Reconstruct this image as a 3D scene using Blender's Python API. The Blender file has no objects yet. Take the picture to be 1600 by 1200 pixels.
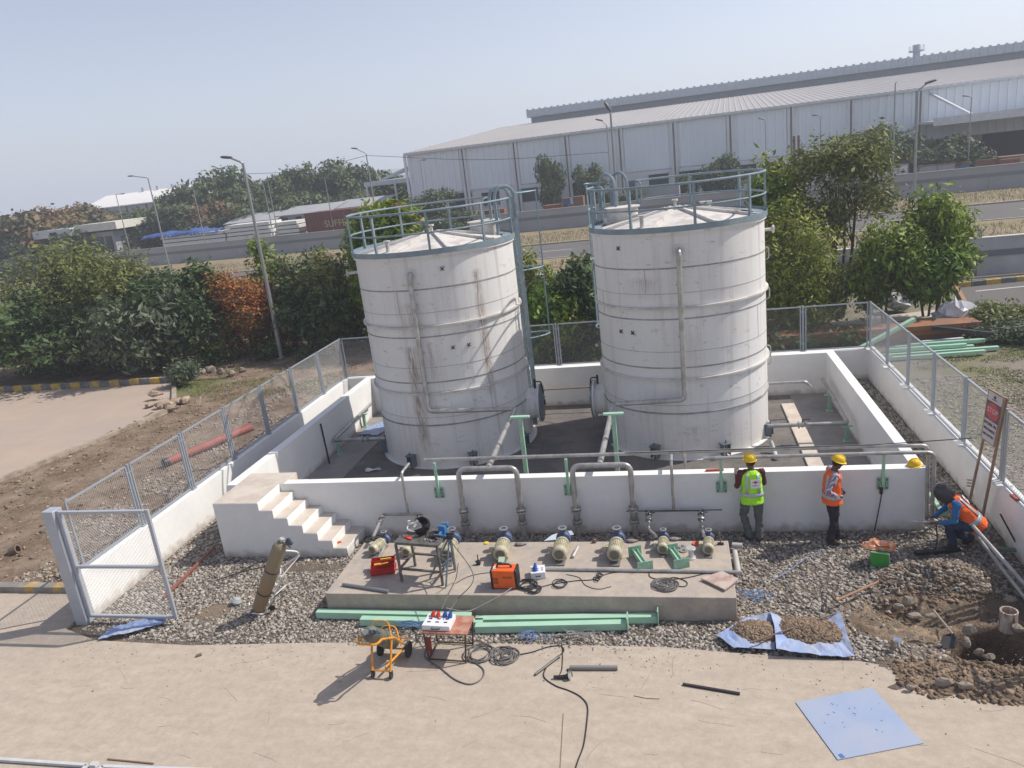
import bpy, math, random
import numpy as np
from mathutils import Vector, Matrix, noise
R = math.radians; PI = math.pi
random.seed(7); RNG = np.random.default_rng(7)
SC = bpy.context.scene
COL = SC.collection

# ------------------------------------------------------------------ camera
CAM = np.array([-4.2514, -13.8547, 7.383]); YAW, PITCH, ROLL, FPX = 0.2297, 0.2839, -0.1181, 1183.02
def _axes():
    cy, sy = math.cos(YAW), math.sin(YAW)
    f = np.array([-sy*math.cos(PITCH), cy*math.cos(PITCH), -math.sin(PITCH)])
    r = np.array([cy, sy, 0.0]); u = np.cross(r, f)
    c, s = math.cos(ROLL), math.sin(ROLL)
    return c*r + s*u, -s*r + c*u, f
AR, AU, AF = _axes()
cam = bpy.data.cameras.new('camera'); camo = bpy.data.objects.new('camera', cam); COL.objects.link(camo)
cam.sensor_width = 36.0; cam.lens = FPX/1600*36.0; cam.clip_start = 0.1; cam.clip_end = 12000
camo.matrix_world = Matrix(((AR[0], AU[0], -AF[0], CAM[0]), (AR[1], AU[1], -AF[1], CAM[1]), (AR[2], AU[2], -AF[2], CAM[2]), (0, 0, 0, 1)))
SC.camera = camo

# ------------------------------------------------------------------ world, sun, exposure
SUN_EL, SUN_AZ = R(48), R(22)            # azimuth measured from +X towards +Y
w = bpy.data.worlds.new('World'); SC.world = w; w.use_nodes = True
nt = w.node_tree; sky = nt.nodes.new('ShaderNodeTexSky'); sky.sky_type = 'NISHITA'; sky.sun_disc = False
sky.sun_elevation = SUN_EL; sky.sun_rotation = PI/2 - SUN_AZ
sky.air_density = 1.0; sky.dust_density = 1.2; sky.ozone_density = 2.0; sky.altitude = 300
bg = nt.nodes['Background']; bg.inputs[1].default_value = 0.112
hs = nt.nodes.new('ShaderNodeHueSaturation'); hs.inputs['Saturation'].default_value = .64; hs.inputs['Hue'].default_value = .515   # dusty, greyed sky
nt.links.new(sky.outputs[0], hs.inputs['Color']); nt.links.new(hs.outputs[0], bg.inputs[0])
sl = bpy.data.lights.new('sun', 'SUN'); sl.energy = 3.85; sl.angle = R(0.53); sl.color = (1.0, 0.93, 0.84)
so = bpy.data.objects.new('sun', sl); COL.objects.link(so)
sd = Vector((math.cos(SUN_EL)*math.cos(SUN_AZ), math.cos(SUN_EL)*math.sin(SUN_AZ), math.sin(SUN_EL)))
so.rotation_euler = sd.to_track_quat('Z', 'Y').to_euler(); so.location = (0, 0, 60)
SC.view_settings.view_transform = 'Standard'; SC.view_settings.look = 'None'
SC.view_settings.exposure = 0.4; SC.view_settings.gamma = 1.0
SC.cycles.max_bounces = 6; SC.cycles.diffuse_bounces = 3; SC.cycles.glossy_bounces = 2; SC.cycles.transparent_max_bounces = 8
SC.cycles.volume_bounces = 1; SC.cycles.use_denoising = True

# ------------------------------------------------------------------ pixel -> real point on a known plane (1600 px wide frame)
def _ray(u, v): return AR*((u-800)/FPX) - AU*((v-600)/FPX) + AF
def G(u, v, z=0.0):
    d = _ray(u, v); return Vector(CAM + d*((z-CAM[2])/d[2]))
def Yp(u, v, y):
    d = _ray(u, v); return Vector(CAM + d*((y-CAM[1])/d[1]))
def Xp(u, v, x):
    d = _ray(u, v); return Vector(CAM + d*((x-CAM[0])/d[0]))
WP0 = np.array([-60, 70.1, 0.]); WANG = -0.0724
WE = np.array([math.cos(WANG), math.sin(WANG), 0]); WN = np.array([-math.sin(WANG), math.cos(WANG), 0])
def Wp(u, v, off=0.0):                    # (along, height) on the plane `off` metres behind the far wall
    d = _ray(u, v); t = np.dot(WP0 + WN*off - CAM, WN)/np.dot(d, WN); p = CAM + d*t - WP0
    return float(np.dot(p, WE)), float(p[2])

# ------------------------------------------------------------------ materials
MATS = {}
def M(name, c, rough=0.75, metal=0.0, var=0.12, sc=3.0, bump=0.0, bsc=40.0, c2=None, c2amt=0.5, c2sc=1.2, island=0.0, trans=0.0, stretch=None, spec=0.35, sharp=0.08, clear=0.0, speck=0.0, dirt=None):
    if name in MATS: return MATS[name]
    m = bpy.data.materials.new(name); m.use_nodes = True; n = m.node_tree.nodes; l = m.node_tree.links
    p = n['Principled BSDF']; p.inputs['Roughness'].default_value = rough; p.inputs['Metallic'].default_value = metal
    p.inputs['Specular IOR Level'].default_value = spec
    if clear: p.inputs['Coat Weight'].default_value = clear
    tc = n.new('ShaderNodeTexCoord'); vec = tc.outputs['Object']
    if stretch:
        mp = n.new('ShaderNodeMapping'); mp.inputs['Scale'].default_value = stretch; l.new(vec, mp.inputs[0]); vs = mp.outputs[0]
    else: vs = vec
    nz = n.new('ShaderNodeTexNoise'); nz.inputs['Scale'].default_value = sc; nz.inputs['Detail'].default_value = 8; nz.inputs['Roughness'].default_value = 0.65; l.new(vs, nz.inputs[0])
    mr = n.new('ShaderNodeMapRange'); mr.inputs[1].default_value = 0.3; mr.inputs[2].default_value = 0.7; mr.inputs[3].default_value = 1-var; mr.inputs[4].default_value = 1+var
    l.new(nz.outputs[0], mr.inputs[0])
    col = n.new('ShaderNodeMix'); col.data_type = 'RGBA'; col.blend_type = 'MULTIPLY'; col.inputs[0].default_value = 1
    col.inputs[6].default_value = (*c, 1); l.new(mr.outputs[0], col.inputs[7]); out = col.outputs[2]
    if c2:
        n2 = n.new('ShaderNodeTexNoise'); n2.inputs['Scale'].default_value = c2sc; n2.inputs['Detail'].default_value = 6; n2.inputs['Roughness'].default_value = 0.6; l.new(vs, n2.inputs[0])
        r2 = n.new('ShaderNodeMapRange'); th = 0.62-0.24*c2amt; r2.inputs[1].default_value = th-sharp; r2.inputs[2].default_value = th+sharp; l.new(n2.outputs[0], r2.inputs[0])
        mx = n.new('ShaderNodeMix'); mx.data_type = 'RGBA'; l.new(r2.outputs[0], mx.inputs[0]); l.new(out, mx.inputs[6]); mx.inputs[7].default_value = (*c2, 1); out = mx.outputs[2]
    if speck:
        n3 = n.new('ShaderNodeTexNoise'); n3.inputs['Scale'].default_value = 7; n3.inputs['Detail'].default_value = 12; n3.inputs['Roughness'].default_value = .85; l.new(vec, n3.inputs[0])
        r3 = n.new('ShaderNodeMapRange'); r3.inputs[1].default_value = .40; r3.inputs[2].default_value = .62; r3.inputs[3].default_value = 1-speck; r3.inputs[4].default_value = 1+speck*.4; l.new(n3.outputs[0], r3.inputs[0])
        m3 = n.new('ShaderNodeMix'); m3.data_type = 'RGBA'; m3.blend_type = 'MULTIPLY'; m3.inputs[0].default_value = 1; l.new(out, m3.inputs[6]); l.new(r3.outputs[0], m3.inputs[7]); out = m3.outputs[2]
    if dirt:                                                            # splashed earth along the foot of a wall
        sx = n.new('ShaderNodeSeparateXYZ'); l.new(tc.outputs['Object'], sx.inputs[0]); n4 = n.new('ShaderNodeTexNoise'); n4.inputs['Scale'].default_value = 5; n4.inputs['Detail'].default_value = 8; l.new(vec, n4.inputs[0])
        h4 = n.new('ShaderNodeMath'); h4.operation = 'MULTIPLY_ADD'; l.new(n4.outputs[0], h4.inputs[0]); h4.inputs[1].default_value = -.42; l.new(sx.outputs[2], h4.inputs[2])
        r4 = n.new('ShaderNodeMapRange'); r4.inputs[1].default_value = -.03; r4.inputs[2].default_value = -.22; r4.inputs[4].default_value = .75; l.new(h4.outputs[0], r4.inputs[0])
        m4 = n.new('ShaderNodeMix'); m4.data_type = 'RGBA'; l.new(r4.outputs[0], m4.inputs[0]); l.new(out, m4.inputs[6]); m4.inputs[7].default_value = (*dirt, 1); out = m4.outputs[2]
    if island:
        g = n.new('ShaderNodeNewGeometry'); ri = n.new('ShaderNodeMapRange'); ri.inputs[3].default_value = 1-island; ri.inputs[4].default_value = 1+island
        l.new(g.outputs['Random Per Island'], ri.inputs[0]); mi = n.new('ShaderNodeMix'); mi.data_type = 'RGBA'; mi.blend_type = 'MULTIPLY'; mi.inputs[0].default_value = 1
        l.new(out, mi.inputs[6]); l.new(ri.outputs[0], mi.inputs[7]); out = mi.outputs[2]
    l.new(out, p.inputs['Base Color'])
    if bump:
        nb = n.new('ShaderNodeTexNoise'); nb.inputs['Scale'].default_value = bsc; nb.inputs['Detail'].default_value = 5; l.new(vec, nb.inputs[0])
        b = n.new('ShaderNodeBump'); b.inputs['Strength'].default_value = bump; b.inputs['Distance'].default_value = 0.02; l.new(nb.outputs[0], b.inputs['Height']); l.new(b.outputs[0], p.inputs['Normal'])
    if trans:
        t = n.new('ShaderNodeBsdfTranslucent'); l.new(out, t.inputs[0]); ms = n.new('ShaderNodeMixShader'); ms.inputs[0].default_value = trans
        l.new(p.outputs[0], ms.inputs[1]); l.new(t.outputs[0], ms.inputs[2]); l.new(ms.outputs[0], n['Material Output'].inputs[0])
    MATS[name] = m; return m

# ------------------------------------------------------------------ mesh builder
def V(*a): return Vector(a)
class MB:
    def __init__(s): s.v = []; s.f = []
    def add(s, vs, fs):
        b = len(s.v); s.v += [tuple(p) for p in vs]; s.f += [tuple(i+b for i in f) for f in fs]; return s
    def box(s, c, d, rz=0.0, mat=None):
        hx, hy, hz = d[0]/2, d[1]/2, d[2]/2; vs = []
        m = Matrix.Rotation(rz, 3, 'Z') if mat is None else mat
        for x in (-hx, hx):
            for y in (-hy, hy):
                for z in (-hz, hz): vs.append(m @ V(x, y, z) + V(*c))
        return s.add(vs, [(0, 1, 3, 2), (4, 6, 7, 5), (0, 4, 5, 1), (2, 3, 7, 6), (0, 2, 6, 4), (1, 5, 7, 3)])
    def bx(s, x0, x1, y0, y1, z0, z1): return s.box(((x0+x1)/2, (y0+y1)/2, (z0+z1)/2), (x1-x0, y1-y0, z1-z0))
    def beam(s, p, q, w, h, up=(0, 0, 1)):
        p, q = V(*p), V(*q); z = (q-p); L = z.length; z = z/L; u = V(*up)
        if abs(z.dot(u)) > .98: u = V(0, 1, 0)
        x = u.cross(z).normalized(); y = z.cross(x)
        return s.box((p+q)/2, (w, h, L), mat=Matrix((x, y, z)).transposed())
    def tube(s, pts, r, n=8, cap=True, bend=0.0, closed=False):
        pts = [V(*p) for p in pts]
        if bend > 0 and len(pts) > 2:
            o = [pts[0]]
            for a, b, c in zip(pts, pts[1:], pts[2:]):
                d0 = (a-b); d1 = (c-b); k = min(bend, d0.length*.48, d1.length*.48); p0 = b+d0.normalized()*k; p1 = b+d1.normalized()*k
                for t in (0, .25, .5, .75, 1): o.append(p0*(1-t)**2+b*2*t*(1-t)+p1*t*t)
            o.append(pts[-1]); pts = o
        rs = r if isinstance(r, (list, tuple)) else [r]*len(pts)
        N = len(pts); prev = None; rings = []
        for i, p in enumerate(pts):
            if closed: t = (pts[(i+1) % N]-pts[i-1])
            else: t = (pts[min(i+1, N-1)]-pts[max(i-1, 0)])
            if t.length < 1e-9: t = V(0, 0, 1)
            t.normalize()
            if prev is None:
                u = V(0, 0, 1) if abs(t.z) < .9 else V(1, 0, 0); x = u.cross(t).normalized()
            else:
                x = prev - t*prev.dot(t); x = x.normalized() if x.length > 1e-6 else V(1, 0, 0)
            prev = x; y = t.cross(x)
            rr = rs[i] if i < len(rs) else rs[-1]
            a, b = rr if isinstance(rr, tuple) else (rr, rr)
            rings.append([p+x*math.cos(2*PI*k/n)*a+y*math.sin(2*PI*k/n)*b for k in range(n)])
        vs = [q for g in rings for q in g]; fs = []
        for i in range(N if closed else N-1):
            for k in range(n):
                a = i*n+k; b = i*n+(k+1) % n; j = (i+1) % N; fs.append((a, b, j*n+(k+1) % n, j*n+k))
        if cap and not closed: fs += [tuple(range(n-1, -1, -1)), tuple(range((N-1)*n, N*n))]
        return s.add(vs, fs)
    def cyl(s, p, q, r, r2=None, n=16, cap=True): return s.tube([p, q], [r, r if r2 is None else r2], n, cap)
    def lathe(s, prof, c=(0, 0, 0), n=32, ax=None, a0=0, a1=2*PI):
        m = Matrix.Identity(3) if ax is None else V(0, 0, 1).rotation_difference(V(*ax)).to_matrix(); c = V(*c); vs = []; fs = []
        full = abs(a1-a0-2*PI) < 1e-6; K = n if full else n+1; P = len(prof)
        for k in range(K):
            a = a0+(a1-a0)*k/n
            for (r, z) in prof: vs.append(c+m @ V(r*math.cos(a), r*math.sin(a), z))
        for k in range(n):
            k2 = (k+1) % K
            for j in range(P-1): fs.append((k*P+j, k2*P+j, k2*P+j+1, k*P+j+1))
        return s.add(vs, fs)
    def sph(s, c, r, n=12, m=8):
        r = (r, r, r) if not isinstance(r, (tuple, list)) else r; vs = [V(0, 0, -1)]; fs = []
        for i in range(1, m):
            a = -PI/2+PI*i/m
            for k in range(n): vs.append(V(math.cos(a)*math.cos(2*PI*k/n), math.cos(a)*math.sin(2*PI*k/n), math.sin(a)))
        vs.append(V(0, 0, 1)); T = len(vs)-1
        for k in range(n): fs.append((0, 1+(k+1) % n, 1+k)); fs.append((T, T-n+k, T-n+(k+1) % n))
        for i in range(m-2):
            for k in range(n): a = 1+i*n+k; b = 1+i*n+(k+1) % n; fs.append((a, b, b+n, a+n))
        return s.add([V(p.x*r[0]+c[0], p.y*r[1]+c[1], p.z*r[2]+c[2]) for p in vs], fs)
    def prism(s, poly, z0, z1, ax='z'):
        n = len(poly); vs = []
        for z in (z0, z1):
            for (a, b) in poly: vs.append((a, b, z) if ax == 'z' else ((a, z, b) if ax == 'y' else (z, a, b)))
        fs = [tuple(range(n-1, -1, -1)), tuple(range(n, 2*n))]+[(i, (i+1) % n, n+(i+1) % n, n+i) for i in range(n)]
        return s.add(vs, fs)
    def xf(s, m): s.v = [tuple(m @ V(*p)) for p in s.v]; return s
    def mesh(s, name, mat, smooth=35):
        me = bpy.data.meshes.new(name); me.from_pydata(s.v, [], s.f); me.update()
        import bmesh
        b = bmesh.new(); b.from_mesh(me); bmesh.ops.recalc_face_normals(b, faces=b.faces); b.to_mesh(me); b.free()
        if smooth: me.shade_smooth(); me.set_sharp_from_angle(angle=R(smooth))
        if mat: me.materials.append(mat)
        return me
def npmesh(name, verts, faces, mat, smooth=False):
    me = bpy.data.meshes.new(name); k = faces.shape[1]; nf = len(faces)
    me.vertices.add(len(verts)); me.vertices.foreach_set('co', np.asarray(verts, np.float32).ravel())
    me.loops.add(nf*k); me.loops.foreach_set('vertex_index', np.asarray(faces, np.int32).ravel())
    me.polygons.add(nf); me.polygons.foreach_set('loop_start', np.arange(0, nf*k, k, dtype=np.int32))
    me.update(calc_edges=True); me.validate()
    if smooth: me.shade_smooth()
    if mat: me.materials.append(mat)
    return me
def tagit(o, label=None, cat=None, group=None, kind=None):
    if label: o['label'] = label
    if cat: o['category'] = cat
    if group: o['group'] = group
    if kind: o['kind'] = kind
    return o
def thing(name, label, cat, loc=(0, 0, 0), rz=0.0, group=None, kind=None):
    o = bpy.data.objects.new(name, None); COL.objects.link(o); o.location = loc; o.rotation_euler = (0, 0, rz); o.empty_display_size = .2
    return tagit(o, label, cat, group, kind)
def bevel(o, wd, seg=2):
    b = o.modifiers.new('bevel', 'BEVEL'); b.width = wd; b.segments = seg; b.limit_method = 'ANGLE'; b.angle_limit = R(40); return o
def part(mb, name, mat, parent, bev=0.0, world=False, smooth=35, label=None):
    if world: 
        L = V(*parent.location); inv = Matrix.Rotation(-parent.rotation_euler.z, 3, 'Z')
        mb.v = [tuple(inv @ (V(*p)-L)) for p in mb.v]
    o = bpy.data.objects.new(name, mb.mesh(name, mat, smooth)); COL.objects.link(o); o.parent = parent
    if bev: bevel(o, bev)
    if label: o['label'] = label
    return o
def solo(mb, name, label, cat, mat, group=None, kind=None, bev=0.0, smooth=35, rebase=True):
    a = np.array(mb.v); c = V((a[:, 0].min()+a[:, 0].max())/2, (a[:, 1].min()+a[:, 1].max())/2, a[:, 2].min()) if rebase else V(0, 0, 0)
    mb.v = [tuple(V(*p)-c) for p in mb.v]
    o = bpy.data.objects.new(name, mb.mesh(name, mat, smooth)); COL.objects.link(o); o.location = c
    if bev: bevel(o, bev)
    return tagit(o, label, cat, group, kind)
def struct(mb, name, mat, smooth=0, bev=0): return solo(mb, name, None, None, mat, kind='structure', smooth=smooth, rebase=False, bev=bev)
def sub(root, mb, name, mat, **k):        # sub-part in the coordinates of the part's own parent
    return part(mb, name, mat, root, **k)
def dup(root, loc, rz=0.0, label=None, group=None, scale=None, name=None):
    r = root.copy(); COL.objects.link(r); r.location = loc; r.rotation_euler = (0, 0, rz)
    if scale: r.scale = scale
    if label: r['label'] = label
    if group: r['group'] = group
    if name: r.name = name
    for ch in list(root.children):
        c = ch.copy(); COL.objects.link(c); c.parent = r
        for g in list(ch.children):
            d = g.copy(); COL.objects.link(d); d.parent = c
    return r
def spline(pts, k=6):
    p = [V(*q) for q in pts]; p = [p[0]*2-p[1]]+p+[p[-1]*2-p[-2]]; o = []
    for i in range(1, len(p)-2):
        for j in range(k):
            t = j/k; a, b, c, d = p[i-1], p[i], p[i+1], p[i+2]
            o.append(0.5*((2*b)+(c-a)*t+(2*a-5*b+4*c-d)*t*t+(3*b-a-3*c+d)*t**3))
    o.append(p[-2]); return o
def coil(c, r, turns, rw=.01, z=None, ang=0.0, sq=1.0):
    o = []; z = c[2] if z is None else z
    for i in range(int(turns*20)):
        a = i/20*2*PI+ang; rr = r*(1+.16*math.sin(i*.37+ang)+.1*math.sin(i*.11)); o.append(V(c[0]+math.cos(a)*rr+.03*math.sin(i*.05), c[1]+math.sin(a)*rr*sq+.03*math.cos(i*.07), z+rw+rw*1.1*(i/20/turns)*2+.004*math.sin(i)))
    return o
def lettering(txt, size, mat, parent, mtx, depth=.002, name='lettering', align='CENTER', sx=1.0):
    cu = bpy.data.curves.new('t', 'FONT'); cu.body = txt; cu.size = size; cu.extrude = depth; cu.align_x = align; cu.align_y = 'CENTER'
    t = bpy.data.objects.new('t', cu); me = bpy.data.meshes.new_from_object(t); bpy.data.objects.remove(t); me.name = name
    me.transform(mtx @ Matrix.Diagonal((sx, 1, 1, 1))); me.materials.clear(); me.materials.append(mat)
    o = bpy.data.objects.new(name, me); COL.objects.link(o); o.parent = parent; return o
def stones(n, area, size, zf, flat=.65, seed=1, poly=None, sz_pow=1.0):
    """n angular stones; area (x0,x1,y0,y1); zf(x,y)->ground height arrays"""
    g = np.random.default_rng(seed)
    t = (1+5**.5)/2; ico = np.array([(-1, t, 0), (1, t, 0), (-1, -t, 0), (1, -t, 0), (0, -1, t), (0, 1, t), (0, -1, -t), (0, 1, -t), (t, 0, -1), (t, 0, 1), (-t, 0, -1), (-t, 0, 1)])/1.9
    fc = np.array([(0, 11, 5), (0, 5, 1), (0, 1, 7), (0, 7, 10), (0, 10, 11), (1, 5, 9), (5, 11, 4), (11, 10, 2), (10, 7, 6), (7, 1, 8), (3, 9, 4), (3, 4, 2), (3, 2, 6), (3, 6, 8), (3, 8, 9), (4, 9, 5), (2, 4, 11), (6, 2, 10), (8, 6, 7), (9, 8, 1)])
    x = g.uniform(area[0], area[1], n); y = g.uniform(area[2], area[3], n)
    if poly is not None:
        k = poly(x, y); x, y = x[k], y[k]; n = len(x)
    P = ico[None]*(1+g.uniform(-.42, .42, (n, 12, 1)))
    s = g.uniform(size[0], size[1], n)**sz_pow if sz_pow == 1 else size[0]+(size[1]-size[0])*g.random(n)**sz_pow
    P = P*s[:, None, None]*np.stack([g.uniform(.8, 1.65, n), g.uniform(.6, 1.05, n), g.uniform(flat*.7, flat*1.2, n)], 1)[:, None, :]
    a = g.uniform(0, 2*PI, n); b = g.normal(0, .45, n)
    ca, sa, cb, sb = np.cos(a), np.sin(a), np.cos(b), np.sin(b)
    X = P[:, :, 0]; Yy = P[:, :, 1]*cb[:, None]-P[:, :, 2]*sb[:, None]; Z = P[:, :, 1]*sb[:, None]+P[:, :, 2]*cb[:, None]
    Xr = X*ca[:, None]-Yy*sa[:, None]; Yr = X*sa[:, None]+Yy*ca[:, None]
    z = zf(x, y)+g.uniform(-.1, .65, n)*s*flat
    Q = np.stack([Xr+x[:, None], Yr+y[:, None], Z+z[:, None]], 2).reshape(-1, 3)
    F = (fc[None]+(np.arange(n)*12)[:, None, None]).reshape(-1, 3)
    return Q, F
def stuff_mesh(name, Q, F, mat, label, cat, kind='stuff', smooth=False):
    o = bpy.data.objects.new(name, npmesh(name, Q, F, mat, smooth)); COL.objects.link(o); return tagit(o, label, cat, None, kind)
def fbm(x, y, s=1.0, seed=0.0, oct=4):
    x = np.asarray(x, float)*s+seed*17.3; y = np.asarray(y, float)*s+seed*9.1; o = np.zeros_like(x); a = 1.0; tot = 0
    for k in range(oct):
        o += a*(np.sin(x*1.7+1.3*np.sin(y*1.1+k))*np.cos(y*1.9+1.7*np.sin(x*.9+2*k))); tot += a; a *= .55; x, y = x*1.93*.8+y*1.93*.6, -x*1.93*.6+y*1.93*.8
    return o/tot
def grid(name, x0, x1, y0, y1, st, zf, mat, mask=None):
    xs = np.arange(x0, x1+1e-6, st); ys = np.arange(y0, y1+1e-6, st); X, Y = np.meshgrid(xs, ys); Z = zf(X, Y)
    n, m = X.shape; i = np.arange(n*m).reshape(n, m); F = np.stack([i[:-1, :-1], i[:-1, 1:], i[1:, 1:], i[1:, :-1]], -1).reshape(-1, 4)
    Q = np.stack([X, Y, Z], -1).reshape(-1, 3)
    if mask is not None:
        c = Q[F].mean(1); F = F[mask(c[:, 0], c[:, 1])]
    o = bpy.data.objects.new(name, npmesh(name, Q, F, mat, True)); COL.objects.link(o); return o
# ================================================================== SETTING
m_ground = M('dry_ground', (.20, .155, .105), .95, var=.25, sc=.35, bump=.6, bsc=9, c2=(.13, .14, .06), c2amt=.5, c2sc=.12, sharp=.12)
m_dirt = M('brown_dirt', (.165, .115, .078), .97, var=.3, sc=3.5, bump=1.0, bsc=22, c2=(.29, .225, .165), c2amt=.35, c2sc=1.1, sharp=.14, speck=.3)
m_gravelbed = M('gravel_bed', (.12, .10, .082), .97, var=.3, sc=9, bump=1.0, bsc=45, c2=(.2, .155, .11), c2amt=.3, c2sc=.9)
m_stone = M('crushed_stone', (.29, .262, .228), .92, var=.14, sc=2.2, island=.55)
m_finestone = M('fine_stone', (.30, .26, .22), .92, var=.15, sc=2.2, island=.45)
m_conc = M('road_concrete', (.455, .385, .312), .9, var=.16, sc=3.2, bump=.25, bsc=60, c2=(.405, .348, .285), c2amt=.42, c2sc=.6, sharp=.26, stretch=(.55, 1.4, 1), speck=.14)
m_conc2 = M('pink_road_concrete', (.41, .325, .255), .9, var=.1, sc=.8, bump=.12, bsc=50, c2=(.36, .30, .26), c2amt=.5, c2sc=.22, sharp=.2)
m_plconc = M('plinth_concrete', (.44, .375, .31), .88, var=.09, sc=3, bump=.15, bsc=50, c2=(.37, .33, .29), c2amt=.35, c2sc=2.4, sharp=.12, speck=.15)
m_white = M('white_wall_paint', (.79, .785, .765), .85, var=.035, sc=1.2, bump=.08, bsc=30, c2=(.74, .735, .715), c2amt=.25, c2sc=1.6, sharp=.15, speck=.04, dirt=(.36, .30, .24))
m_cement = M('cement_screed', (.56, .50, .43), .9, var=.08, sc=4, bump=.2, bsc=60, c2=(.48, .42, .36), c2amt=.4, c2sc=2.5)
m_asph = M('asphalt', (.11, .105, .105), .92, var=.12, sc=1.5, bump=.3, bsc=80, c2=(.15, .14, .13), c2amt=.4, c2sc=.2, sharp=.2)
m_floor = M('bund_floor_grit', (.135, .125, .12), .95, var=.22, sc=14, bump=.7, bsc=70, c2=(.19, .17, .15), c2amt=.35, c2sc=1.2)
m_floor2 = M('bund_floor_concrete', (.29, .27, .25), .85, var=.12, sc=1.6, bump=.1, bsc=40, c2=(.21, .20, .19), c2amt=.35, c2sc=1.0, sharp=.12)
m_grass = M('green_grass', (.15, .19, .045), .9, var=.3, sc=4, island=.4)
m_drygrass = M('dry_grass', (.27, .215, .145), .95, var=.22, sc=.9, bump=.6, bsc=9, c2=(.20, .17, .075), c2amt=.42, c2sc=.35, sharp=.15)

PX0, PX1, PY1, PW = -15.5, 1.22, 9.45, .93        # perimeter wall lines and height
BX0, BX1, BY1, BH, BT = -14.25, 0.0, 8.37, 1.23, .22
def ring(mb, X0, X1, Y0, Y1, x0, x1, y0, y1, z):   # sheet with a rectangular hole
    P = [(X0, Y0), (X1, Y0), (X1, Y1), (X0, Y1)]; Q = [(x0, y0), (x1, y0), (x1, y1), (x0, y1)]
    b = [(a, c, z) for a, c in P+Q]
    return mb.add(b, [(0, 1, 5, 4), (1, 2, 6, 5), (2, 3, 7, 6), (3, 0, 4, 7)])
mb = MB(); ring(mb, -9000, 9000, -3000, 9000, -15.6, 1.3, -4.85, 9.4, -.06); struct(mb, 'ground', m_ground)

def pit(x, y):
    d = np.hypot((x+.02)/.62, (y+3.42)/.46); a = -1.6/(1+np.exp((d-.95)*14))
    t = np.abs((y+2.62)-.12*np.sin(x*3))/.24; b = -.22*np.exp(-t**2)*((x > -1.5) & (x < .9))
    return a+b
def base_z(x, y):
    z = -.03+.02*fbm(x, y, 1.1, 1)
    mound = .30*np.exp(-(((x+.30)/.72)**2+((y+1.75)/.36)**2)) + .13*np.exp(-(((x+.35)/1.1)**2+((y+4.25)/.38)**2))
    z = z+mound*(1+.3*fbm(x, y, 5, 3))+pit(x, y)
    z = z+.03*fbm(x, y, 7, 5)*((x > -1.8) & (y < -1.7))
    z = z+.06*np.clip((x-.15), 0, 1)*(y > -.5)
    return z
go = grid('gravel_base', -15.6, 1.3, -4.85, 9.45, .075, base_z, m_gravelbed); tagit(go, kind='structure')

# road: concrete apron in front, its back edge uneven, running off both ways
edge = [(-60, -2.45), (-16.6, -2.42), (-15.72, -2.42), (-15.72, -3.6), (-14.8, -3.92), (-12.8, -3.99), (-10.4, -3.82), (-7.1, -3.73), (-4.7, -3.72), (-3.2, -3.86), (-2.0, -3.93), (-1.55, -4.05), (-1.25, -4.5), (-.6, -4.62), (.4, -4.6), (1.4, -4.7), (30, -4.7)]
mb = MB(); mb.prism(edge+[(30, -30), (-60, -30)], -.055, 0.0); struct(mb, 'road', m_conc)
# saw-cut joints and cracks in the road surface
m_joint = M('road_joint', (.17, .145, .12), .95)
Q, F = stones(2600, (-15, 2, -5.6, -3.7), (.004, .014), lambda x, y: 0*x, seed=33, poly=lambda x, y: np.exp((y+3.9)*2.6) > np.random.default_rng(3).random(len(x)))
stuff_mesh('road_grit', Q, F, m_stone, 'fine grit and chips strewn on the road beside the gravel', 'grit')
mb = MB()
for pts in ([G(880, 1115), G(875, 1200), G(872, 1260)]  ,):
    for a, b in zip(pts, pts[1:]): mb.beam(a+V(0, 0, .001), b+V(0, 0, .001), .012, .004)
struct(mb, 'road_joint', m_joint)
g = random.Random(19); mb = MB()
for k in range(48):
    x = g.uniform(-14.5, 1.5); y = g.uniform(-6.6, -4.1); a = g.uniform(-.5, .5)+(PI/2 if g.random() < .3 else 0); L = g.uniform(.08, .6); q = [V(x, y, .0012)]
    for j in range(4): a += g.uniform(-.25, .25); q.append(q[-1]+V(math.cos(a), math.sin(a), 0)*L/4)
    for p0, p1 in zip(q, q[1:]): mb.beam(p0, p1, g.choice((.003, .005, .008)), .0016)
struct(mb, 'road_scratch', M('road_scratch_tone', (.30, .25, .20), .95))
# concrete lane to the left with a kerb strip
lane = [(-120, -2.30), (-60, -2.30), (-24.5, 2.75), (-23.75, 6.0), (-23.2, 8.0), (-22.9, 9.9), (-25.4, 13.6), (-120, 13.95)]
lane[0:2] = [(-120, -20), (-27.2, -2.2)]
mb = MB(); mb.prism(lane, -.055, -.004); struct(mb, 'lane', m_conc2)
def striped_kerb(name, p, q, h, wd, label, seg=.55, c1=(.55, .36, .06), c2=(.13, .135, .15)):
    t = thing(name, label, 'kerb', (p[0], p[1], 0)); p = V(*p); q = V(*q); L = (q-p).length; d = (q-p)/L; n = max(2, int(L/seg))
    a = MB(); b = MB()
    for i in range(n):
        A = p+d*(L*i/n+.004); B = p+d*(L*(i+1)/n-.004); (a if i % 2 == 0 else b).beam((A.x, A.y, h/2-.03), (B.x, B.y, h/2-.03), wd, h+.06)
    part(a, 'painted_block', M('kerb_yellow', c1, .85, var=.2, sc=6, c2=(.30, .25, .17), c2amt=.3, c2sc=5), t, .01, True); part(b, 'plain_block', M('kerb_black', c2, .85, var=.2, sc=6, c2=(.22, .2, .18), c2amt=.35, c2sc=5), t, .01, True)
striped_kerb('painted_kerb', (-44, 13.95), (-25.6, 13.75), .24, .2, 'yellow and grey painted kerb below the dark bushes', .5)
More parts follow.
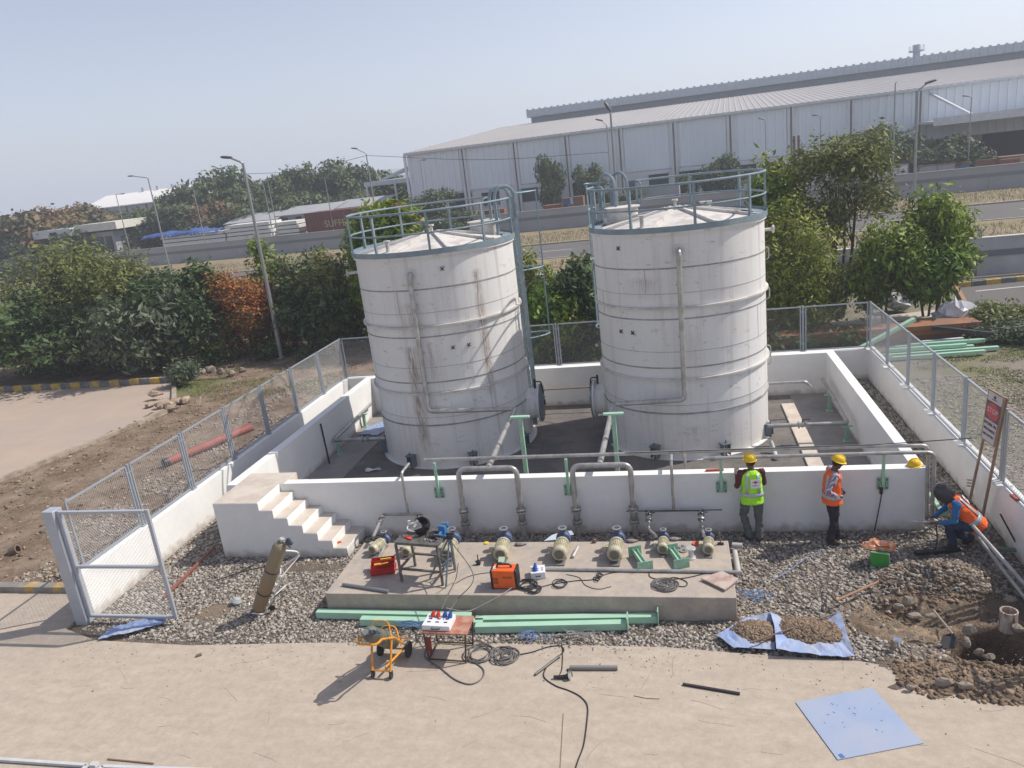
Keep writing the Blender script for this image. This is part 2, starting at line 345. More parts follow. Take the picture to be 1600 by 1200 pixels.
mb = MB(); pts = [(-24.4, 2.7), (-23.65, 6.0), (-23.1, 8.0), (-22.8, 9.9), (-25.3, 13.5)]
for a, b in zip([(-27.1, -2.1)]+pts, pts): mb.beam((a[0], a[1], .03), (b[0], b[1], .03), .16, .16)
solo(mb, 'lane_kerb', 'low bare concrete kerb along the left lane', 'kerb', M('pale_kerb', (.36, .31, .25), .9, var=.15, sc=5, c2=(.25, .2, .15), c2amt=.4, c2sc=3))
t = thing('road_kerb', 'worn grey kerb with faded yellow marks left of the gate', 'kerb', (-18, -2.3, 0))
mb = MB()
for i in range(9): mb.bx(-25+i*1.05, -23.96+i*1.05, -2.42, -2.22, -.05, .13)
part(mb, 'kerb_stone', M('grey_kerb', (.22, .205, .19), .9, var=.2, sc=5, c2=(.3, .27, .23), c2amt=.3, c2sc=3), t, .012, True)
mb = MB()
for x, wd in ((-17.75, .22), (-17.05, .2)): mb.bx(x, x+wd, -2.424, -2.216, -.03, .134)
part(mb, 'faded_paint', M('faded_yellow', (.42, .29, .13), .9, var=.25, sc=9), t, 0, True)
# dirt strip between the left lane and the compound, with fine stones
zl = lambda x, y: -.015+.05*fbm(x, y, .9, 2)+.02*fbm(x, y, 5, 4)
dm = lambda x, y: (x > (-27.0+(y+2.2)*.53)) | (y > 2.6)
dm2 = lambda x, y: dm(x, y) & (x > -24.3+.09*(y-2.7)) & ((y < 9.9) | (x > -22.9-(y-9.9)*.68))
dmm = lambda x, y: np.where(y < 2.7, x > -27.0+(y+2.2)*.53, (x > -24.25+.12*(y-2.7)) & ((y < 9.9) | (x > -22.7-(y-9.9)*.68)) | ((y > 13.9)))
go = grid('dirt_verge', -44, -15.6, -2.3, 30, .22, zl, m_dirt, dmm); tagit(go, kind='structure')
Q, F = stones(9000, (-19.4, -15.65, -2.2, 13), (.016, .045), zl, seed=5, poly=lambda x, y: (fbm(x, y, .8, 8) > -.35+(-15.6-x)*.12))
stuff_mesh('outer_gravel', Q, F, m_finestone, 'fine grey gravel outside the left fence', 'gravel')
Q, F = stones(2500, (-27, -15.65, -2.2, 17), (.015, .06), zl, seed=6, poly=lambda x, y: dmm(x, y) & (x < -17))
stuff_mesh('verge_pebbles', Q, F, M('verge_pebble', (.24, .18, .13), .95, island=.5), 'brown clods and pebbles on the bare left verge', 'pebbles')
# yard right of the compound
zr = lambda x, y: -.02+.04*fbm(x, y, .8, 6)+.015*fbm(x, y, 5, 7)
m_ryard = M('gravel_yard', (.25, .215, .18), .96, var=.28, sc=11, bump=1, bsc=50, c2=(.17, .175, .075), c2amt=.42, c2sc=.55, sharp=.1, speck=.3)
go = grid('gravel_yard', 1.3, 12, -4.6, 22, .2, zr, m_ryard); tagit(go, kind='structure')
go = grid('back_verge', -15.6, 1.3, 9.45, 23.2, .2, zr, m_dirt); tagit(go, kind='structure')
Q, F = stones(8000, (1.4, 6, -1.5, 9.3), (.015, .04), zr, seed=9); stuff_mesh('yard_gravel', Q, F, m_finestone, 'fine grey gravel outside the right fence', 'gravel')
Q, F = stones(3500, (-15.4, 1.2, 9.7, 12.5), (.015, .045), zr, seed=10); stuff_mesh('back_gravel', Q, F, m_finestone, 'fine gravel strip behind the back fence', 'gravel')
# asphalt yard at the right edge
mb = MB(); mb.prism([(6.3, 16.4), (7.55, 21.55), (40, 26.2), (40, 5), (12.5, 5), (10, 11)], -.05, .03); struct(mb, 'asphalt_yard', m_asph)
mb = MB(); mb.beam((7.9, 20.6, .034), (16, 21.8, .034), .1, .006); struct(mb, 'yard_line', M('road_paint', (.6, .59, .56), .8, var=.2, sc=8))
striped_kerb('painted_kerb', (7.5, 21.75), (18, 23.3), .22, .16, 'yellow and black painted kerb at the right yard', .62)
mb = MB(); mb.beam((6.3, 16.3, .05), (7.5, 21.6, .05), .14, .14); solo(mb, 'yard_edging', 'thin brown edging strip beside the asphalt yard', 'edging', M('rusty_edge', (.33, .2, .12), .9, var=.2, sc=6))
# public road and verges
rd = lambda y: y
mb = MB(); mb.prism([(-260, 47.2), (260, 39.7), (260, 47.7), (-260, 58.0)], -.04, .01); struct(mb, 'main_road', m_asph)
mb = MB()
for i in range(60):
    x = -150+i*5.0
    yy = 47.2-(x+260)*.0144+2.3+4.5*(.5); mb.beam((x, yy, .014), (x+2.6, yy-.0144*2.6, .014), .12, .004)
mb.beam((-150, 45.75, .014), (150, 41.5, .014), .1, .004)
struct(mb, 'lane_marking', M('road_paint', (.6, .59, .56)))
mb = MB(); mb.prism([(-260, 58.6), (260, 48.3), (260, 62), (-260, 84)], -.04, .05); struct(mb, 'dry_verge', m_drygrass)
mb = MB(); mb.prism([(-260, 27), (260, 24.5), (260, 39.4), (-260, 46.6)], -.04, .03); struct(mb, 'near_verge', m_drygrass)
mb = MB(); mb.beam((-260, 58.3, .04), (260, 48.0, .04), .3, .14); solo(mb, 'road_kerb', 'dusty grey kerb at the far side of the public road', 'kerb', M('dusty_kerb', (.30, .27, .23), .9))
# yard behind the far wall
mb = MB(); mb.prism([(-260, 85), (260, 47.5), (330, 190), (-260, 205)], -.05, -.01); struct(mb, 'factory_yard', M('yard_concrete', (.27, .25, .23), .9, var=.15, sc=.2))
# hills: real ridges far out
m_hill = M('hill_scrub', (.14, .13, .09), 1.0, var=.2, sc=.004)
def hill(name, dist, az0, az1, hf, dep=900):
    n = 90; vs = []; fs = []
    for i in range(n+1):
        a = az0+(az1-az0)*i/n; t = i/n
        for j, (dd, hh) in enumerate(((0, 0), (.3, .55), (.6, 1), (1, .8), (1.6, 0))):
            h = hf(t)*hh*(1+.035*math.sin(i*.9+j)+.03*math.sin(i*.37+2*j)); r = dist+dd*dep
            vs.append((CAM[0]+math.sin(a)*r, CAM[1]+math.cos(a)*r, h-.5))
    for i in range(n):
        for j in range(4): a = i*5+j; fs.append((a, a+5, a+6, a+1))
    mb = MB(); mb.add(vs, fs); struct(mb, name, m_hill, smooth=80)
hill('hills', 1500, R(-64), R(-33), lambda t: 3+60*math.exp(-((t-.33)/.17)**2)*(1-.06*math.sin(t*30))+14*math.exp(-((t-.68)/.2)**2), 800)
hill('hills', 1050, R(-46), R(-12), lambda t: 8+20*math.exp(-((t-.55)/.3)**2), 600)
hill('hills', 850, R(-70), R(40), lambda t: 6+2.5*math.sin(t*9), 500)

# ================================================================== COMPOUND
t = thing('boundary_wall', 'low white boundary wall under the fence on the left, back and right', 'wall', (-7, 9.5, 0))
mb = MB(); mb.prism([(PX0-.12, -3.2), (PX0+.1, -3.2), (PX0+.1, PY1-.1), (PX1-.07, PY1-.1), (PX1-.07, -4.3), (PX1+.15, -4.3), (PX1+.15, PY1+.12), (PX0-.12, PY1+.12)], -.1, PW)
part(mb, 'masonry', m_white, t, .012, True)
mb = MB()
for y in (9.32, 7.42, 5.64, 3.7, 1.84, -.08, -2.0, -3.85):   # small pads under the right posts
    mb.box((PX1-.02, y, PW+.012), (.26, .34, .05))
part(mb, 'post_pad', m_white, t, .006, True)
t = thing('bund_wall', 'thick white bund wall enclosing both tanks', 'wall', (-7, 0, 0))
mb = MB(); P = [(BX0, 0), (BX1, 0), (BX1, BY1), (BX0, BY1)]; Qi = [(BX0+BT, BT), (BX1-BT, BT), (BX1-BT, BY1-BT), (BX0+BT, BY1-BT)]
vs = [(x, y, z) for z in (-.12, BH) for x, y in P+Qi]
fs = []
for k in range(4):
    j = (k+1) % 4; fs += [(k, j, 8+j, 8+k), (4+j, 4+k, 12+k, 12+j), (8+k, 8+j, 12+j, 12+k), (j, k, 4+k, 4+j)]
mb.add(vs, fs); part(mb, 'masonry', m_white, t, .008, True)
# floor inside the bund
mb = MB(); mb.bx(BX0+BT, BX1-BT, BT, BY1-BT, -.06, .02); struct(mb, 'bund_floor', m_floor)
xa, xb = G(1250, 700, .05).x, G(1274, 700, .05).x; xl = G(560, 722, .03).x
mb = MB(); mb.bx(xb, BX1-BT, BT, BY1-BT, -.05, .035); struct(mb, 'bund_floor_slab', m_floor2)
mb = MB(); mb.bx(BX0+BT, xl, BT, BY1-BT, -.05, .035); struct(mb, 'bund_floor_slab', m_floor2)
mb = MB(); mb.bx(xa, xb, BT, BY1-1.1, -.05, .07); solo(mb, 'kerb_strip', 'cream concrete kerb strip on the bund floor', 'kerb', m_cement, bev=.01)
# stairs
t = thing('concrete_stairs', 'white concrete stairs with cement treads climbing to the bund wall', 'stairs', (-12.6, -.5, 0))
X0, XL, XE, n = -14.0, -12.95, -11.14, 6; rise = BH/7; tr = (XE-XL)/n
prof = [(X0, -.1), (X0, BH)]; x = XL
for k in range(7):
    z = BH-k*rise; prof += [(x, z), (x, z-rise)] if k < 6 else [(x, z), (x, -.1)]
    x += tr
mb = MB(); mb.prism(prof, -.95, -.003, 'y'); part(mb, 'stair_body', m_white, t, .006, True)
mb = MB(); mb.bx(X0+.01, XL-.012, -.94, -.003, BH-.01, BH+.006); part(mb, 'landing', m_cement, t, 0, True)
for k in range(6):
    z = BH-(k+1)*rise; mb = MB(); mb.bx(XL+k*tr+.002, XL+(k+1)*tr-.012, -.94, -.004, z-.01, z+.006); part(mb, 'tread', m_cement, t, 0, True)
mb = MB(); mb.bx(X0, XL+.1, .008, .62, BH-.2, BH+.004); mb.bx(XL+.1, XL+.36, BT+.003, .62, 0, BH-.17); mb.bx(XL+.36, XL+.62, BT+.003, .62, 0, BH-.36); part(mb, 'inner_landing', m_cement, t, .006, True)
mb = MB(); mb.box((-11.45, -.7, .1+rise), (.06, .04, .03), rz=.4); 
o = solo(MB().box((-11.42, -.72, rise+.022), (.10, .06, .03), rz=.5), 'glove', 'small orange glove on the lowest stair tread', 'glove', M('orange_cloth', (.7, .12, .03), .8), bev=.008)

# fences: framed chain-link panels between posts
m_galv = M('galvanised_paint', (.36, .39, .43), .5, .35, var=.08, sc=4)
m_wire = M('galvanised_wire', (.38, .39, .40), .45, .6, var=.05)
def wires(mb, L, z0, z1, pitch=.078, r=.0016):
    H = z1-z0; n = int((L+H)/pitch)+1
    for i in range(n):
        c = -H+i*pitch
        for sgn in (1, -1):
            # line x = c + (z-z0)  clipped to 0..L  ; mirrored for the other sense
            a0, a1 = max(0, -c), min(H, L-c)
            if a1-a0 < .02: continue
            p = (c+a0, 0, z0+a0); q = (c+a1, 0, z0+a1)
            if sgn < 0: p = (L-p[0], 0, p[2]); q = (L-q[0], 0, q[2])
            s0 = len(mb.v); d = V(q[0]-p[0], 0, q[2]-p[2]).normalized(); nn = V(-d.z, 0, d.x)*r; yy = V(0, r*1.6, 0)
            P0 = V(*p); P1 = V(*q); mb.v += [tuple(P0+nn), tuple(P0-nn*.5+yy), tuple(P0-nn*.5-yy), tuple(P1+nn), tuple(P1-nn*.5+yy), tuple(P1-nn*.5-yy)]
            mb.f += [(s0, s0+1, s0+4, s0+3), (s0+1, s0+2, s0+5, s0+4), (s0+2, s0, s0+3, s0+5)]
def fence(label, p, q, n, ends=(1, 1)):
    p = V(*p, 0); q = V(*q, 0); d = q-p; L = d.length/n; a = math.atan2(d.y, d.x)
    t = thing('chain_link_fence', label, 'fence', (p.x, p.y, PW), a)
    z0, z1 = .05, 2.3-PW
    fr = MB(); A, B = .075, L-.075
    for s in ((A, z0, A, z1), (B, z0, B, z1), (A, z1, B, z1), (A, z0, B, z0)): fr.beam((s[0], 0, s[1]), (s[2], 0, s[3]), .035, .035, (0, 1, 0))
    fm = fr.mesh('panel_frame', m_galv); w_ = MB(); wires(w_, B-A, z0, z1); w_.xf(Matrix.Translation((A, 0, 0))); wm = w_.mesh('wire_mesh', m_wire, 0)
    po = MB(); po.cyl((0, 0, 0), (0, 0, z1+.03), .03, n=10); po.box((0, 0, .01), (.16, .14, .012)); 
    for z in (.25, z1-.15): po.box((0, 0, z), (.17, .02, .03))
    pm = po.mesh('post', m_galv)
    for i in range(n):
        o = bpy.data.objects.new('panel_frame', fm); COL.objects.link(o); o.parent = t; o.location = (i*L, 0, 0)
        k = bpy.data.objects.new('wire_mesh', wm); COL.objects.link(k); k.parent = o
    for i in range(n+1):
        if (i == 0 and not ends[0]) or (i == n and not ends[1]): continue
        o = bpy.data.objects.new('post', pm); COL.objects.link(o); o.parent = t; o.location = (i*L, 0, 0)
    return t
fence('chain link fence on the left boundary wall beside the bare verge', (PX0, -3.85+.0), (PX0, PY1), 7, (0, 1)) if False else fence('chain link fence on the left boundary wall beside the bare verge', (PX0, -3.2+.12), (PX0, PY1), 7, (0, 1))
fence('chain link fence across the back behind the two tanks', (PX0, PY1+.01), (PX1, PY1+.01), 9, (0, 0))
fence('chain link fence on the right boundary wall beside the gravel yard', (PX1, PY1), (PX1, PY1-1.9*7), 7)
# gate: sheet column and half-open leaf
t = thing('entrance_gate', 'grey chain link gate leaf hung on a square column', 'gate', (-15.5, -3.32, 0))
mb = MB(); mb.bx(-15.62, -15.38, -3.45, -3.22, -.05, 2.32); part(mb, 'column', M('gate_paint', (.40, .43, .48), .5, .2, var=.06, sc=3), t, .008, True)
gx0, gx1, gy = -15.34, -13.5, -3.36
mb = MB()
for a, b in (((gx0, gy, .1), (gx0, gy, 2.3)), ((gx1, gy, .1), (gx1, gy, 2.3))): mb.beam(a, b, .07, .045, (0, 1, 0))
for z in (.13, 1.17, 2.27): mb.beam((gx0+.035, gy, z), (gx1-.035, gy, z), .07, .045, (0, 0, 1))
part(mb, 'leaf_frame', MATS['gate_paint'], t, .004, True)
mb = MB(); wires(mb, gx1-gx0, .13, 2.27, .075, .0014); mb.xf(Matrix.Translation((gx0, gy, 0))); part(mb, 'wire_mesh', m_wire, t, 0, True, 0)
mb = MB()
for z in (.4, 1.9): mb.cyl((-15.355, gy, z-.07), (-15.355, gy, z+.07), .022)
part(mb, 'hinge', m_galv, t, 0, True)
# crushed stone
def in_rect(x, y, a, b, c, d): return (x > a) & (x < b) & (y > c) & (y < d)
def gmask(x, y):
    k = ~in_rect(x, y, BX0-.02, BX1+.02, -.02, 12) & ~in_rect(x, y, -14.03, -11.12, -.97, 0.05) & ~in_rect(x, y, -10.68, -3.56, -3.0, -1.12)
    k &= y > (-3.86+.10*fbm(x, y, 2.1, 3)+np.where(x > -1.6, -.0, 0)-np.where(x < -14.3, -.25, 0))
    k &= (x > PX0+.13) & (x < PX1-.1)
    dirt = (((x+1.0)/.9)**2+((y+2.95)/.55)**2 < 1+.3*fbm(x, y, 3, 9)) | (np.hypot(x+.0, y+3.4) < .75) | ((x > -1.2) & (y < -2.15) & (y > -3.2))
    sand = (((x+12.0)/.9)**2+((y+1.35)/.22)**2 < 1) | (np.hypot(x+13.0, y+2.95) < .3) | (np.hypot(x+2.9, y+3.1) < .33)
    k &= ~(dirt & (np.abs(fbm(x, y, 30, 2)) < .6)) & ~(sand & (np.abs(fbm(x, y, 25, 4)) < .55))
    return k
Q, F = stones(37000, (PX0+.13, PX1-.1, -3.95, .0), (.016, .038), base_z, seed=3, poly=gmask)
stuff_mesh('gravel', Q, F, m_stone, 'coarse crushed grey stone covering the ground around the plinth', 'gravel')
Q, F = stones(4200, (.02, PX1-.1, -.2, 9.3), (.03, .05), base_z, seed=4, poly=gmask)
stuff_mesh('gravel', Q, F, m_stone, 'crushed grey stone filling the corridor beside the right boundary wall', 'gravel')
Q, F = stones(2600, (PX0+.13, BX0-.02, 0, 9.3), (.03, .05), base_z, seed=14, poly=gmask)
stuff_mesh('gravel', Q, F, m_stone, 'crushed grey stone in the narrow gap left of the bund wall', 'gravel')
Q, F = stones(22000, (PX0+.13, PX1-.1, -3.98, .0), (.006, .016), base_z, seed=63, poly=lambda x, y: gmask(x, y) | ((y > -3.95+.1*fbm(x, y, 2.1, 3)) & ~in_rect(x, y, -14.03, -11.12, -.97, 0.05) & ~in_rect(x, y, -10.68, -3.56, -3.0, -1.12)))
stuff_mesh('gravel_fines', Q, F, M('stone_fines', (.27, .22, .17), .95, island=.4), 'fine chips and dust packed between the crushed stones', 'gravel')
# dug earth: clods and rubble round the pit
m_soil = M('dug_soil', (.20, .145, .10), .97, var=.2, sc=3, island=.5)
ez = lambda x, y: base_z(x, y)+.006+.022*fbm(x, y, 13, 3)+.012*fbm(x, y, 31, 4)
em = lambda x, y: (((x+1.15)/.95)**2+((y+2.75)/.62)**2 < 1+.3*fbm(x, y, 3, 9)) | (((x+.1)/1.35)**2+((y+3.3)/1.0)**2 < 1+.15*fbm(x, y, 4, 2)) | (((x+.35)/1.3)**2+((y+4.2)/.6)**2 < 1)
go = grid('dug_earth', -2.3, 1.1, -4.84, -1.3, .035, ez, M('dug_earth', (.29, .215, .145), .97, var=.3, sc=6, bump=1, bsc=35, c2=(.16, .115, .08), c2amt=.45, c2sc=1.8, sharp=.14, speck=.35), em); tagit(go, kind='structure')
msk = lambda x, y: (np.hypot((x+.02)/.62, (y+3.42)/.46) > 1.02) & ((np.hypot((x+.35)/1.25, (y+4.2)/.55) < 1+.2*fbm(x, y, 3, 1)) | (np.hypot((x+.25)/1.05, (y+1.85)/.5) < 1) | ((np.hypot((x+.9)/.8, (y+2.6)/.5) < .7) & (fbm(x, y, 6, 3) > .1)))
Q, F = stones(9500, (-1.9, 1.1, -4.85, -1.3), (.009, .045), lambda x, y: np.maximum(base_z(x, y), np.where(y < -4.55, .0, -9)), seed=21, poly=msk, sz_pow=2.2)
stuff_mesh('dug_soil', Q, F, m_soil, 'dark clods of dug earth heaped around the pit', 'soil')
# tufts of grass
def tufts(name, n, area, h, wd, seed, mat, label, mask=None, zf=None):
    g = np.random.default_rng(seed); x = g.uniform(area[0], area[1], n); y = g.uniform(area[2], area[3], n)
    if mask is not None: k = mask(x, y); x, y = x[k], y[k]
    n = len(x); z = (zf(x, y) if zf else np.zeros(n)-.01); a = g.uniform(0, 2*PI, n); hh = g.uniform(h*.4, h, n); lx, ly = g.normal(0, .45, n)*hh, g.normal(0, .45, n)*hh; ww = g.uniform(.5, 1, n)*wd
    dx, dy = np.cos(a)*ww, np.sin(a)*ww
    Q = np.stack([np.stack([x-dx, y-dy, z], 1), np.stack([x+dx, y+dy, z], 1), np.stack([x+lx+dx*.3, y+ly+dy*.3, z+hh], 1)], 1).reshape(-1, 3)
    return stuff_mesh(name, Q, np.arange(n*3).reshape(n, 3), mat, label, 'grass')
tufts('grass', 16000, (-24.5, -16.8, 9.5, 16), .10, .012, 1, m_grass, 'fresh green grass patch beyond the left fence', lambda x, y: fbm(x, y, .7, 12)+.5-abs((y-12.6)+(x+20)*.15)/3.0 > .1, zl)
tufts('grass', 42000, (2.0, 9, 3.5, 15), .06, .013, 2, m_grass, 'patchy green grass on the gravel right of the fence', lambda x, y: (fbm(x, y, .75, 5)+(x-3.6)*.18 > .18), zr)
tufts('dry_grass', 26000, (-60, 45, 49.5, 63), .35, .04, 3, M('straw', (.24, .195, .13), .95, island=.3), 'straw coloured dry grass beyond the public road', lambda x, y: (y > 53.2-(x)*.0197+.6) & (y < 66-(x+4)*.0726-.5))
tufts('dry_grass', 15000, (-40, 30, 25, 41), .35, .035, 4, MATS['straw'], 'straw coloured dry grass on the near side of the road', lambda x, y: y < 42.9-(x)*.014)
tufts('dry_grass', 9000, (-25, -15.7, -2, 10), .08, .011, 5, M('dull_weeds', (.16, .19, .07), .95, island=.4), 'sparse dull weeds on the bare left verge', lambda x, y: dmm(x, y) & (fbm(x, y, .8, 15) > .1), zl)
# ================================================================== TANKS
def tank_mat(name, rust):
    m = bpy.data.materials.new(name); m.use_nodes = True; n = m.node_tree.nodes; l = m.node_tree.links; p = n['Principled BSDF']
    p.inputs['Roughness'].default_value = .62; p.inputs['Specular IOR Level'].default_value = .35
    tc = n.new('ShaderNodeTexCoord')
    def nz(sc, st, det=6, rg=.6):
        mp = n.new('ShaderNodeMapping'); mp.inputs['Scale'].default_value = st; l.new(tc.outputs['Object'], mp.inputs[0]); z = n.new('ShaderNodeTexNoise'); z.inputs['Scale'].default_value = sc; z.inputs['Detail'].default_value = det; z.inputs['Roughness'].default_value = rg; l.new(mp.outputs[0], z.inputs[0]); return z.outputs[0]
    def rng(s, a, b, c=0., d=1.):
        r = n.new('ShaderNodeMapRange'); r.inputs[1].default_value = a; r.inputs[2].default_value = b; r.inputs[3].default_value = c; r.inputs[4].default_value = d; l.new(s, r.inputs[0]); return r.outputs[0]
    def mix(f, a, b, bt='MIX'):
        x = n.new('ShaderNodeMix'); x.data_type = 'RGBA'; x.blend_type = bt
        if isinstance(f, float): x.inputs[0].default_value = f
        else: l.new(f, x.inputs[0])
        for k, q in ((6, a), (7, b)):
            if isinstance(q, tuple): x.inputs[k].default_value = (*q, 1)
            else: l.new(q, x.inputs[k])
        return x.outputs[2]
    def mul(a, b):
        x = n.new('ShaderNodeMath'); x.operation = 'MULTIPLY'; l.new(a, x.inputs[0]); l.new(b, x.inputs[1]); return x.outputs[0]
    base = mix(rng(nz(.9, (1, 1, .5)), .35, .65), (.67, .655, .63), (.72, .71, .69))
    base = mix(rng(nz(1.6, (3, 3, .14)), .52, .68, 0, .55), base, (.44, .41, .38))             # vertical run marks
    base = mix(rng(nz(3.2, (1, 1, 2.2), 9, .75), .59, .67, 0, .55), base, (.27, .25, .235))     # scuffs
    base = mix(rng(nz(9, (1, 1, 5), 8, .7), .64, .68, 0, .7), base, (.16, .15, .14))            # scratches
    if rust:
        sx = n.new('ShaderNodeSeparateXYZ'); l.new(tc.outputs['Object'], sx.inputs[0])
        for (x0, wd, z0, z1, a) in rust:                                                        # rust runs below the nozzles
            d = n.new('ShaderNodeMath'); d.operation = 'SUBTRACT'; l.new(sx.outputs[0], d.inputs[0]); d.inputs[1].default_value = x0
            ab = n.new('ShaderNodeMath'); ab.operation = 'ABSOLUTE'; l.new(d.outputs[0], ab.inputs[0])
            f = mul(rng(ab.outputs[0], wd, 0), rng(nz(14, (3, 3, .25), 5), .35, .6)); f = mul(f, mul(rng(sx.outputs[2], z0, z0+.5), rng(sx.outputs[2], z1, z1-.12)))
            fy = rng(sx.outputs[1], 0, -.1); f = mul(f, fy); f = rng(f, 0, 1, 0, a)
            base = mix(f, base, (.20, .125, .08))
    l.new(base, p.inputs['Base Color'])
    b = n.new('ShaderNodeBump'); b.inputs['Strength'].default_value = .25; b.inputs['Distance'].default_value = .02; l.new(nz(1.4, (1, 1, 1), 3), b.inputs['Height']); l.new(b.outputs[0], p.inputs['Normal'])
    return m
m_blue = M('blue_grey_paint', (.20, .265, .305), .5, .1, var=.12, sc=5, c2=(.28, .32, .34), c2amt=.25, c2sc=3)
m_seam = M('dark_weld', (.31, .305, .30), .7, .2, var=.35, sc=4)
m_roof = M('tank_roof', (.60, .575, .54), .7, var=.06, sc=2, c2=(.45, .42, .39), c2amt=.3, c2sc=2.5)
m_steel = M('silver_pipe', (.46, .45, .435), .36, .5, var=.12, sc=5, c2=(.33, .32, .30), c2amt=.3, c2sc=4)
m_dark = M('dark_metal', (.045, .045, .05), .5, .4, var=.2)
m_green = M('green_primer', (.25, .42, .30), .6, 0, var=.1, sc=4, c2=(.33, .5, .38), c2amt=.3, c2sc=5)
m_greenp = M('pale_green_primer', (.36, .58, .43), .55, 0, var=.07, sc=3, c2=(.33, .53, .40), c2amt=.3, c2sc=3)
TR, TH = 2.08, 5.47
def tank(cx, cy, label, rust, lad, man_ang, hatch_ang, gap, stubs):
    t = thing('storage_tank', label, 'storage tank', (cx, cy, .02), 0, 'white storage tanks')
    mt = tank_mat('tank_shell_paint_%d' % len(MATS), rust); MATS[mt.name] = mt
    mb = MB(); mb.lathe([(TR+.10, 0), (TR+.10, .015), (TR, .02), (TR, 1.36), (TR+.002, 1.38), (TR, 1.40), (TR, 2.7), (TR, 4.08), (TR, TH-.06), (TR+.05, TH-.06), (TR+.05, TH), (TR-.02, TH)], n=128); part(mb, 'shell', mt, t, smooth=40)
    for z in (3.74, 2.03): mb = MB(); mb.lathe([(TR+.003, z-.02), (TR+.065, z-.02), (TR+.065, z+.025), (TR+.003, z+.025)], n=128); part(mb, 'stiffener_ring', m_roof, t, smooth=30)
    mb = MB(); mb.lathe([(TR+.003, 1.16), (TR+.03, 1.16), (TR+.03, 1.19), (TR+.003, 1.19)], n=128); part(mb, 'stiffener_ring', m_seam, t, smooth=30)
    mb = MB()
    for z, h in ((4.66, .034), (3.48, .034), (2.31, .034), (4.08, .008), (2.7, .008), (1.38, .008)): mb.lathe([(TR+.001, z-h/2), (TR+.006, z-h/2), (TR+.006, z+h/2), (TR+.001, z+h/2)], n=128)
    g = random.Random(int(cx*10))
    for za, zb in ((0.02, 1.15), (1.4, 2.0), (2.35, 2.69), (2.72, 3.45), (3.5, 4.07), (4.1, 4.64)):
        for k in range(1):
            a = g.uniform(0, 2*PI); c, s = math.cos(a)*(TR+.002), math.sin(a)*(TR+.002); mb.beam((c, s, za), (c, s, zb), .009, .006, (math.cos(a), math.sin(a), 0))
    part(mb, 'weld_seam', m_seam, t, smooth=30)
    # roof cone with rafters, centre vent, hatch
    mb = MB(); mb.lathe([(TR-.02, TH-.005), (.25, TH+.33), (0.0, TH+.34)], n=64); part(mb, 'roof', m_roof, t, smooth=20)
    mb = MB(); mb.cyl((0, 0, TH+.31), (0, 0, TH+.37), .27, n=24); part(mb, 'crown_plate', m_roof, t)
    for k in range(8):
        a = PI/8+k*PI/4+.1; c, s = math.cos(a), math.sin(a); mb = MB(); mb.beam((c*.25, s*.25, TH+.36), (c*(TR-.06), s*(TR-.06), TH+.045), .07, .07); part(mb, 'rafter', m_roof, t, .006)
    mb = MB(); mb.cyl((0, 0, TH+.36), (0, 0, TH+.52), .035); mb.cyl((0, 0, TH+.52), (0, 0, TH+.56), .075, n=16); part(mb, 'vent', m_roof, t)
    for a, r, h in ((R(-120), 1.55, .3), (R(60), 1.75, .26), (R(66), 1.75, .26)):
        mb = MB(); x, y = math.cos(a)*r, math.sin(a)*r; mb.cyl((x, y, TH+.05), (x, y, TH+.06+h), .05); mb.cyl((x, y, TH+.04+h), (x, y, TH+.065+h), .085, n=16); part(mb, 'roof_nozzle', m_roof, t)
    x, y = math.cos(hatch_ang)*1.55, math.sin(hatch_ang)*1.55
    mb = MB(); mb.cyl((x, y, TH), (x, y, TH+.42), .40, n=28); o = part(mb, 'roof_hatch', m_roof, t); mb = MB(); mb.cyl((x, y, TH+.425), (x, y, TH+.455), .46, n=28); part(mb, 'hatch_cover', m_roof, o, .005)
    # rim angle and railing in blue-grey
    mb = MB(); mb.lathe([(TR-.05, TH+.002), (TR+.075, TH+.002), (TR+.075, TH+.13), (TR+.068, TH+.13), (TR+.066, TH+.13), (TR+.066, TH+.07), (TR-.24, TH+.075), (TR-.24, TH+.065), (TR+.05, TH+.06), (TR+.05, TH+.002)], n=128); part(mb, 'kick_plate', m_blue, t, smooth=30)
    rl = MB(); RR = TR+.04; a0, a1 = gap
    def arc(z, r):
        n = 72; pts = [(math.cos(a0+(a1-a0)*k/n)*RR, math.sin(a0+(a1-a0)*k/n)*RR, z) for k in range(n+1)]; return pts
    top = arc(TH+1.02, 0); mid = arc(TH+.52, 0)
    rl.tube(top, .027, 8); rl.tube(mid, .022, 8)
    for a in (a0, a1): c, s = math.cos(a)*RR, math.sin(a)*RR; rl.tube([(c, s, TH+1.02), (c*.87, s*.87, TH+1.0), (c*.87, s*.87, TH+.45), (c, s, TH+.42)], .02, 8, bend=.12)
    ro = part(rl, 'railing', m_blue, t)
    k = 8
    for i in range(k+1):
        a = a0+(a1-a0)*i/k; c, s = math.cos(a)*RR, math.sin(a)*RR; mb = MB(); mb.beam((c, s, TH+.02), (c, s, TH+1.02), .055, .05, (c, s, 0)); part(mb, 'railing_post', m_blue, ro)
    # ladder with cage
    c, s = math.cos(lad), math.sin(lad); rad = V(c, s, 0); tan = V(-s, c, 0); r0 = TR+.2
    mb = MB()
    for q in (-.23, .23): mb.beam(rad*r0+tan*q+V(0, 0, .3), rad*r0+tan*q+V(0, 0, TH+1.0), .12, .05, tan)
    for z in np.arange(.5, TH+.3, .3): mb.cyl(rad*r0+tan*-.23+V(0, 0, z), rad*r0+tan*.23+V(0, 0, z), .011, n=6)
    for z in (1.2, 2.9, 4.6): 
        for q in (-.23, .23): mb.beam(rad*(TR)+tan*q+V(0, 0, z), rad*r0+tan*q+V(0, 0, z), .05, .02)
    lo = part(mb, 'ladder', m_blue, t)
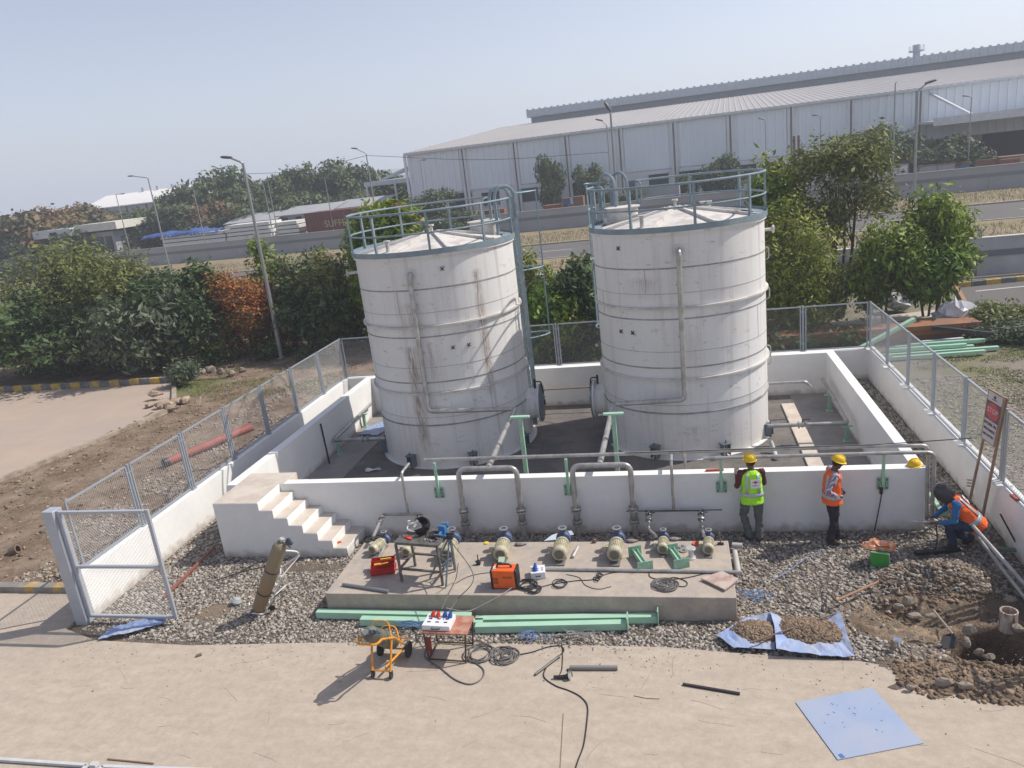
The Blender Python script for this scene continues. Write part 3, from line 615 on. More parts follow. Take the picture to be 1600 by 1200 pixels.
    for q in (-.24, .24):
        mb = MB(); pts = [rad*(r0+.02)+tan*q+V(0, 0, TH+.5)]+[rad*(r0-.26+.28*math.cos(b))+tan*q+V(0, 0, TH+1.0+.3*math.sin(b)) for b in np.linspace(0, PI, 9)]+[rad*(r0-.54)+tan*q+V(0, 0, TH+.05)]
        mb.tube(pts, (.045), 6); part(mb, 'grab_arch', m_blue, lo)
    cg = MB()
    for z in (2.6, 4.5, TH+1.08):
        cg.tube([rad*(r0+.72*math.sin(b))+tan*(-.36*math.cos(b))+V(0, 0, z) for b in np.linspace(0, PI, 13)], .02, 6)
    for b in (PI*.5,): cg.beam(rad*(r0+.72*math.sin(b))+tan*(-.36*math.cos(b))+V(0, 0, 2.6), rad*(r0+.72*math.sin(b))+tan*(-.36*math.cos(b))+V(0, 0, TH+1.1), .055, .02, rad)
    part(cg, 'cage', M('cage_paint', (.22, .31, .35), .5, .2), lo)
    # shell manway
    c, s = math.cos(man_ang), math.sin(man_ang); rad = V(c, s, 0)
    mb = MB(); mb.cyl(rad*(TR-.06)+V(0, 0, .95), rad*(TR+.32)+V(0, 0, .95), .42, n=32); mb.cyl(rad*(TR+.28)+V(0, 0, .95), rad*(TR+.325)+V(0, 0, .95), .52, n=32); o = part(mb, 'manway', mt, t)
    mb = MB(); mb.cyl(rad*(TR+.33)+V(0, 0, .95), rad*(TR+.36)+V(0, 0, .95), .52, n=32)
    for i in range(16): a = i*PI/8; tn = V(-s, c, 0)*math.cos(a)*.475+V(0, 0, math.sin(a)*.475); mb.cyl(rad*(TR+.355)+V(0, 0, .95)+tn, rad*(TR+.39)+V(0, 0, .95)+tn, .014, n=6)
    part(mb, 'manway_cover', M('manway_blue', (.16, .2, .24), .5, .3), o)
    mb = MB(); mb.tube([rad*(TR+.2)+V(0, 0, 1.55), rad*(TR+.38)+V(0, 0, 1.55), rad*(TR+.42)+V(0, 0, 1.2)], .02, 8, bend=.06); mb.cyl(rad*(TR+.2)+V(0, 0, 1.28), rad*(TR+.2)+V(0, 0, 1.62), .03); mb.box(rad*(TR+.43)+V(0, 0, .95), (.04, .04, .14)); part(mb, 'davit', m_dark, o)
    # anchor chairs
    for i in range(8):
        a = R(-66+i*45); c, s = math.cos(a), math.sin(a); mb = MB(); rm = Matrix.Rotation(a, 3, 'Z')
        for q in (-.09, .09): mb.box(V(c*(TR+.09), s*(TR+.09), .19)+rm @ V(0, q, 0), (.16, .014, .30), rz=a)
        mb.box((c*(TR+.1), s*(TR+.1), .35), (.2, .24, .02), rz=a); mb.cyl((c*(TR+.12), s*(TR+.12), .0), (c*(TR+.12), s*(TR+.12), .44), .02, n=8); part(mb, 'anchor_bracket', M('anchor_blue', (.14, .175, .205), .5, .3), t, .004)
    # four-armed marking stubs (small welded pads) on the shell front
    for (a, z) in stubs:
        c, s = math.cos(a), math.sin(a); mb = MB(); rad = V(c, s, 0); tan = V(-s, c, 0); p = rad*(TR+.012)+V(0, 0, z)
        for b in (PI/4, -PI/4): d = tan*math.cos(b)*.06+V(0, 0, math.sin(b)*.06); mb.beam(p-d, p+d, .016, .02, rad)
        mb.cyl(rad*TR+V(0, 0, z), rad*(TR+.05)+V(0, 0, z), .018, n=8); part(mb, 'shell_stub', m_dark, t)
    return t
T1 = tank(-10.46, 5.57, 'storage tank with rust runs, on the left, partly shaded by its twin', [(-.33, .22, .3, 3.3, 1.0), (.18, .1, 2.2, 3.4, .6), (1.45, .12, 1.6, 5.0, .9), (-.15, .5, 3.3, 4.4, .45)], R(30), R(2), R(40), (R(54), R(362)), [(R(-69), 5.1), (R(-69), 3.15), (R(-58), 3.15)])
T2 = tank(-4.19, 5.67, 'cleaner storage tank nearest the standing workers', [(-.8, .5, 3.9, 4.5, .5), (.2, .35, .3, .9, .4)], R(141), R(178), R(150), (R(-197), R(118)), [(R(-130), 5.15), (R(-133), 3.15), (R(-123), 3.15)])
def flange(mb, c, ax, r, th=.03): c = V(*c); ax = V(*ax).normalized(); mb.cyl(c-ax*th/2, c+ax*th/2, r, n=20)
# loops of conduit standing off the right side of the tanks, nozzle near the rim
def side_fit(tk, ang, zs):
    for z in zs:
        c, s = math.cos(ang), math.sin(ang); rad = V(c, s, 0); mb = MB(); mb.tube([rad*TR+V(0, 0, z), rad*(TR+.16)+V(0, 0, z), rad*(TR+.16)+V(0, 0, z-.3), rad*TR+V(0, 0, z-.3)], .016, 8, bend=.14); part(mb, 'lifting_loop', m_steel, tk)
    mb = MB(); rad = V(math.cos(ang), math.sin(ang), 0); mb.cyl(rad*TR+V(0, 0, 5.05), rad*(TR+.26)+V(0, 0, 5.05), .04); mb.cyl(rad*(TR+.26)+V(0, 0, 5.05), rad*(TR+.29)+V(0, 0, 5.05), .1); part(mb, 'side_nozzle', m_roof, tk)
side_fit(T2, R(8), (4.62, 3.62, 2.1, .0+1.9)); side_fit(T1, R(-160), ())
# overflow pipes clamped on the shells
def overflow(tk, x0, z0, x1, z1, xh):
    L = tk.location; y = -(TR+.10)
    # points in tank coordinates
    a = x0-L.x; b = x1-L.x; yy = 3.36-L.y
    mb = MB(); mb.tube([(a, -math.sqrt(TR**2-a*a)+.02, z0), (a, yy, z0), (a-.03, yy, z1), (b, yy, z1-.03), (xh-L.x, -.14-L.y, 1.52)], .06, 14, bend=.13)
    o = part(mb, 'overflow_pipe', m_steel, tk)
    mb = MB(); mb.cyl((a, -math.sqrt(TR**2-a*a)-.0, z0), (a, -math.sqrt(TR**2-a*a)-.03, z0), .13, n=24); part(mb, 'nozzle_pad', m_roof, tk)
    for z in (4.3, 3.1): mb = MB(); mb.box((a-.02, yy+.06, z), (.16, .1, .03)); part(mb, 'pipe_clamp', m_steel, tk)
overflow(T1, -10.47, 5.06, -8.27, 1.60, -8.15); overflow(T2, -4.17, 5.06, -5.87, 1.60, -5.9)

# ================================================================== PIPEWORK ON THE BUND WALL
def u_header(label, x0, x1):
    y = -.14; t = thing('pipe_header', label, 'pipe', ((x0+x1)/2, y, 0), 0, 'looped pipe headers')
    mb = MB(); mb.tube([(x0, y, .62), (x0, y, 1.52), (x1, y, 1.52), (x1, y, .62)], .055, 14, bend=.16); part(mb, 'pipe_loop', m_steel, t, 0, True)
    for x in (x0, x1):
        mb = MB(); mb.cyl((x, y, -.02), (x, y, .24), .055, n=14); mb.cyl((x, y, .34), (x, y, .52), .05, n=14); part(mb, 'lower_leg', m_steel, t, 0, True)
        for z in (.29, .57):
            mb = MB(); mb.cyl((x, y, z-.046), (x, y, z-.014), .1, n=20); mb.cyl((x, y, z+.014), (x, y, z+.046), .1, n=20)
            for i in range(8): a = i*PI/4; mb.cyl((x+.08*math.cos(a), y+.08*math.sin(a), z-.065), (x+.08*math.cos(a), y+.08*math.sin(a), z+.065), .009, n=6)
            part(mb, 'flange', m_steel, t, .003, True)
        mb = MB(); mb.lathe([(.05, 0), (.07, .03), (.07, .15), (.05, .18)], (x, y, .34), 16); part(mb, 'expansion_joint', M('joint_metal', (.3, .29, .28), .45, .5), t, 0, True)
u_header('silver pipe loop over the bund wall between the table and the vest', -8.80, -7.58) if False else u_header('silver looped pipe header in front of the rust stained tank', -8.80, -7.58)
u_header('silver looped pipe header in front of the cleaner tank', -6.45, -5.31)
def pipe(label, pts, r, mat=None, bend=.12, name='pipe', cat='pipe', group=None, n=12): 
    return solo(MB().tube(pts, r, n, bend=bend), name, label, cat, mat or m_steel, group)
pipe('long silver pipe running above the whole bund wall, bent down at its right end', [(-9.55, .02, 1.68), (-1.0, .02, 1.68), (.02, .02, 1.66), (.02, -.07, .1)], .036, bend=.12)
pipe('shorter silver pipe over the wall ending in the corner drop', [(-3.93, -.10, 1.585), (-.35, -.10, 1.585), (.09, -.10, 1.57), (.09, -.12, .1)], .036, bend=.12)
pipe('thin dark rod lying across the top of the bund pipes', [(-5.4, -.04, 1.722), (-.9, -.02, 1.722), (.75, .1, 1.74)], .009, m_dark, 0, 'steel_rod', 'rod', n=6)
# green supports bolted to the front of the wall
for i, (u, lab) in enumerate(((684, 'green pipe support on the wall nearest the stairs'), (888, 'green pipe support on the wall between the two pipe loops'), (1127, 'green pipe support beside the worker in the lime vest'), (1379, 'green pipe support at the right end of the wall'))):
    x = Yp(u, 755, -.02).x; t = thing('pipe_support', lab, 'bracket', (x, -.01, .9), 0, 'green pipe supports')
    mb = MB(); mb.box((0, -.012, .05), (.2, .012, .24)); part(mb, 'back_plate', m_green, t, .003)
    mb = MB(); mb.beam((0, -.04, -.02), (0, -.04, .66 if i > 1 else .74), .055, .045, (0, 1, 0)); part(mb, 'upright', m_greenp, t, .003)
    mb = MB()
    for q in (-.045, .045): mb.beam((q, -.02, .08), (q, -.07, .0), .012, .05)
    part(mb, 'gusset', m_green, t)
    mb = MB()
    for a in (-.07, .07):
        for z in (-.03, .13): mb.cyl((a, -.02, z), (a, -.035, z), .014, n=6)
    part(mb, 'bolt', m_dark, t)
# T-shaped green supports inside the bund
for u, v, lab in ((812, 650, 'tall green pipe stand beside the rust stained tank'), (958, 645, 'tall green pipe stand beside the cleaner tank')):
    p = Yp(u, v, 1.15); t = thing('pipe_stand', lab, 'pipe stand', (p.x, 1.15, .02), 0, 'green pipe stands in the bund'); h = p.z-.02
    mb = MB(); mb.beam((0, 0, 0), (0, 0, h-.04), .09, .09, (0, 1, 0)); part(mb, 'column', m_green, t, .004)
    mb = MB(); mb.box((0, 0, h-.02), (.42, .1, .04)); part(mb, 'cross_bar', m_greenp, t, .004); mb = MB(); mb.box((0, 0, .007), (.2, .2, .014)); part(mb, 'foot_plate', m_green, t)
# wall-mounted small headers feeding the small pumps
def valve(mb, mh, c, ax, r=.05):
    c = V(*c); ax = V(*ax).normalized(); mb.sph(c, r*1.25, 12, 8)
    for k in (-1, 1): mb.cyl(c+ax*k*r*1.5-ax*.012, c+ax*k*r*1.5+ax*.012, r*1.7, n=16)
    mb.cyl(c-ax*r*1.6, c+ax*r*1.6, r*.9)
    up = V(0, 0, 1) if abs(ax.z) < .8 else V(0, -1, 0); mh.cyl(c, c+up*r*2.4, r*.25); mh.beam(c+up*r*2.4, c+up*r*2.4+V(r*3.2, 0, 0), r*.5, r*.3)
def small_header(label, xt, xl, xr, drop, topz=1.5):
    t = thing('pipe_header', label, 'pipe', (xt, -.13, 0), 0, 'small pipe headers'); y = -.13
    mb = MB(); mb.tube([(xt, .35, topz), (xt, y, topz), (xt, y, .52)], .03, 10, bend=.08); part(mb, 'riser', m_steel, t, 0, True)
    mb = MB(); mb.cyl((xl, y, .52), (xr, y, .52), .03); part(mb, 'manifold', m_steel, t, 0, True)
    for (xa, pts) in drop:
        mb = MB(); mb.tube([(xa, y, .52)]+pts, .032, 10, bend=.06); part(mb, 'branch', m_steel, t, 0, True)
        mv = MB(); mh = MB(); q = V(*pts[0]); p = V(xa, y, .52); valve(mv, mh, p.lerp(q, .35), q-p, .04); o = part(mv, 'valve', m_steel, t, 0, True); o2 = part(mh, 'valve_handle', m_dark, o) if False else None
        mh.v = [tuple(V(*z)-t.location) for z in mh.v]; part(mh, 'valve_handle', m_dark, o)
small_header('thin pipe header on the wall feeding the pumps beside the stairs', -10.03, -10.62, -9.74, [(-10.6, [(-10.35, -1.3, .62)]), (-9.76, [(-9.62, -1.0, .62)])], 1.47)
small_header('thin pipe header on the wall feeding the two small right pumps', -4.53, -5.1, -3.95, [(-5.02, [(-5.02, -.5, .3), (-4.85, -1.35, .62)]), (-4.02, [(-4.02, -.5, .3), (-4.0, -1.35, .62)])], 1.5)
o = solo(MB().cyl((-5.45, -.16, .53), (-3.62, -.16, .53), .01, n=6), 'steel_rod', 'thin dark rod resting on the small right pipe header', 'rod', m_dark)
pipe('short upright pipe stub behind the wall near the right pipe header', [(-4.27, .5, .03), (-4.27, .5, 1.42), (-4.35, .5, 1.5)], .03, bend=.05)
solo(MB().box((-3.72, .1, BH+.022), (.34, .04, .035), rz=.05), 'level_tool', 'red spirit level lying on the bund wall', 'spirit level', M('red_tool', (.45, .07, .05), .5), bev=.004)
# outlet pipe right of the clean tank, with valve, bend and return to the back
def outlet(label, pts, vc, ax, group=None):
    t = thing('outlet_pipe', label, 'pipe', (pts[0][0], pts[0][1], 0)); mb = MB(); mb.tube(pts, .05, 12, bend=.12); part(mb, 'pipe_run', m_steel, t, 0, True)
    mv = MB(); mh = MB(); valve(mv, mh, vc, ax, .055); o = part(mv, 'valve', m_steel, t, 0, True); mh.v = [tuple(V(*z)-t.location) for z in mh.v]; part(mh, 'valve_handle', m_dark, o)
    return t
pa = G(1325, 661, .5); pb = G(1200, 668, .5)
outlet('silver outlet pipe with valve between the cleaner tank and the right bund wall', [(-2.25, pa.y, .5), (pa.x, pa.y, .5), (pa.x-.0, 7.6, .62)], (-1.45, pa.y, .5), (1, 0, 0))
pc = G(521, 688, .45)
outlet('grey outlet pipe with valve between the rust stained tank and the left bund wall', [(-12.35, pc.y, .45), (pc.x, pc.y, .45), (pc.x, 7.6, .55)], (-12.95, pc.y, .45), (1, 0, 0))
for x, y, h, lab in ((pa.x-.02, pa.y-.0, .44, 'short green stand under the outlet pipe bend beside the right bund wall'), (pa.x-.0, 6.6, .5, 'short green stand under the far run of the right outlet pipe'), (pc.x+.1, pc.y, .39, 'short green stand under the left outlet pipe bend'), (pc.x, 6.9, .46, 'short green stand under the far run of the left outlet pipe')):
    t = thing('pipe_stand', lab, 'pipe stand', (x, y, .035)); mb = MB(); mb.beam((0, 0, 0), (0, 0, h-.06), .08, .08, (0, 1, 0)); part(mb, 'column', m_green, t, .003); mb = MB(); mb.box((0, 0, h-.05), (.26, .09, .03)); part(mb, 'cross_bar', m_greenp, t, .003); mb = MB(); mb.box((0, 0, .006), (.18, .18, .012)); part(mb, 'foot_plate', m_green, t)
p = G(1200, 596, 1.0); pipe('short bent silver pipe beside the back right corner of the bund', [(-2.2, 6.4, .95), (-1.05, 6.4, .95), (-.93, 6.4, .8)], .04, bend=.07)
p = G(1212, 712, .08); pipe('loose elbow pipe on the bund floor behind the lime vest', [(p.x-.06, p.y+.42, .28), (p.x, p.y+.3, .1), (p.x+.0, p.y-.15, .08)], .05, M('grey_pvc', (.5, .5, .5), .5), .1, 'loose_pipe')
for (u, v), (u2, v2), z1, lab in (((515, 725), (490, 660), 1.0, 'dark flat bar leaning on the left bund wall'),): 
    a = G(u, v, .04); solo(MB().beam(a, (BX0+BT+.03, a.y+.35, 1.1), .05, .012, (0, 1, 0)), 'flat_bar', lab, 'bar', m_dark)
pipe('thin rusty pipe along the back wall between the tanks', [(-8.4, 7.6, .72), (-5.0, 7.6, .74)], .025, M('rust_pipe', (.26, .2, .16), .8), 0)
# ================================================================== PLINTH AND MACHINES
PZ = .40
t = thing('concrete_plinth', 'low concrete plinth carrying the row of pumps', 'plinth', (-7.1, -2.05, 0))
mb = MB(); mb.bx(-10.66, -3.58, -2.97, -1.13, -.12, PZ); part(mb, 'slab', m_plconc, t, .012, True)
m_cream = M('cream_motor_paint', (.46, .43, .31), .45, .05, var=.08, sc=8, c2=(.33, .30, .22), c2amt=.25, c2sc=9)
m_bluep = M('blue_pump_paint', (.075, .11, .215), .5, .1, var=.2, sc=9, c2=(.1, .1, .11), c2amt=.3, c2sc=9)
def pump(label, x, y, s, rz=0.0):
    t = thing('pump', label, 'pump', (x, y, PZ), rz, 'pumps on the plinth')
    r = .165*s; zc = r+.055*s; L = .5*s       # motor axis along y, fan cover towards the viewer
    mb = MB(); mb.box((0, L*.6, .016*s), (.22*s, .8*s, .032*s)); part(mb, 'base_frame', M('base_grey', (.16, .155, .15), .8), t, .004)
    mb = MB(); mb.cyl((0, .13*s, zc), (0, L, zc), r*.86, n=28)
    for k in range(26):
        a = k*2*PI/26; c, sn = math.cos(a), math.sin(a); mb.beam((c*r*.92, .14*s, zc+sn*r*.92), (c*r*.92, L-.02*s, zc+sn*r*.92), .008*s, .026*s*1.3, (c, 0, sn))
    mb.cyl((0, L-.02*s, zc), (0, L+.03*s, zc), r*.98, n=28); part(mb, 'motor_body', m_cream, t)
    mb = MB(); mb.lathe([(0, 0), (r*.62, .0), (r*.66, .006), (r*.8, .0), (r*.96, .025*s), (r*1.0, .06*s), (r*1.0, .15*s), (r*.9, .152*s)], (0, 0, zc), 32, (0, 1, 0)); o = part(mb, 'fan_cover', m_cream, t)
    mb = MB(); mb.cyl((0, -.006, zc), (0, .004, zc), r*.62, n=28)
    part(mb, 'fan_grille', M('grille_grey', (.15, .14, .10), .7), o)
    mb = MB(); mb.box((-r*1.25, .3*s, zc+.02*s), (.14*s, .17*s, .13*s)); mb.cyl((-r*1.25, .3*s-.12*s, zc+.0), (-r*1.25, .3*s-.06*s, zc+.0), .02*s, n=10); part(mb, 'terminal_box', m_cream, t, .01*s)
    for k in (-1, 1): part(MB().box((k*r*.62, .31*s, .05*s), (.06*s, .28*s, .06*s)), 'foot', m_cream, t, .004)
    mb = MB(); mb.lathe([(r*.5, 0), (r*.62, .04*s), (r*.6, .14*s), (r*.95, .17*s), (r*1.02, .2*s), (r*1.02, .27*s), (r*.9, .3*s), (r*.3, .31*s)], (0, L+.02*s, zc), 28, (0, 1, 0)); part(mb, 'pump_bracket', m_bluep, t)
    mb = MB(); mb.cyl((0, L+.22*s, zc+r*.8), (0, L+.22*s, zc+r*1.55), r*.36, n=18); mb.cyl((0, L+.22*s, zc+r*1.52), (0, L+.22*s, zc+r*1.62), r*.6, n=22); mb.cyl((0, L+.3*s, zc), (0, L+.44*s, zc), r*.4, n=18); mb.cyl((0, L+.42*s, zc), (0, L+.455*s, zc), r*.66, n=22); part(mb, 'volute', m_bluep, t, .004)
    mb = MB(); mb.lathe([(r*.62, 0), (r*.62, .012), (r*.36, .012)], (0, L+.22*s, zc+r*1.62), 20); part(mb, 'discharge_flange', m_steel, t)
    return t
PUMPS = [(583, 870, .62, 'cream pump motor nearest the stairs, beside the red tool box', R(-14)), (635, 872, .56, 'small cream pump seen beneath the steel work table', 0), (700, 882, .84, 'large cream pump partly hidden by the pipe tripod', R(4)), (783, 881, .82, 'large cream pump just behind the orange welding set', R(3)), (875, 881, .82, 'large cream pump in front of the crumpled blue sheet, behind the white socket box', 0), (961, 882, .82, 'large cream pump left of the first green bracket', R(-2)), (1036, 869, .6, 'small cream pump between the two green brackets', R(-2)), (1107, 870, .6, 'small cream pump beside the hammer at the plinth end', R(-4))]
for u, v, s, lab, rz in PUMPS: p = G(u, v, PZ); pump(lab, p.x, p.y+.0, s, rz)
# work table with vice, welding mask, leads
m_tbl = M('grimy_steel', (.17, .165, .16), .55, .4, var=.2, sc=6, c2=(.1, .08, .06), c2amt=.3, c2sc=5)
# corners measured on the photograph: top at z = PZ+.72
TZ = PZ+.80
A = G(615, 847, TZ); B = G(683, 852, TZ); C = G(697, 836, TZ); D = G(634, 826, TZ)
tw = (B-A).length; ta = math.atan2((B-A).y, (B-A).x); td = .58
t = thing('work_table', 'grimy steel work table standing on the plinth', 'table', (A.x, A.y, PZ), ta)
h = TZ-PZ
mb = MB(); mb.box((tw/2, td/2, h-.008), (tw, td, .014)); part(mb, 'table_top', m_tbl, t, .003)
mb = MB()
for a, b in (((0, 0), (tw, 0)), ((tw, 0), (tw, td)), ((tw, td), (0, td)), ((0, td), (0, 0))):
    for z in (h-.035, .26): mb.beam((a[0]+(.02 if a[0] == 0 else -.02), a[1]+(.02 if a[1] == 0 else -.02), z), (b[0]+(.02 if b[0] == 0 else -.02), b[1]+(.02 if b[1] == 0 else -.02), z), .035, .035)
part(mb, 'frame', m_tbl, t)
for x in (.02, tw-.02):
    for y in (.02, td-.02): mb = MB(); mb.beam((x, y, 0), (x, y, h-.052), .04, .04, (0, 1, 0)); part(mb, 'leg', m_tbl, t, .003)
def onT(x, y, z=0): c, s = math.cos(ta), math.sin(ta); return V(A.x+c*x-s*y, A.y+s*x+c*y, TZ+z)
t = thing('welding_mask', 'black welding mask lying on the steel work table', 'welding mask', tuple(onT(.30, .38)), .5)
mb = MB(); mb.lathe([(.15, 0), (.16, .06), (.145, .16), (.09, .23), (.0, .25)], (0, 0, .12), 20, (.75, -.5, .35), a0=-2.2, a1=2.2); mb.lathe([(.142, 0), (.152, .06), (.137, .155), (.085, .22), (.0, .24)], (0, 0, .12), 20, (.75, -.5, .35), a0=-2.2, a1=2.2); part(mb, 'shell', M('black_plastic', (.018, .018, .02), .38, var=.1), t)
mb = MB(); mb.tube([(.13*math.cos(a)-.05, .13*math.sin(a), .13+.02*math.sin(a)) for a in np.linspace(0, 2*PI, 20)], .012, 6); mb.box((-.12, .08, .2), (.05, .03, .08)); part(mb, 'head_band', M('white_plastic', (.6, .6, .6), .4), t)
t = thing('bench_vice', 'blue bench vice fixed at the corner of the work table', 'vice', tuple(onT(tw-.02, .35)), ta)
mb = MB(); mb.box((0, 0, .02), (.12, .16, .04)); mb.box((0, -.01, .1), (.09, .12, .13)); mb.box((0, .09, .17), (.13, .05, .10)); mb.box((0, -.06, .17), (.13, .05, .10)); mb.cyl((0, -.2, .12), (0, .05, .12), .024, n=12); part(mb, 'body', M('vice_blue', (.03, .16, .38), .4), t, .008)
mb = MB(); mb.cyl((-.09, -.2, .12), (.09, -.2, .12), .008, n=6); mb.box((0, .062, .19), (.12, .008, .06)); mb.box((0, -.032, .19), (.12, .008, .06)); part(mb, 'screw_bar', m_steel, t)
solo(MB().box(onT(.2, .17, .014), (.14, .055, .028), rz=ta-.5).box(onT(.27, .13, .016), (.07, .035, .02), rz=ta-.1), 'torch_tool', 'small red hand tool on the work table', 'tool', M('bright_red', (.75, .07, .03), .45), bev=.006)
solo(MB().tube(coil(onT(.62, .34), .09, 4, .008), .008, 6), 'cable_coil', 'black lead coiled on the steel work table', 'cable', M('black_rubber', (.03, .03, .03), .6))
g = random.Random(5)
for k, (x, y) in enumerate(((.55, .14), (.68, .12), (.76, .22), (.12, .45))):
    solo(MB().box(onT(x, y, .01), (.09, .03, .018), rz=g.uniform(0, 3)).cyl(onT(x+.03, y+.03, .012), onT(x+.07, y-.02, .012), .01, n=6), 'hand_tool', ('small steel clamp at the front edge of the work table', 'steel spanner beside the coil on the work table', 'short steel offcut right of the coil on the table', 'steel offcut beside the black welding mask')[k], 'tool', m_steel)
# folding pipe tripod
fx = [G(697, 919, PZ), G(712, 893, PZ), G(672, 905, PZ)]; top = Yp(702, 838, G(700, 900, PZ).y)
t = thing('pipe_tripod', 'folding blue grey pipe tripod beside the work table', 'tripod', (fx[0].x, fx[0].y, PZ))
for q in fx: mb = MB(); mb.tube([tuple(top), tuple(q+V(0, 0, .02))], .018, 8); part(mb, 'leg', M('tripod_paint', (.16, .21, .26), .45, .4, var=.2), t, 0, True)
mb = MB(); mid = (fx[0]+fx[1]+fx[2])/3+V(0, 0, .28)
for q in fx: mb.tube([tuple(mid), tuple(q.lerp(top, .45))], .01, 6)
part(mb, 'brace', MATS['tripod_paint'], t, 0, True)
mb = MB(); mb.box(top, (.14, .1, .08)); mb.cyl(top+V(-.09, 0, .05), top+V(.09, 0, .05), .02); part(mb, 'head', m_dark, t, .008, True)
# red cantilever tool box
p = G(600, 892, PZ); t = thing('tool_box', 'open red metal tool box with folding trays on the plinth', 'tool box', (p.x, p.y, PZ), R(14))
m_red = M('tool_box_red', (.48, .035, .03), .35, .1, var=.12, sc=6)
for k, (y, z, tilt) in enumerate(((-.1, .1, 0), (.0, .16, 0), (.1, .2, 0))):
    mb = MB()
    mb.box((0, y, z-.06), (.44, .13, .006)); mb.box((0, y-.065, z-.03), (.44, .006, .07)); mb.box((0, y+.065, z-.03), (.44, .006, .07)); mb.box((-.217, y, z-.03), (.006, .13, .07)); mb.box((.217, y, z-.03), (.006, .13, .07)); part(mb, 'tray', m_red, t, .003)
mb = MB(); mb.box((0, 0, .035), (.45, .3, .07)); mb.box((0, -.165, .1), (.44, .006, .14), mat=Matrix.Rotation(R(30), 3, 'X')); part(mb, 'base_box', m_red, t, .006)
mb = MB(); mb.cyl((-.15, -.02, .14), (.1, .02, .15), .012); mb.box((.05, .1, .19), (.2, .03, .02)); mb.box((-.1, .0, .15), (.12, .05, .02)); part(mb, 'tool', M('yellow_plastic', (.6, .45, .05), .5), t)
# orange welding set
p0 = G(768, 921, PZ); p1 = G(810, 922, PZ); p = (p0+p1)/2; Wd = (p1-p0).length
t = thing('welding_machine', 'orange welding machine with a black carry handle', 'welding machine', (p.x, p.y+.13, PZ), 0)
m_or = M('welder_orange', (.80, .13, .02), .42, var=.08, sc=5, c2=(.6, .1, .03), c2amt=.25, c2sc=3)
mb = MB(); mb.box((0, 0, .19), (Wd-.06, .25, .34)); o = part(mb, 'housing', m_or, t, .018)
mb = MB()
for k in (-1, 1): mb.box((k*(Wd/2-.028), 0, .185), (.05, .262, .355))
part(mb, 'end_cap', MATS['black_plastic'], t, .02)
mb = MB(); mb.tube([(-.13, 0, .36), (-.11, 0, .42), (.11, 0, .42), (.13, 0, .36)], .016, 8, bend=.05); part(mb, 'handle', MATS['black_plastic'], t)
mb = MB()
for k in range(5): mb.box((-.15, -.127, .12+k*.025), (.1, .004, .008))
part(mb, 'vent_slot', m_dark, o)
lettering('•RILON', .055, M('black_print', (.03, .03, .03), .6), o, Matrix.Translation((.06, -.1262, .23)) @ Matrix.Rotation(PI/2, 4, 'X'))
mb = MB(); mb.box((-.16, -.01, .363), (.06, .09, .004)); part(mb, 'label_sticker', MATS['white_plastic'], o)
solo(MB().box((p.x-.08, p.y+.32, PZ+.4), (.11, .10, .006), mat=Matrix.Rotation(R(35), 3, 'X')).box((p.x-.08, p.y+.33, PZ+.18), (.02, .02, .36)), 'paper_tag', 'pale green paper tag stuck up behind the welding machine', 'tag', M('pale_green_paper', (.45, .62, .42), .8))
# white socket box with plugs on the plinth
def socket_box(name, label, loc, rz, w, d, h, plugs, tilt=0):
    t = thing(name, label, 'socket box', loc, rz)
    mb = MB(); mb.box((0, 0, h/2), (w, d, h)); part(mb, 'case', M('white_enamel', (.68, .69, .72), .4, var=.03), t, .008)
    mb = MB()
    for i in range(3):
        for j in range(2): mb.box((-w*.3+i*w*.3, -d*.2+j*d*.25, h+.003), (w*.12, d*.07, .006))
    part(mb, 'switch', m_dark, t)
    for (x, y, c, up) in plugs: mb = MB(); mb.cyl((x, y, h), (x+.0, y+.02, h+.045), .036, n=14); mb.cyl((x, y+.02, h+.045), (x+.01, y+.05, h+.075), .024, n=10); part(mb, 'plug', M('plug_'+c, {'red': (.6, .05, .03), 'blue': (.03, .1, .42), 'white': (.6, .6, .62)}[c], .4), t)
    mb = MB(); mb.tube([(-w*.14, -d/2, h*.55), (-w*.14, -d/2-.03, h*.55), (w*.14, -d/2-.03, h*.55), (w*.14, -d/2, h*.55)], .008, 6, bend=.02); part(mb, 'handle', m_dark, t)
    return t
p = G(840, 903, PZ); socket_box('socket_box', 'white socket box with one blue plug on the plinth', (p.x, p.y+.08, PZ), R(12), .26, .26, .13, [(-.04, .02, 'blue', 0), (-.04, -.06, 'blue', 0)])
solo(MB().tube(coil(G(822, 915, PZ), .14, 6, .009), .009, 6), 'cable_coil', 'tangled dark leads between the orange welder and the white socket box', 'cable', m_dark)
solo(MB().tube(coil(G(833, 922, PZ), .10, 4, .009, ang=2), .009, 6), 'cable_coil', 'tangled dark leads hanging at the plinth edge below the socket box', 'cable', m_dark)
solo(MB().tube(coil(G(872, 913, PZ), .11, 3, .007), .007, 6), 'cable_coil', 'small loose coil of dark cable right of the socket box', 'cable', m_dark)
solo(MB().tube(coil(G(1039, 915, PZ), .165, 7, .009), .009, 6).tube(coil(G(1039, 915, PZ), .10, 5, .009, ang=1.5), .009, 6), 'cable_coil', 'large neat coil of grey cable on the right half of the plinth', 'cable', M('grey_cable', (.13, .125, .12), .55))
def cable(label, pts, r=.008, mat=None, z=PZ, k=7):
    q = [tuple((G(u, v, z)+V(0, 0, r)) if not isinstance(u, Vector) else u) for u, v in pts]
    return solo(MB().tube(spline(q, k), r, 6), 'cable', label, 'cable', mat or MATS['black_rubber'])
cable('thin dark cable looping from the socket box to the twin rings', [(845, 918), (865, 913), (900, 908), (928, 906), (950, 897), (985, 892)])
cable('thin dark cable trailing across the middle of the plinth', [(885, 898), (905, 903), (915, 915), (935, 921), (955, 917)], .006)
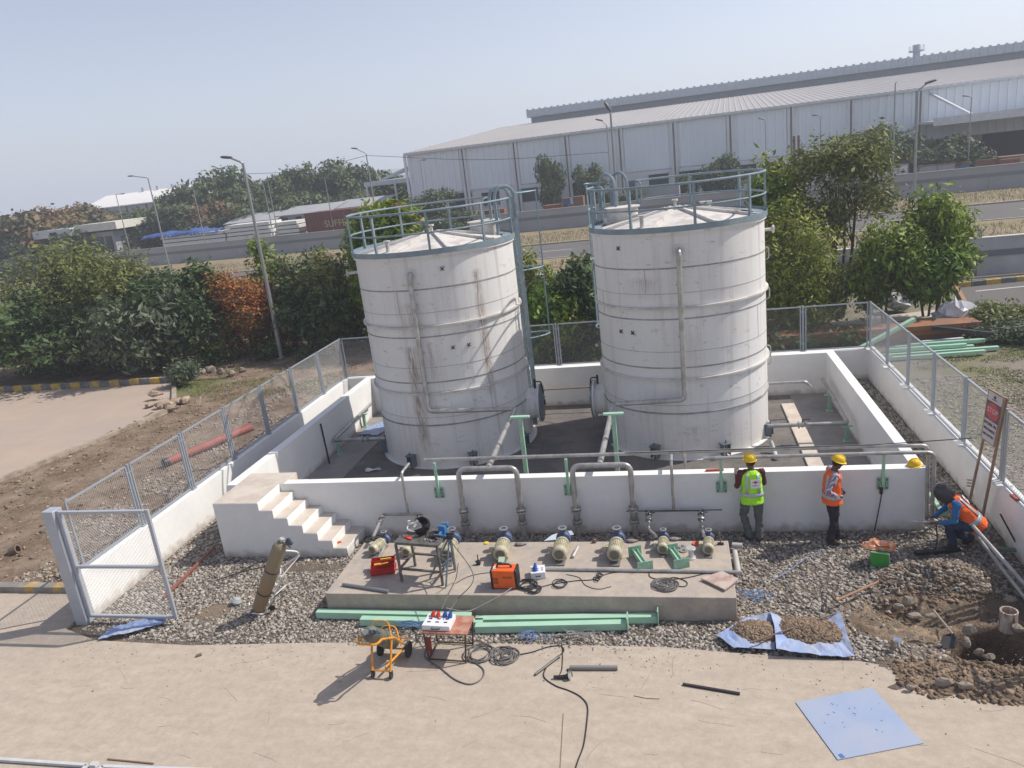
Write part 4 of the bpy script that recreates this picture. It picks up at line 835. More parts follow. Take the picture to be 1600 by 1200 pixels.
cable('thin dark cable winding past the neat coil to the pink plate', [(1015, 890), (1016, 902), (1035, 906), (1055, 903), (1073, 910), (1070, 917), (1055, 915), (1047, 907), (1075, 903), (1105, 896), (1118, 893)])
cable('thin dark cable passing behind the orange welder', [(712, 912), (730, 902), (750, 897), (768, 895)], .006)
for u, v, lab in ((935, 900, 'small ring of dark cable, the upper of the pair beside the socket box'), (930, 906, 'small ring of dark cable, the lower of the pair beside the socket box')):
    solo(MB().tube(coil(G(u, v, PZ), .045, 2, .008), .008, 6), 'cable_ring', lab, 'cable', MATS['black_rubber'])
# green brackets lying on the plinth
for (a, b, lab) in (((992, 861), (1008, 884), 'green I-shaped bracket lying right of the last large pump'), ((1049, 858), (1065, 880), 'green I-shaped bracket with square plate lying between the small pumps')):
    p = G(*a, PZ+.10); q = G(*b, PZ+.10); d = (q-p); ang = math.atan2(d.y, d.x); L = d.length
    t = thing('steel_bracket', lab, 'bracket', (p.x, p.y, PZ), ang, 'green brackets on the plinth')
    mb = MB(); mb.box((L/2, 0, .1), (L, .09, .012)); mb.box((L/2, .04, .1), (L, .01, .09)); mb.box((L/2, -.04, .1), (L, .01, .09)); part(mb, 'stem', m_greenp, t, .002)
    for x, w_, hh in ((0, .24, .2), (L, .28, .18)): mb = MB(); mb.box((x, 0, hh/2+.002), (.014, w_, hh)); part(mb, 'end_plate', m_green, t, .002)
t = thing('pipe_fitting', 'white flanged pipe fitting upright between the small pumps', 'pipe fitting', tuple(G(1080, 872, PZ))); mb = MB(); mb.cyl((0, 0, 0), (0, 0, .2), .045, n=16)
for z in (.012, .19): mb.cyl((0, 0, z-.012), (0, 0, z+.012), .085, n=20)
part(mb, 'spool', M('pale_metal', (.55, .55, .53), .4, .4), t, .003)
g = random.Random(11)
for u, v, lab in ((1066, 855, 'pale steel flange lying flat behind the white fitting'), (1068, 861, 'second pale steel flange lying in front of the flat flange'), (1088, 850, 'small orange cap beside the last pump')):
    solo(MB().lathe([(.03, 0), (.07, 0), (.07, .022), (.03, .022), (.03, 0)], G(u, v, PZ+.002), 20), 'flange' if u < 1080 else 'dust_plug', lab, 'flange' if u < 1080 else 'cap', m_steel if u < 1080 else MATS['orange_cloth'])
solo(MB().lathe([(.0, 0), (.05, 0), (.045, .02), (0, .025)], G(760, 849, PZ+.002), 16), 'dust_plug', 'yellow plastic cap left of the welder pump', 'cap', M('cap_yellow', (.75, .55, .04), .4))
for u, v, lab in ((812, 852, 'grey rag bundle behind the welder pump'), (986, 847, 'grey cloth gloves lying behind the last large pump'), (1053, 844, 'crumpled grey rag behind the small pump')):
    p = G(u, v, PZ); solo(MB().sph((p.x, p.y, PZ+.03), (.10, .05, .03), 10, 6).sph((p.x+.07, p.y+.02, PZ+.02), (.07, .03, .02), 8, 5), 'rag', lab, 'rag', M('grey_rag', (.26, .23, .21), .95, bump=1, bsc=20))
p = G(1126, 851, PZ); t = thing('hammer', 'hammer standing on its head at the far right of the plinth', 'hammer', (p.x, p.y, PZ)); mb = MB(); mb.box((0, 0, .02), (.11, .04, .04)); part(mb, 'head', m_dark, t, .004); mb = MB(); mb.cyl((0, 0, .03), (-.02, .02, .24), .012); part(mb, 'handle', M('tool_wood', (.2, .13, .08), .7), t)
p = G(930, 848, PZ); solo(MB().cyl((p.x, p.y, PZ), (p.x, p.y, PZ+.07), .025).cyl((p.x, p.y, PZ+.02), (p.x-.06, p.y, PZ+.02), .02), 'pipe_tee', 'small brown pipe tee between two large pumps', 'pipe fitting', M('rusty_fit', (.25, .17, .11), .8))
p = G(748, 882, PZ); solo(MB().box((p.x, p.y, PZ+.04), (.07, .07, .08)).cyl((p.x, p.y, PZ+.08), (p.x, p.y, PZ+.2), .01).cyl((p.x-.06, p.y, PZ+.06), (p.x, p.y, PZ+.06), .016), 'grease_gun', 'small dark jack standing left of the welder pump', 'tool', m_dark, bev=.004)
# pink plate, long pipe, short dark pipes, pipe stubs
q = [G(1128, 892, PZ+.08), G(1154, 904, PZ+.08), G(1133, 921, PZ+.05), G(1095, 903, PZ+.05)]
mb = MB(); vs = [tuple(a) for a in q]+[tuple(a-V(0, 0, .025)) for a in q]; mb.add(vs, [(0, 1, 2, 3), (7, 6, 5, 4), (0, 4, 5, 1), (1, 5, 6, 2), (2, 6, 7, 3), (3, 7, 4, 0)])
solo(mb, 'wooden_board', 'pinkish board lying askew on the right end of the plinth', 'board', M('pink_board', (.42, .29, .25), .85, var=.2, sc=4, c2=(.5, .42, .36), c2amt=.4, c2sc=4))
a = G(850, 889, PZ+.03); b = G(1160, 894, PZ+.03); solo(MB().cyl(a, b, .028, n=12), 'pipe', 'long thin silver pipe lying along the plinth', 'pipe', m_steel)
a = G(536, 913, PZ+.03); b = G(607, 924, PZ+.03); solo(MB().cyl(a, b, .032, n=12), 'pipe', 'grey pipe lying at the front left corner of the plinth', 'pipe', M('grey_pipe', (.22, .23, .24), .5, .3))
a = G(591, 873, PZ+.04); b = G(603, 850, PZ+.07); solo(MB().cyl(a, b, .03, n=12), 'pipe', 'short silver pipe beside the pump nearest the stairs', 'pipe', m_steel)
a = G(895, 870, PZ+.03); b = G(903, 855, PZ+.05); solo(MB().cyl(a, b, .03, n=12), 'pipe_offcut', 'short pale pipe offcut at the foot of the middle pump', 'pipe', MATS['pale_metal'])
t = thing('pipe_elbow', 'pale pipe with elbow leaning at the right end of the plinth', 'pipe', tuple(G(1152, 880, .05))); mb = MB(); a = G(1148, 862, .12); b = G(1154, 896, .08); mb.tube([a, b], .05, 12); mb.tube([G(1144, 852, .1), G(1160, 853, .1)], .055, 12); part(mb, 'pipe_run', M('pale_pvc', (.42, .41, .39), .6), t, 0, True)
q = [G(854, 840, .45), G(900, 833, .42)]
mb = MB(); g = random.Random(3); 
pts = [(850, 845), (862, 836), (880, 830), (893, 829), (897, 835), (880, 838), (868, 843)]
vs = [tuple(G(u, v, .42+g.uniform(-.03, .05))) for u, v in pts]; 
mb.add(vs+[tuple(V(*a)-V(0, 0, .01)) for a in vs], [(0, 1, 5, 6), (1, 2, 3, 5), (3, 4, 5), (13, 12, 8, 7), (12, 10, 9, 8), (12, 11, 10)]+[(k, k+7, (k+1) % 7+7, (k+1) % 7) for k in range(7)])
m_bsheet = M('blue_laminate', (.22, .33, .60), .55, var=.14, sc=3, c2=(.36, .38, .44), c2amt=.5, c2sc=2, sharp=.2)
solo(mb, 'plastic_sheet', 'crumpled pale sheet scrap behind the middle pump', 'sheet', M('pale_sheet', (.5, .56, .62), .5))
# ------------------------------------------------------------------ green beams in front of the plinth
def ibeam(label, p, q, z, w=.125, h=.125):
    t = thing('steel_beam', label, 'steel beam', ((p[0]+q[0])/2, (p[1]+q[1])/2, z), 0, 'pale green beams before the plinth')
    p = V(p[0], p[1], z+h/2); q = V(q[0], q[1], z+h/2); mb = MB(); mb.beam(p, q, w, h); part(mb, 'section', m_greenp, t, .004, True)
    return t
ibeam('pale green steel beam reaching from the stairs side to the red table', (-10.82, -3.08), (-7.95, -3.10), .0)
ibeam('pale green steel beam behind the gas trolley and the red table', (-9.9, -3.27), (-7.7, -3.29), .0)
b1 = ibeam('longest pale green beam with end plate, touching the plinth at the right', (-7.85, -3.22), (-4.84, -3.05), .0)
mb = MB(); mb.box((-4.82, -3.05, .12), (.02, .22, .25)); part(mb, 'end_plate', m_green, b1, .002, True)
b2 = ibeam('shorter pale green beam with end plate, nearest the road', (-7.8, -3.42), (-5.32, -3.25), .0)
mb = MB(); mb.box((-5.3, -3.25, .12), (.02, .2, .24)); part(mb, 'end_plate', m_green, b2, .002, True)
# ------------------------------------------------------------------ gas cylinder on orange trolley
m_trol = M('trolley_orange', (.72, .30, .03), .45, var=.1, sc=6, c2=(.5, .2, .03), c2amt=.2, c2sc=8)
m_cylg = M('cylinder_grey_green', (.15, .165, .13), .5, .1, var=.15, sc=5, c2=(.09, .09, .08), c2amt=.3, c2sc=5)
m_rub = M('tyre_rubber', (.035, .035, .035), .8)
c0 = G(583, 1058, 0); c1 = G(613, 1060, 0); w0 = G(600, 1024, 0); w1 = G(637, 1024, 0)
ax = (w0+w1)/2; fr = (c0+c1)/2; d = (fr-ax); ang = math.atan2(d.y, d.x)+PI/2   # local -y is the front (towards the castors)
t = thing('cylinder_trolley', 'orange wheeled trolley tilted with its castors on the road', 'trolley', (ax.x, ax.y, 0), ang)
Ld = d.length; hw = .19
# local frame: wheels axle at y=0, castors at y=-Ld
for k in (-1, 1):
    mb = MB(); mb.cyl((k*(hw+.03), .0, .13), (k*(hw+.07), .0, .13), .13, n=24); mb.cyl((k*(hw+.025), 0, .13), (k*(hw+.075), 0, .13), .05, n=12); part(mb, 'wheel', m_rub, t, .01)
    mb = MB(); mb.cyl((k*.15-.015, -Ld, .055), (k*.15+.015, -Ld, .055), .055, n=18); mb.box((k*.15, -Ld+.01, .11), (.05, .05, .03)); part(mb, 'castor', m_rub, t, .004)
zt = .83; yt = -Ld-.15
mb = MB()
for k in (-1, 1):
    mb.tube([(k*hw, .05, .16), (k*hw, -Ld*.55, .56), (k*hw, yt, zt-.02)], .016, 8)            # side rails along the cylinder
    mb.tube([(k*.15, -Ld, .12), (k*.17, -Ld*.62, .62)], .018, 8)                             # castor legs
mb.tube([(-.15, -Ld, .13), (.15, -Ld, .13)], .014, 8); mb.cyl((-hw, 0, .13), (hw, 0, .13), .014, n=8)
mb.tube([(-hw, yt, zt-.02), (-.16, yt-.14, zt-.02), (.16, yt-.14, zt-.02), (hw, yt, zt-.02)], .018, 8, bend=.08)
mb.box((0, .03, .2), (.38, .16, .012), mat=Matrix.Rotation(R(-35), 3, 'X')); mb.tube([(-hw, .05, .3), (hw, .05, .3)], .014, 8)
mb.tube([(hw, .05, .16), (0.05, -Ld*.9, .15)], .018, 8)
for f in (.35, .75): mb.tube([(-hw, -Ld*f+.05*(1-f), .17+f*.62*.95), (-.12, -Ld*f+.14, .17+f*.62+.2), (.12, -Ld*f+.14, .17+f*.62+.2), (hw, -Ld*f+.05*(1-f), .17+f*.62*.95)], .012, 6, bend=.08)
part(mb, 'frame', m_trol, t)
def cylinder_at(label, base, axis, L, r, mat, reg=True, name='gas_cylinder'):
    axis = V(*axis).normalized(); q = V(0, 0, 1).rotation_difference(axis).to_matrix().to_4x4(); q.translation = V(*base)
    t = thing(name, label, 'gas cylinder', tuple(base))
    mb = MB(); mb.lathe([(0, 0), (r*.8, 0), (r, .03), (r, L-.14), (r*.86, L-.06), (r*.5, L-.01), (r*.3, L), (0, L)], n=28); mb.xf(q); part(mb, 'body', mat, t, 0, True)
    mb = MB(); mb.cyl((0, 0, L-.01), (0, 0, L+.06), .028, n=10); mb.cyl((0, 0, L+.06), (0, 0, L+.075), .045, n=12); mb.cyl((-.06, 0, L+.03), (.1, 0, L+.03), .018, n=8); mb.xf(q); part(mb, 'valve', m_steel, t, 0, True)
    if reg:
        mb = MB(); mb.sph((.11, 0, L+.04), .045, 12, 8); mb.cyl((.11, -.02, L+.1), (.11, .02, L+.1), .04, n=16); mb.cyl((.17, -.02, L+.06), (.17, .02, L+.06), .035, n=16); mb.cyl((.11, 0, L+.0), (.2, 0, L-.03), .012, n=6); mb.xf(q); part(mb, 'regulator', M('regulator_metal', (.07, .09, .13), .35, .5), t, 0, True)
    return t
rm = Matrix.Rotation(ang, 3, 'Z'); bs = rm @ V(0, -.02, .27)+V(ax.x, ax.y, 0); axs = rm @ V(0, yt+.02, zt-.2)
cylinder_at('dark green gas cylinder strapped on the tilted orange trolley', bs, axs, 1.0, .125, m_cylg)
# ------------------------------------------------------------------ brown cylinder on white trolley
base = G(404, 951, .06); topv = Yp(441, 842, base.y-.05); axs = (topv-base); L = axs.length
cylinder_at('tall rusty brown gas cylinder leaning in its white trolley by the stairs', base, axs, L*.96, .125, M('rusty_cylinder', (.25, .21, .145), .7, .1, var=.15, sc=6, c2=(.28, .19, .11), c2amt=.35, c2sc=3, stretch=(1, 1, .3)))
t = thing('cylinder_trolley', 'light white tube trolley holding the rusty brown cylinder', 'trolley', (base.x, base.y, 0)); a_ = axs.normalized()
side = V(.86, .4, 0).normalized(); bk = (side-a_*side.dot(a_)).normalized()
mb = MB(); off = bk*.17; lat = a_.cross(bk).normalized()*.13
for k in (-1, 1): mb.tube([base+lat*k-bk*.12, base+lat*k+off*.6, base+a_*.5+off+lat*k, base+a_*.95+off+lat*k], .012, 8, bend=.05)
mb.tube([base+a_*.9+off+lat, base+a_*1.25+bk*.42+lat, base+a_*1.42+bk*.33+lat*.2, base+a_*1.42+bk*.1], .015, 8, bend=.1)
mb.tube([base+a_*.9+off-lat, base+a_*1.25+bk*.42+lat], .012, 8)
for s in (.1, .55, .9): mb.tube([base+a_*s+off+lat, base+a_*s+off-lat], .011, 8)
q1 = G(455, 925, .02); q2 = G(438, 905, .02)
mb.tube([base+a_*.92+off+lat, q1], .012, 8); mb.tube([base+a_*.92+off-lat, q1+V(-.25, .2, 0)], .012, 8); mb.tube([base+a_*.3+off, q1.lerp(base+a_*.92+off+lat, .35)], .011, 8)
mb.tube([base-bk*.17-lat, base-bk*.17+lat], .012, 8); part(mb, 'frame', M('white_tube_paint', (.68, .67, .63), .5, var=.1), t, 0, True)
mb = MB(); hc = G(424, 950, .07); mb.cyl(hc-lat*.1, hc+lat*.15, .07, n=20); part(mb, 'wheel', m_rub, t, .008, True)
for s in (.42, .95): mb = MB(); mb.lathe([(.128, 0), (.134, 0), (.134, .02), (.128, .02)], base+a_*s, 24, a_); part(mb, 'strap', m_dark, t, 0, True)
solo(MB().lathe([(0, 0), (.09, .0), (.1, .04), (.06, .1), (0, .12)], G(369, 942, .0), 14, (.4, .2, 1)), 'plastic_bottle', 'clear crushed plastic bottle lying on the gravel by the brown cylinder', 'bottle', M('clear_plastic', (.35, .37, .38), .2))
a = G(337, 907, .03); b = G(415, 885, .05); cc = G(380, 893, .03)
solo(MB().tube(spline([a, cc, b, G(430, 880, .03)], 6), .012, 6).tube(spline([G(363, 900, .03), G(390, 885, .03), G(408, 877, .04)], 6), .012, 6), 'hose', 'black hose trailing over the gravel in front of the stairs', 'hose', MATS['black_rubber'])
# ------------------------------------------------------------------ red table with distribution box
c = [G(671, 1032, 0), G(728, 1036, 0), G(739, 1008, 0), G(685, 1005, 0)]
hT = .52; t = thing('red_table', 'low steel table with a worn red top on the road', 'table', (c[0].x, c[0].y, 0))
tp = [G(658, 988, hT), G(729, 991, hT), G(741, 962, hT), G(672, 961, hT)]
mb = MB(); vs = [tuple(a) for a in tp]+[tuple(a-V(0, 0, .03)) for a in tp]; mb.add(vs, [(0, 1, 2, 3), (7, 6, 5, 4), (0, 4, 5, 1), (1, 5, 6, 2), (2, 6, 7, 3), (3, 7, 4, 0)]); part(mb, 'table_top', M('worn_red_board', (.36, .135, .095), .75, var=.25, sc=5, c2=(.42, .26, .18), c2amt=.3, c2sc=6), t, .006, True)
for k in range(4): q = tp[k].lerp((tp[0]+tp[2])/2, .08); mb = MB(); mb.beam(c[k], (q.x, q.y, hT-.03), .024, .024, (0, 1, 0)); part(mb, 'leg', M('rusty_angle', (.10, .07, .055), .7, .3, var=.3), t, 0, True)
mb = MB()
for a, b in ((0, 1), (2, 3), (3, 0)): mb.beam(c[a]+V(0, 0, .03), c[b]+V(0, 0, .03), .02, .02)
part(mb, 'stretcher', MATS['rusty_angle'], t, 0, True)
p = G(686, 977, hT); socket_box('distribution_box', 'white power box with red and blue plugs on the red table', (p.x, p.y+.02, hT), R(-2), .46, .34, .09, [(-.12, .08, 'red', 0), (-.03, .07, 'red', 0), (.08, .08, 'blue', 0), (.17, .07, 'blue', 0)])
solo(MB().box(G(671, 1005, .3)+V(0, -.02, 0), (.07, .02, .24)).box(G(672, 1015, .15)+V(0.02, -.02, 0), (.04, .015, .16)), 'cloth_strip', 'dark red rag hanging from the front corner of the red table', 'rag', M('dark_red_cloth', (.2, .04, .03), .9))
# cables and coils on the road
m_gc = MATS['grey_cable']
solo(MB().tube(coil(G(749, 1022, 0), .19, 4, .011), .011, 6), 'cable_coil', 'loose loops of grey cable at the right feet of the red table', 'cable', m_gc)
solo(MB().tube(coil(G(788, 1026, 0), .175, 5, .011, ang=1), .011, 6).tube(coil(G(790, 1024, 0), .09, 3, .011, ang=2), .011, 6), 'cable_coil', 'tight coil of grey cable on the road between red table and grinder', 'cable', m_gc)
cable('black cable sweeping round in front of the red table', [(667, 1010), (665, 1028), (690, 1046), (712, 1063), (735, 1070), (752, 1062), (756, 1048), (742, 1036), (728, 1030)], .011, m_gc, 0)
cable('dark cable running from the tight coil to the grinder', [(808, 1024), (830, 1020), (855, 1012), (875, 1010), (881, 1018), (868, 1030), (855, 1042), (850, 1058), (868, 1072), (890, 1080), (908, 1090), (918, 1104), (917, 1130), (912, 1165), (903, 1190), (895, 1215)], .009, MATS['black_rubber'], 0)
cable('thin dark lead dropping from the beam to the grinder', [(877, 1000), (879, 1020), (878, 1045), (874, 1056)], .007, MATS['black_rubber'], 0)
zt_ = hT+.2; a = G(702, 955, hT+.22)
solo(MB().tube(spline([a, G(716, 935, .6), G(740, 900, 1.1), tuple(top+V(.02, 0, -.1))], 6), .008, 6), 'cable', 'grey cable rising from the white power box to the tripod', 'cable', m_gc)
solo(MB().tube(spline([G(690, 952, hT+.2), G(700, 930, .47), G(712, 905, .46), G(716, 880, .9)], 6), .008, 6), 'cable', 'grey cable from the red plugs up over the plinth edge', 'cable', m_gc)
solo(MB().tube(spline([G(697, 950, hT+.17), G(730, 955, .30), G(760, 942, .35), G(790, 925, .45), G(815, 905, .46)], 6), .007, 6), 'cable', 'thin pale cable sagging from the red table to the socket box', 'cable', M('pale_cable', (.3, .29, .28), .6))
g = random.Random(8)
def wool(label, c, r, n, mat, z=.05): return solo(MB().tube(spline([V(c[0]+g.gauss(0, r), c[1]+g.gauss(0, r*.6), z+abs(g.gauss(0, .04))) for _ in range(n)], 5), .005, 5), 'wire_tangle', label, 'wire', mat)
m_bw = M('blue_wire', (.16, .28, .5), .5)
p = G(642, 985, 0); wool('tangle of blue wire between the orange trolley and red table', p, .13, 26, m_bw, .08)
p = G(800, 1000, 0); 
for u, v, lab in ((830, 998, 'blue wire scraps on the gravel in front of the short green beam'), (905, 999, 'pale wire scraps near the road end of the short green beam'), (1180, 935, 'blue wire tangle on the gravel beyond the plinth end')): wool(lab, G(u, v, 0), .16, 22, m_bw if 'blue' in lab else MATS['pale_cable'], .05)
cable('thin blue cord lying across the gravel right of the plinth', [(1210, 905), (1235, 890), (1255, 875), (1265, 868), (1290, 862)], .006, m_bw, .05)
# rods, pipes and grinder on the road
a = G(836, 1054, .02); b = G(872, 1027, .02); solo(MB().cyl(a, b, .02, n=10).cyl(b, b+(b-a).normalized()*.02, .026, n=10), 'steel_tube', 'thin dark steel tube lying aslant left of the grinder', 'pipe', M('dark_steel', (.09, .09, .09), .5, .4))
a = G(890, 1043, .035); b = G(965, 1043, .035); solo(MB().cyl(a, b, .035, n=14), 'pipe_offcut', 'short grey pipe offcut lying on the road above the grinder', 'pipe', M('dull_pipe', (.25, .24, .23), .55, .2))
a = G(1067, 1069, .015); b = G(1156, 1084, .015); solo(MB().beam(a, b, .035, .03), 'flat_bar', 'thin black bar lying alone on the road', 'bar', m_dark)
a = G(990, 1087, .004); b = G(1030, 1092, .004); solo(MB().tube(spline([a, a.lerp(b, .5)+V(0, -.02, 0), b], 4), .004, 5), 'wire', 'short piece of thin wire on the road', 'wire', m_dark)
p = G(886, 1060, 0); t = thing('angle_grinder', 'black angle grinder with side handle lying on the road', 'grinder', (p.x, p.y, 0), R(10)); t.scale = (.75, .75, .75)
mb = MB(); mb.tube([(-.26, .02, .045), (-.1, .0, .045), (.02, 0, .05)], [.03, .036, .04], 12); mb.cyl((.02, 0, .02), (.02, 0, .09), .038, n=14); part(mb, 'body', m_dark, t)
mb = MB(); mb.cyl((.03, .0, .08), (.03, .02, .2), .017, n=10); part(mb, 'side_handle', MATS['black_plastic'], t)
mb = MB(); mb.lathe([(0, 0), (.085, 0), (.085, .004), (0, .004)], (.06, -.01, .07), 24, (.9, -.3, .3)); part(mb, 'disc', m_steel, t)
mb = MB(); mb.lathe([(.09, 0), (.095, 0), (.095, .03), (.09, .03)], (.055, -.01, .06), 20, (.9, -.3, .3), a0=0, a1=PI); part(mb, 'guard', m_steel, t)
# blue sheets
def sheet(label, pts, mat, th=.006, name='plastic_sheet', amp=.035):
    import bmesh
    b = bmesh.new(); f = b.faces.new([b.verts.new(tuple(p)) for p in pts]); bmesh.ops.triangulate(b, faces=[f]); bmesh.ops.subdivide_edges(b, edges=b.edges[:], cuts=9, use_grid_fill=True)
    for v in b.verts: c = v.co; v.co.z += amp*(abs(noise.noise(Vector((c.x*4, c.y*4, 3))))+.6*noise.noise(Vector((c.x*11+c.y*5, c.y*9, 8)))+.15)
    o_ = V(sum(p.x for p in pts)/len(pts), sum(p.y for p in pts)/len(pts), min(p.z for p in pts)); bmesh.ops.translate(b, verts=b.verts, vec=-o_)
    me = bpy.data.meshes.new(name); b.to_mesh(me); b.free(); me.materials.append(mat); o = bpy.data.objects.new(name, me); COL.objects.link(o); o.location = o_
    sm = o.modifiers.new('s', 'SOLIDIFY'); sm.thickness = th; return tagit(o, label, 'sheet')
def sheet_old(label, pts, mat, th=.006, name='plastic_sheet', z=None):
    mb = MB(); vs = [tuple(p) for p in pts]; n = len(vs); mb.add(vs+[tuple(V(*p)-V(0, 0, th)) for p in vs], [tuple(range(n)), tuple(range(2*n-1, n-1, -1))]+[(k, n+k, n+(k+1) % n, (k+1) % n) for k in range(n)]); return solo(mb, name, label, 'sheet', mat)
m_bfade = M('faded_blue_laminate', (.26, .35, .53), .5, var=.07, sc=2, c2=(.36, .38, .44), c2amt=.45, c2sc=1.2, sharp=.25)
t = thing('laminate_sheet', 'square faded blue sheet lying flat on the open road', 'sheet', tuple(G(1340, 1130, 0)))
pts = [G(1243, 1097, .012), G(1363, 1074, .012), G(1443, 1161, .012), G(1309, 1187, .012)]
mb = MB(); mb.add([tuple(p) for p in pts]+[tuple(p-V(0, 0, .008)) for p in pts], [(0, 1, 2, 3), (7, 6, 5, 4), (0, 4, 5, 1), (1, 5, 6, 2), (2, 6, 7, 3), (3, 7, 4, 0)]); part(mb, 'board', m_bfade, t, 0, True)
g = random.Random(4); mb = MB()
for k in range(16):
    u = g.uniform(1285, 1385); v = g.uniform(1095, 1150); a = G(u, v, .0145); b = a+V(g.uniform(-.04, .04), g.uniform(-.03, .03), 0); mb.beam(a, b, .006, .003)
mb.beam(G(1312, 1178, .0145), G(1318, 1184, .0145), .05, .003); part(mb, 'paint_mark', M('blue_ink', (.08, .16, .42), .6), t, 0, True)
p4 = [G(1119, 993, .05), G(1168, 965, .12), G(1204, 957, .16), G(1212, 974, .05), G(1210, 1016, .03), G(1147, 1013, .06)]
sheet('bent blue sheet heaped with earth, left of its twin', p4, m_bsheet)
p5 = [G(1203, 956, .18), G(1218, 966, .1), G(1240, 985, .045), G(1285, 972, .045), G(1312, 955, .16), G(1336, 1028, .035), G(1290, 1026, .05), G(1213, 1016, .12), G(1210, 980, .14)]
sheet('blue sheet heaped with earth at the road edge, beside the rubble', p5, m_bsheet)
for (u, v, rx, ry, n, lab, sd) in ((1180, 992, .40, .30, 2200, 'small heap of earth and stones on the left bent blue sheet', 41), (1260, 990, .58, .33, 4000, 'larger heap of earth and stones on the blue sheet at the road edge', 42)):
    p = G(u, v, 0); Q, F = stones(n*2, (p.x-rx, p.x+rx, p.y-ry, p.y+ry), (.012, .032), lambda x, y: .05+.10*np.clip(1-((x-p.x)/rx)**2-((y-p.y)/ry)**2, 0, 1), seed=sd, poly=lambda x, y: ((x-p.x)/rx)**2+((y-p.y)/ry)**2 < 1+.25*fbm(x, y, 9, 1))
    stuff_mesh('earth_heap', Q, F, m_soil, lab, 'earth')
a = G(1172, 1004, .17); b = G(1330, 950, .14); solo(MB().cyl(a, b, .013, n=8), 'steel_rod', 'long rusty rod lying across both heaped blue sheets', 'rod', M('rusty_rod', (.17, .12, .09), .8))
q = [G(153, 1000, .03), G(172, 984, .07), G(215, 970, .10), G(262, 962, .06), G(259, 974, .03), G(200, 990, .06), G(155, 999, .03)]
sheet('torn blue sheet strip lying on the gravel under the gate', q[:6], m_bsheet)
q = [G(560, 680, .045), G(577, 666, .05), G(601, 659, .05), G(604, 672, .045), G(590, 681, .045)]
sheet('blue sheet lying on the floor beside the rust stained tank', q, m_bsheet)
sheet('small blue scrap on the rubble near the road corner', [G(1397, 995, .06), G(1408, 998, .1), G(1407, 1008, .06), G(1397, 1006, .05)], m_bsheet)
p = G(583, 735, .03); g = random.Random(2); mb = MB()
for k in range(7): a = g.uniform(0, 6.3); mb.beam((p.x, p.y, .05), (p.x+.22*math.cos(a), p.y+.16*math.sin(a), .03+g.uniform(0, .1)), .07, .006)
solo(mb, 'plastic_bag', 'crumpled white plastic bag on the bund floor behind the stairs', 'bag', MATS['white_enamel'])
# pick axe, shovel, boulders, pit rim
def at3(u, v, z): return G(u, v, z)
t = thing('pickaxe', 'pickaxe with a wooden handle resting on the gravel', 'pickaxe', tuple(G(1310, 940, .05)))
mb = MB(); mb.tube([G(1307, 938, .14), G(1370, 910, .12)], [.018, .022], 10); part(mb, 'handle', M('pick_wood', (.33, .19, .12), .75, var=.15, sc=5), t, 0, True)
mb = MB(); mb.tube(spline([G(1302, 921, .1), G(1301, 932, .2), G(1306, 938, .16), G(1316, 945, .08), G(1326, 951, .04)], 5), [.006, .01, .013, .015, .016, .018, .02, .02, .02, .02, .018, .016, .014, .012, .01, .01, .008, .008, .007, .006, .005], 8); part(mb, 'pick_head', M('rust_iron', (.13, .085, .06), .75, .2), t, 0, True)
t = thing('shovel', 'shovel with a pale handle stuck in the rubble', 'shovel', tuple(G(1485, 1000, .05)))
a = G(1458, 953, .42); b = G(1488, 990, .14); mb = MB(); mb.cyl(a, b, .017, n=10); part(mb, 'handle', M('pale_wood', (.42, .34, .26), .7), t, 0, True)
q = [G(1473, 993, .12), G(1489, 988, .14), G(1497, 1001, .09), G(1492, 1012, .03), G(1474, 1013, .02), G(1470, 1002, .06)]; mb = MB(); mb.add([tuple(p) for p in q]+[tuple(p-V(0, 0, .01)) for p in q], [tuple(range(6)), tuple(range(11, 5, -1))]+[(k, 6+k, 6+(k+1) % 6, (k+1) % 6) for k in range(6)]); part(mb, 'blade', m_dark, t, 0, True)
m_rock = M('grey_rock', (.30, .26, .215), .9, var=.25, sc=4, bump=.8, bsc=15, c2=(.2, .15, .11), c2amt=.4, c2sc=4)
def rock(label, c, s, seed, mat=None, name='boulder'):
    g = np.random.default_rng(seed); t5 = (1+5**.5)/2; mb = MB(); mb.sph((0, 0, 0), 1, 9, 6); vs = []
    for p in mb.v: 
        p = np.array(p); k = 1+.22*math.sin(p[0]*3+seed)+.18*math.cos(p[1]*4+seed*2)+g.uniform(-.14, .14); vs.append(tuple(p*k*np.array(s)+np.array(c)))
    mb.v = vs; return solo(mb, name, label, 'rock', mat or m_rock, smooth=18)
RK = [(1421, 945, .10, .07, .08, 'white streaked boulder on the dug path'), (1405, 950, .06, .05, .05, 'pale broken rock beside the streaked boulder'), (1428, 965, .09, .06, .05, 'flat tan slab below the streaked boulder'), (1455, 965, .10, .07, .04, 'flat grey slab left of the shovel handle'), (1512, 988, .11, .08, .08, 'rounded tan boulder beside the shovel blade'), (1510, 1008, .07, .06, .07, 'upright tan stone below the rounded boulder'), (1398, 1012, .05, .04, .07, 'pointed tan rock near the road corner'), (1476, 1070, .10, .06, .07, 'pale boulder at the lower end of the rubble'), (1507, 1075, .08, .05, .06, 'pale rock right of the lowest boulder'), (1545, 1030, .07, .05, .05, 'grey stone on the pit rim nearest the road'), (1528, 1022, .07, .05, .05, 'grey stone on the pit rim left part'), (1590, 985, .10, .06, .05, 'broken concrete edge at the right of the pit'), (1580, 940, .10, .05, .05, 'pale slab above the pit pipe'), (1424, 1076, .06, .04, .03, 'small rock alone on the road edge'), (1540, 1068, .05, .05, .05, 'brown stone at the lower right rubble'), (1385, 800, .0, .0, .0, '')]
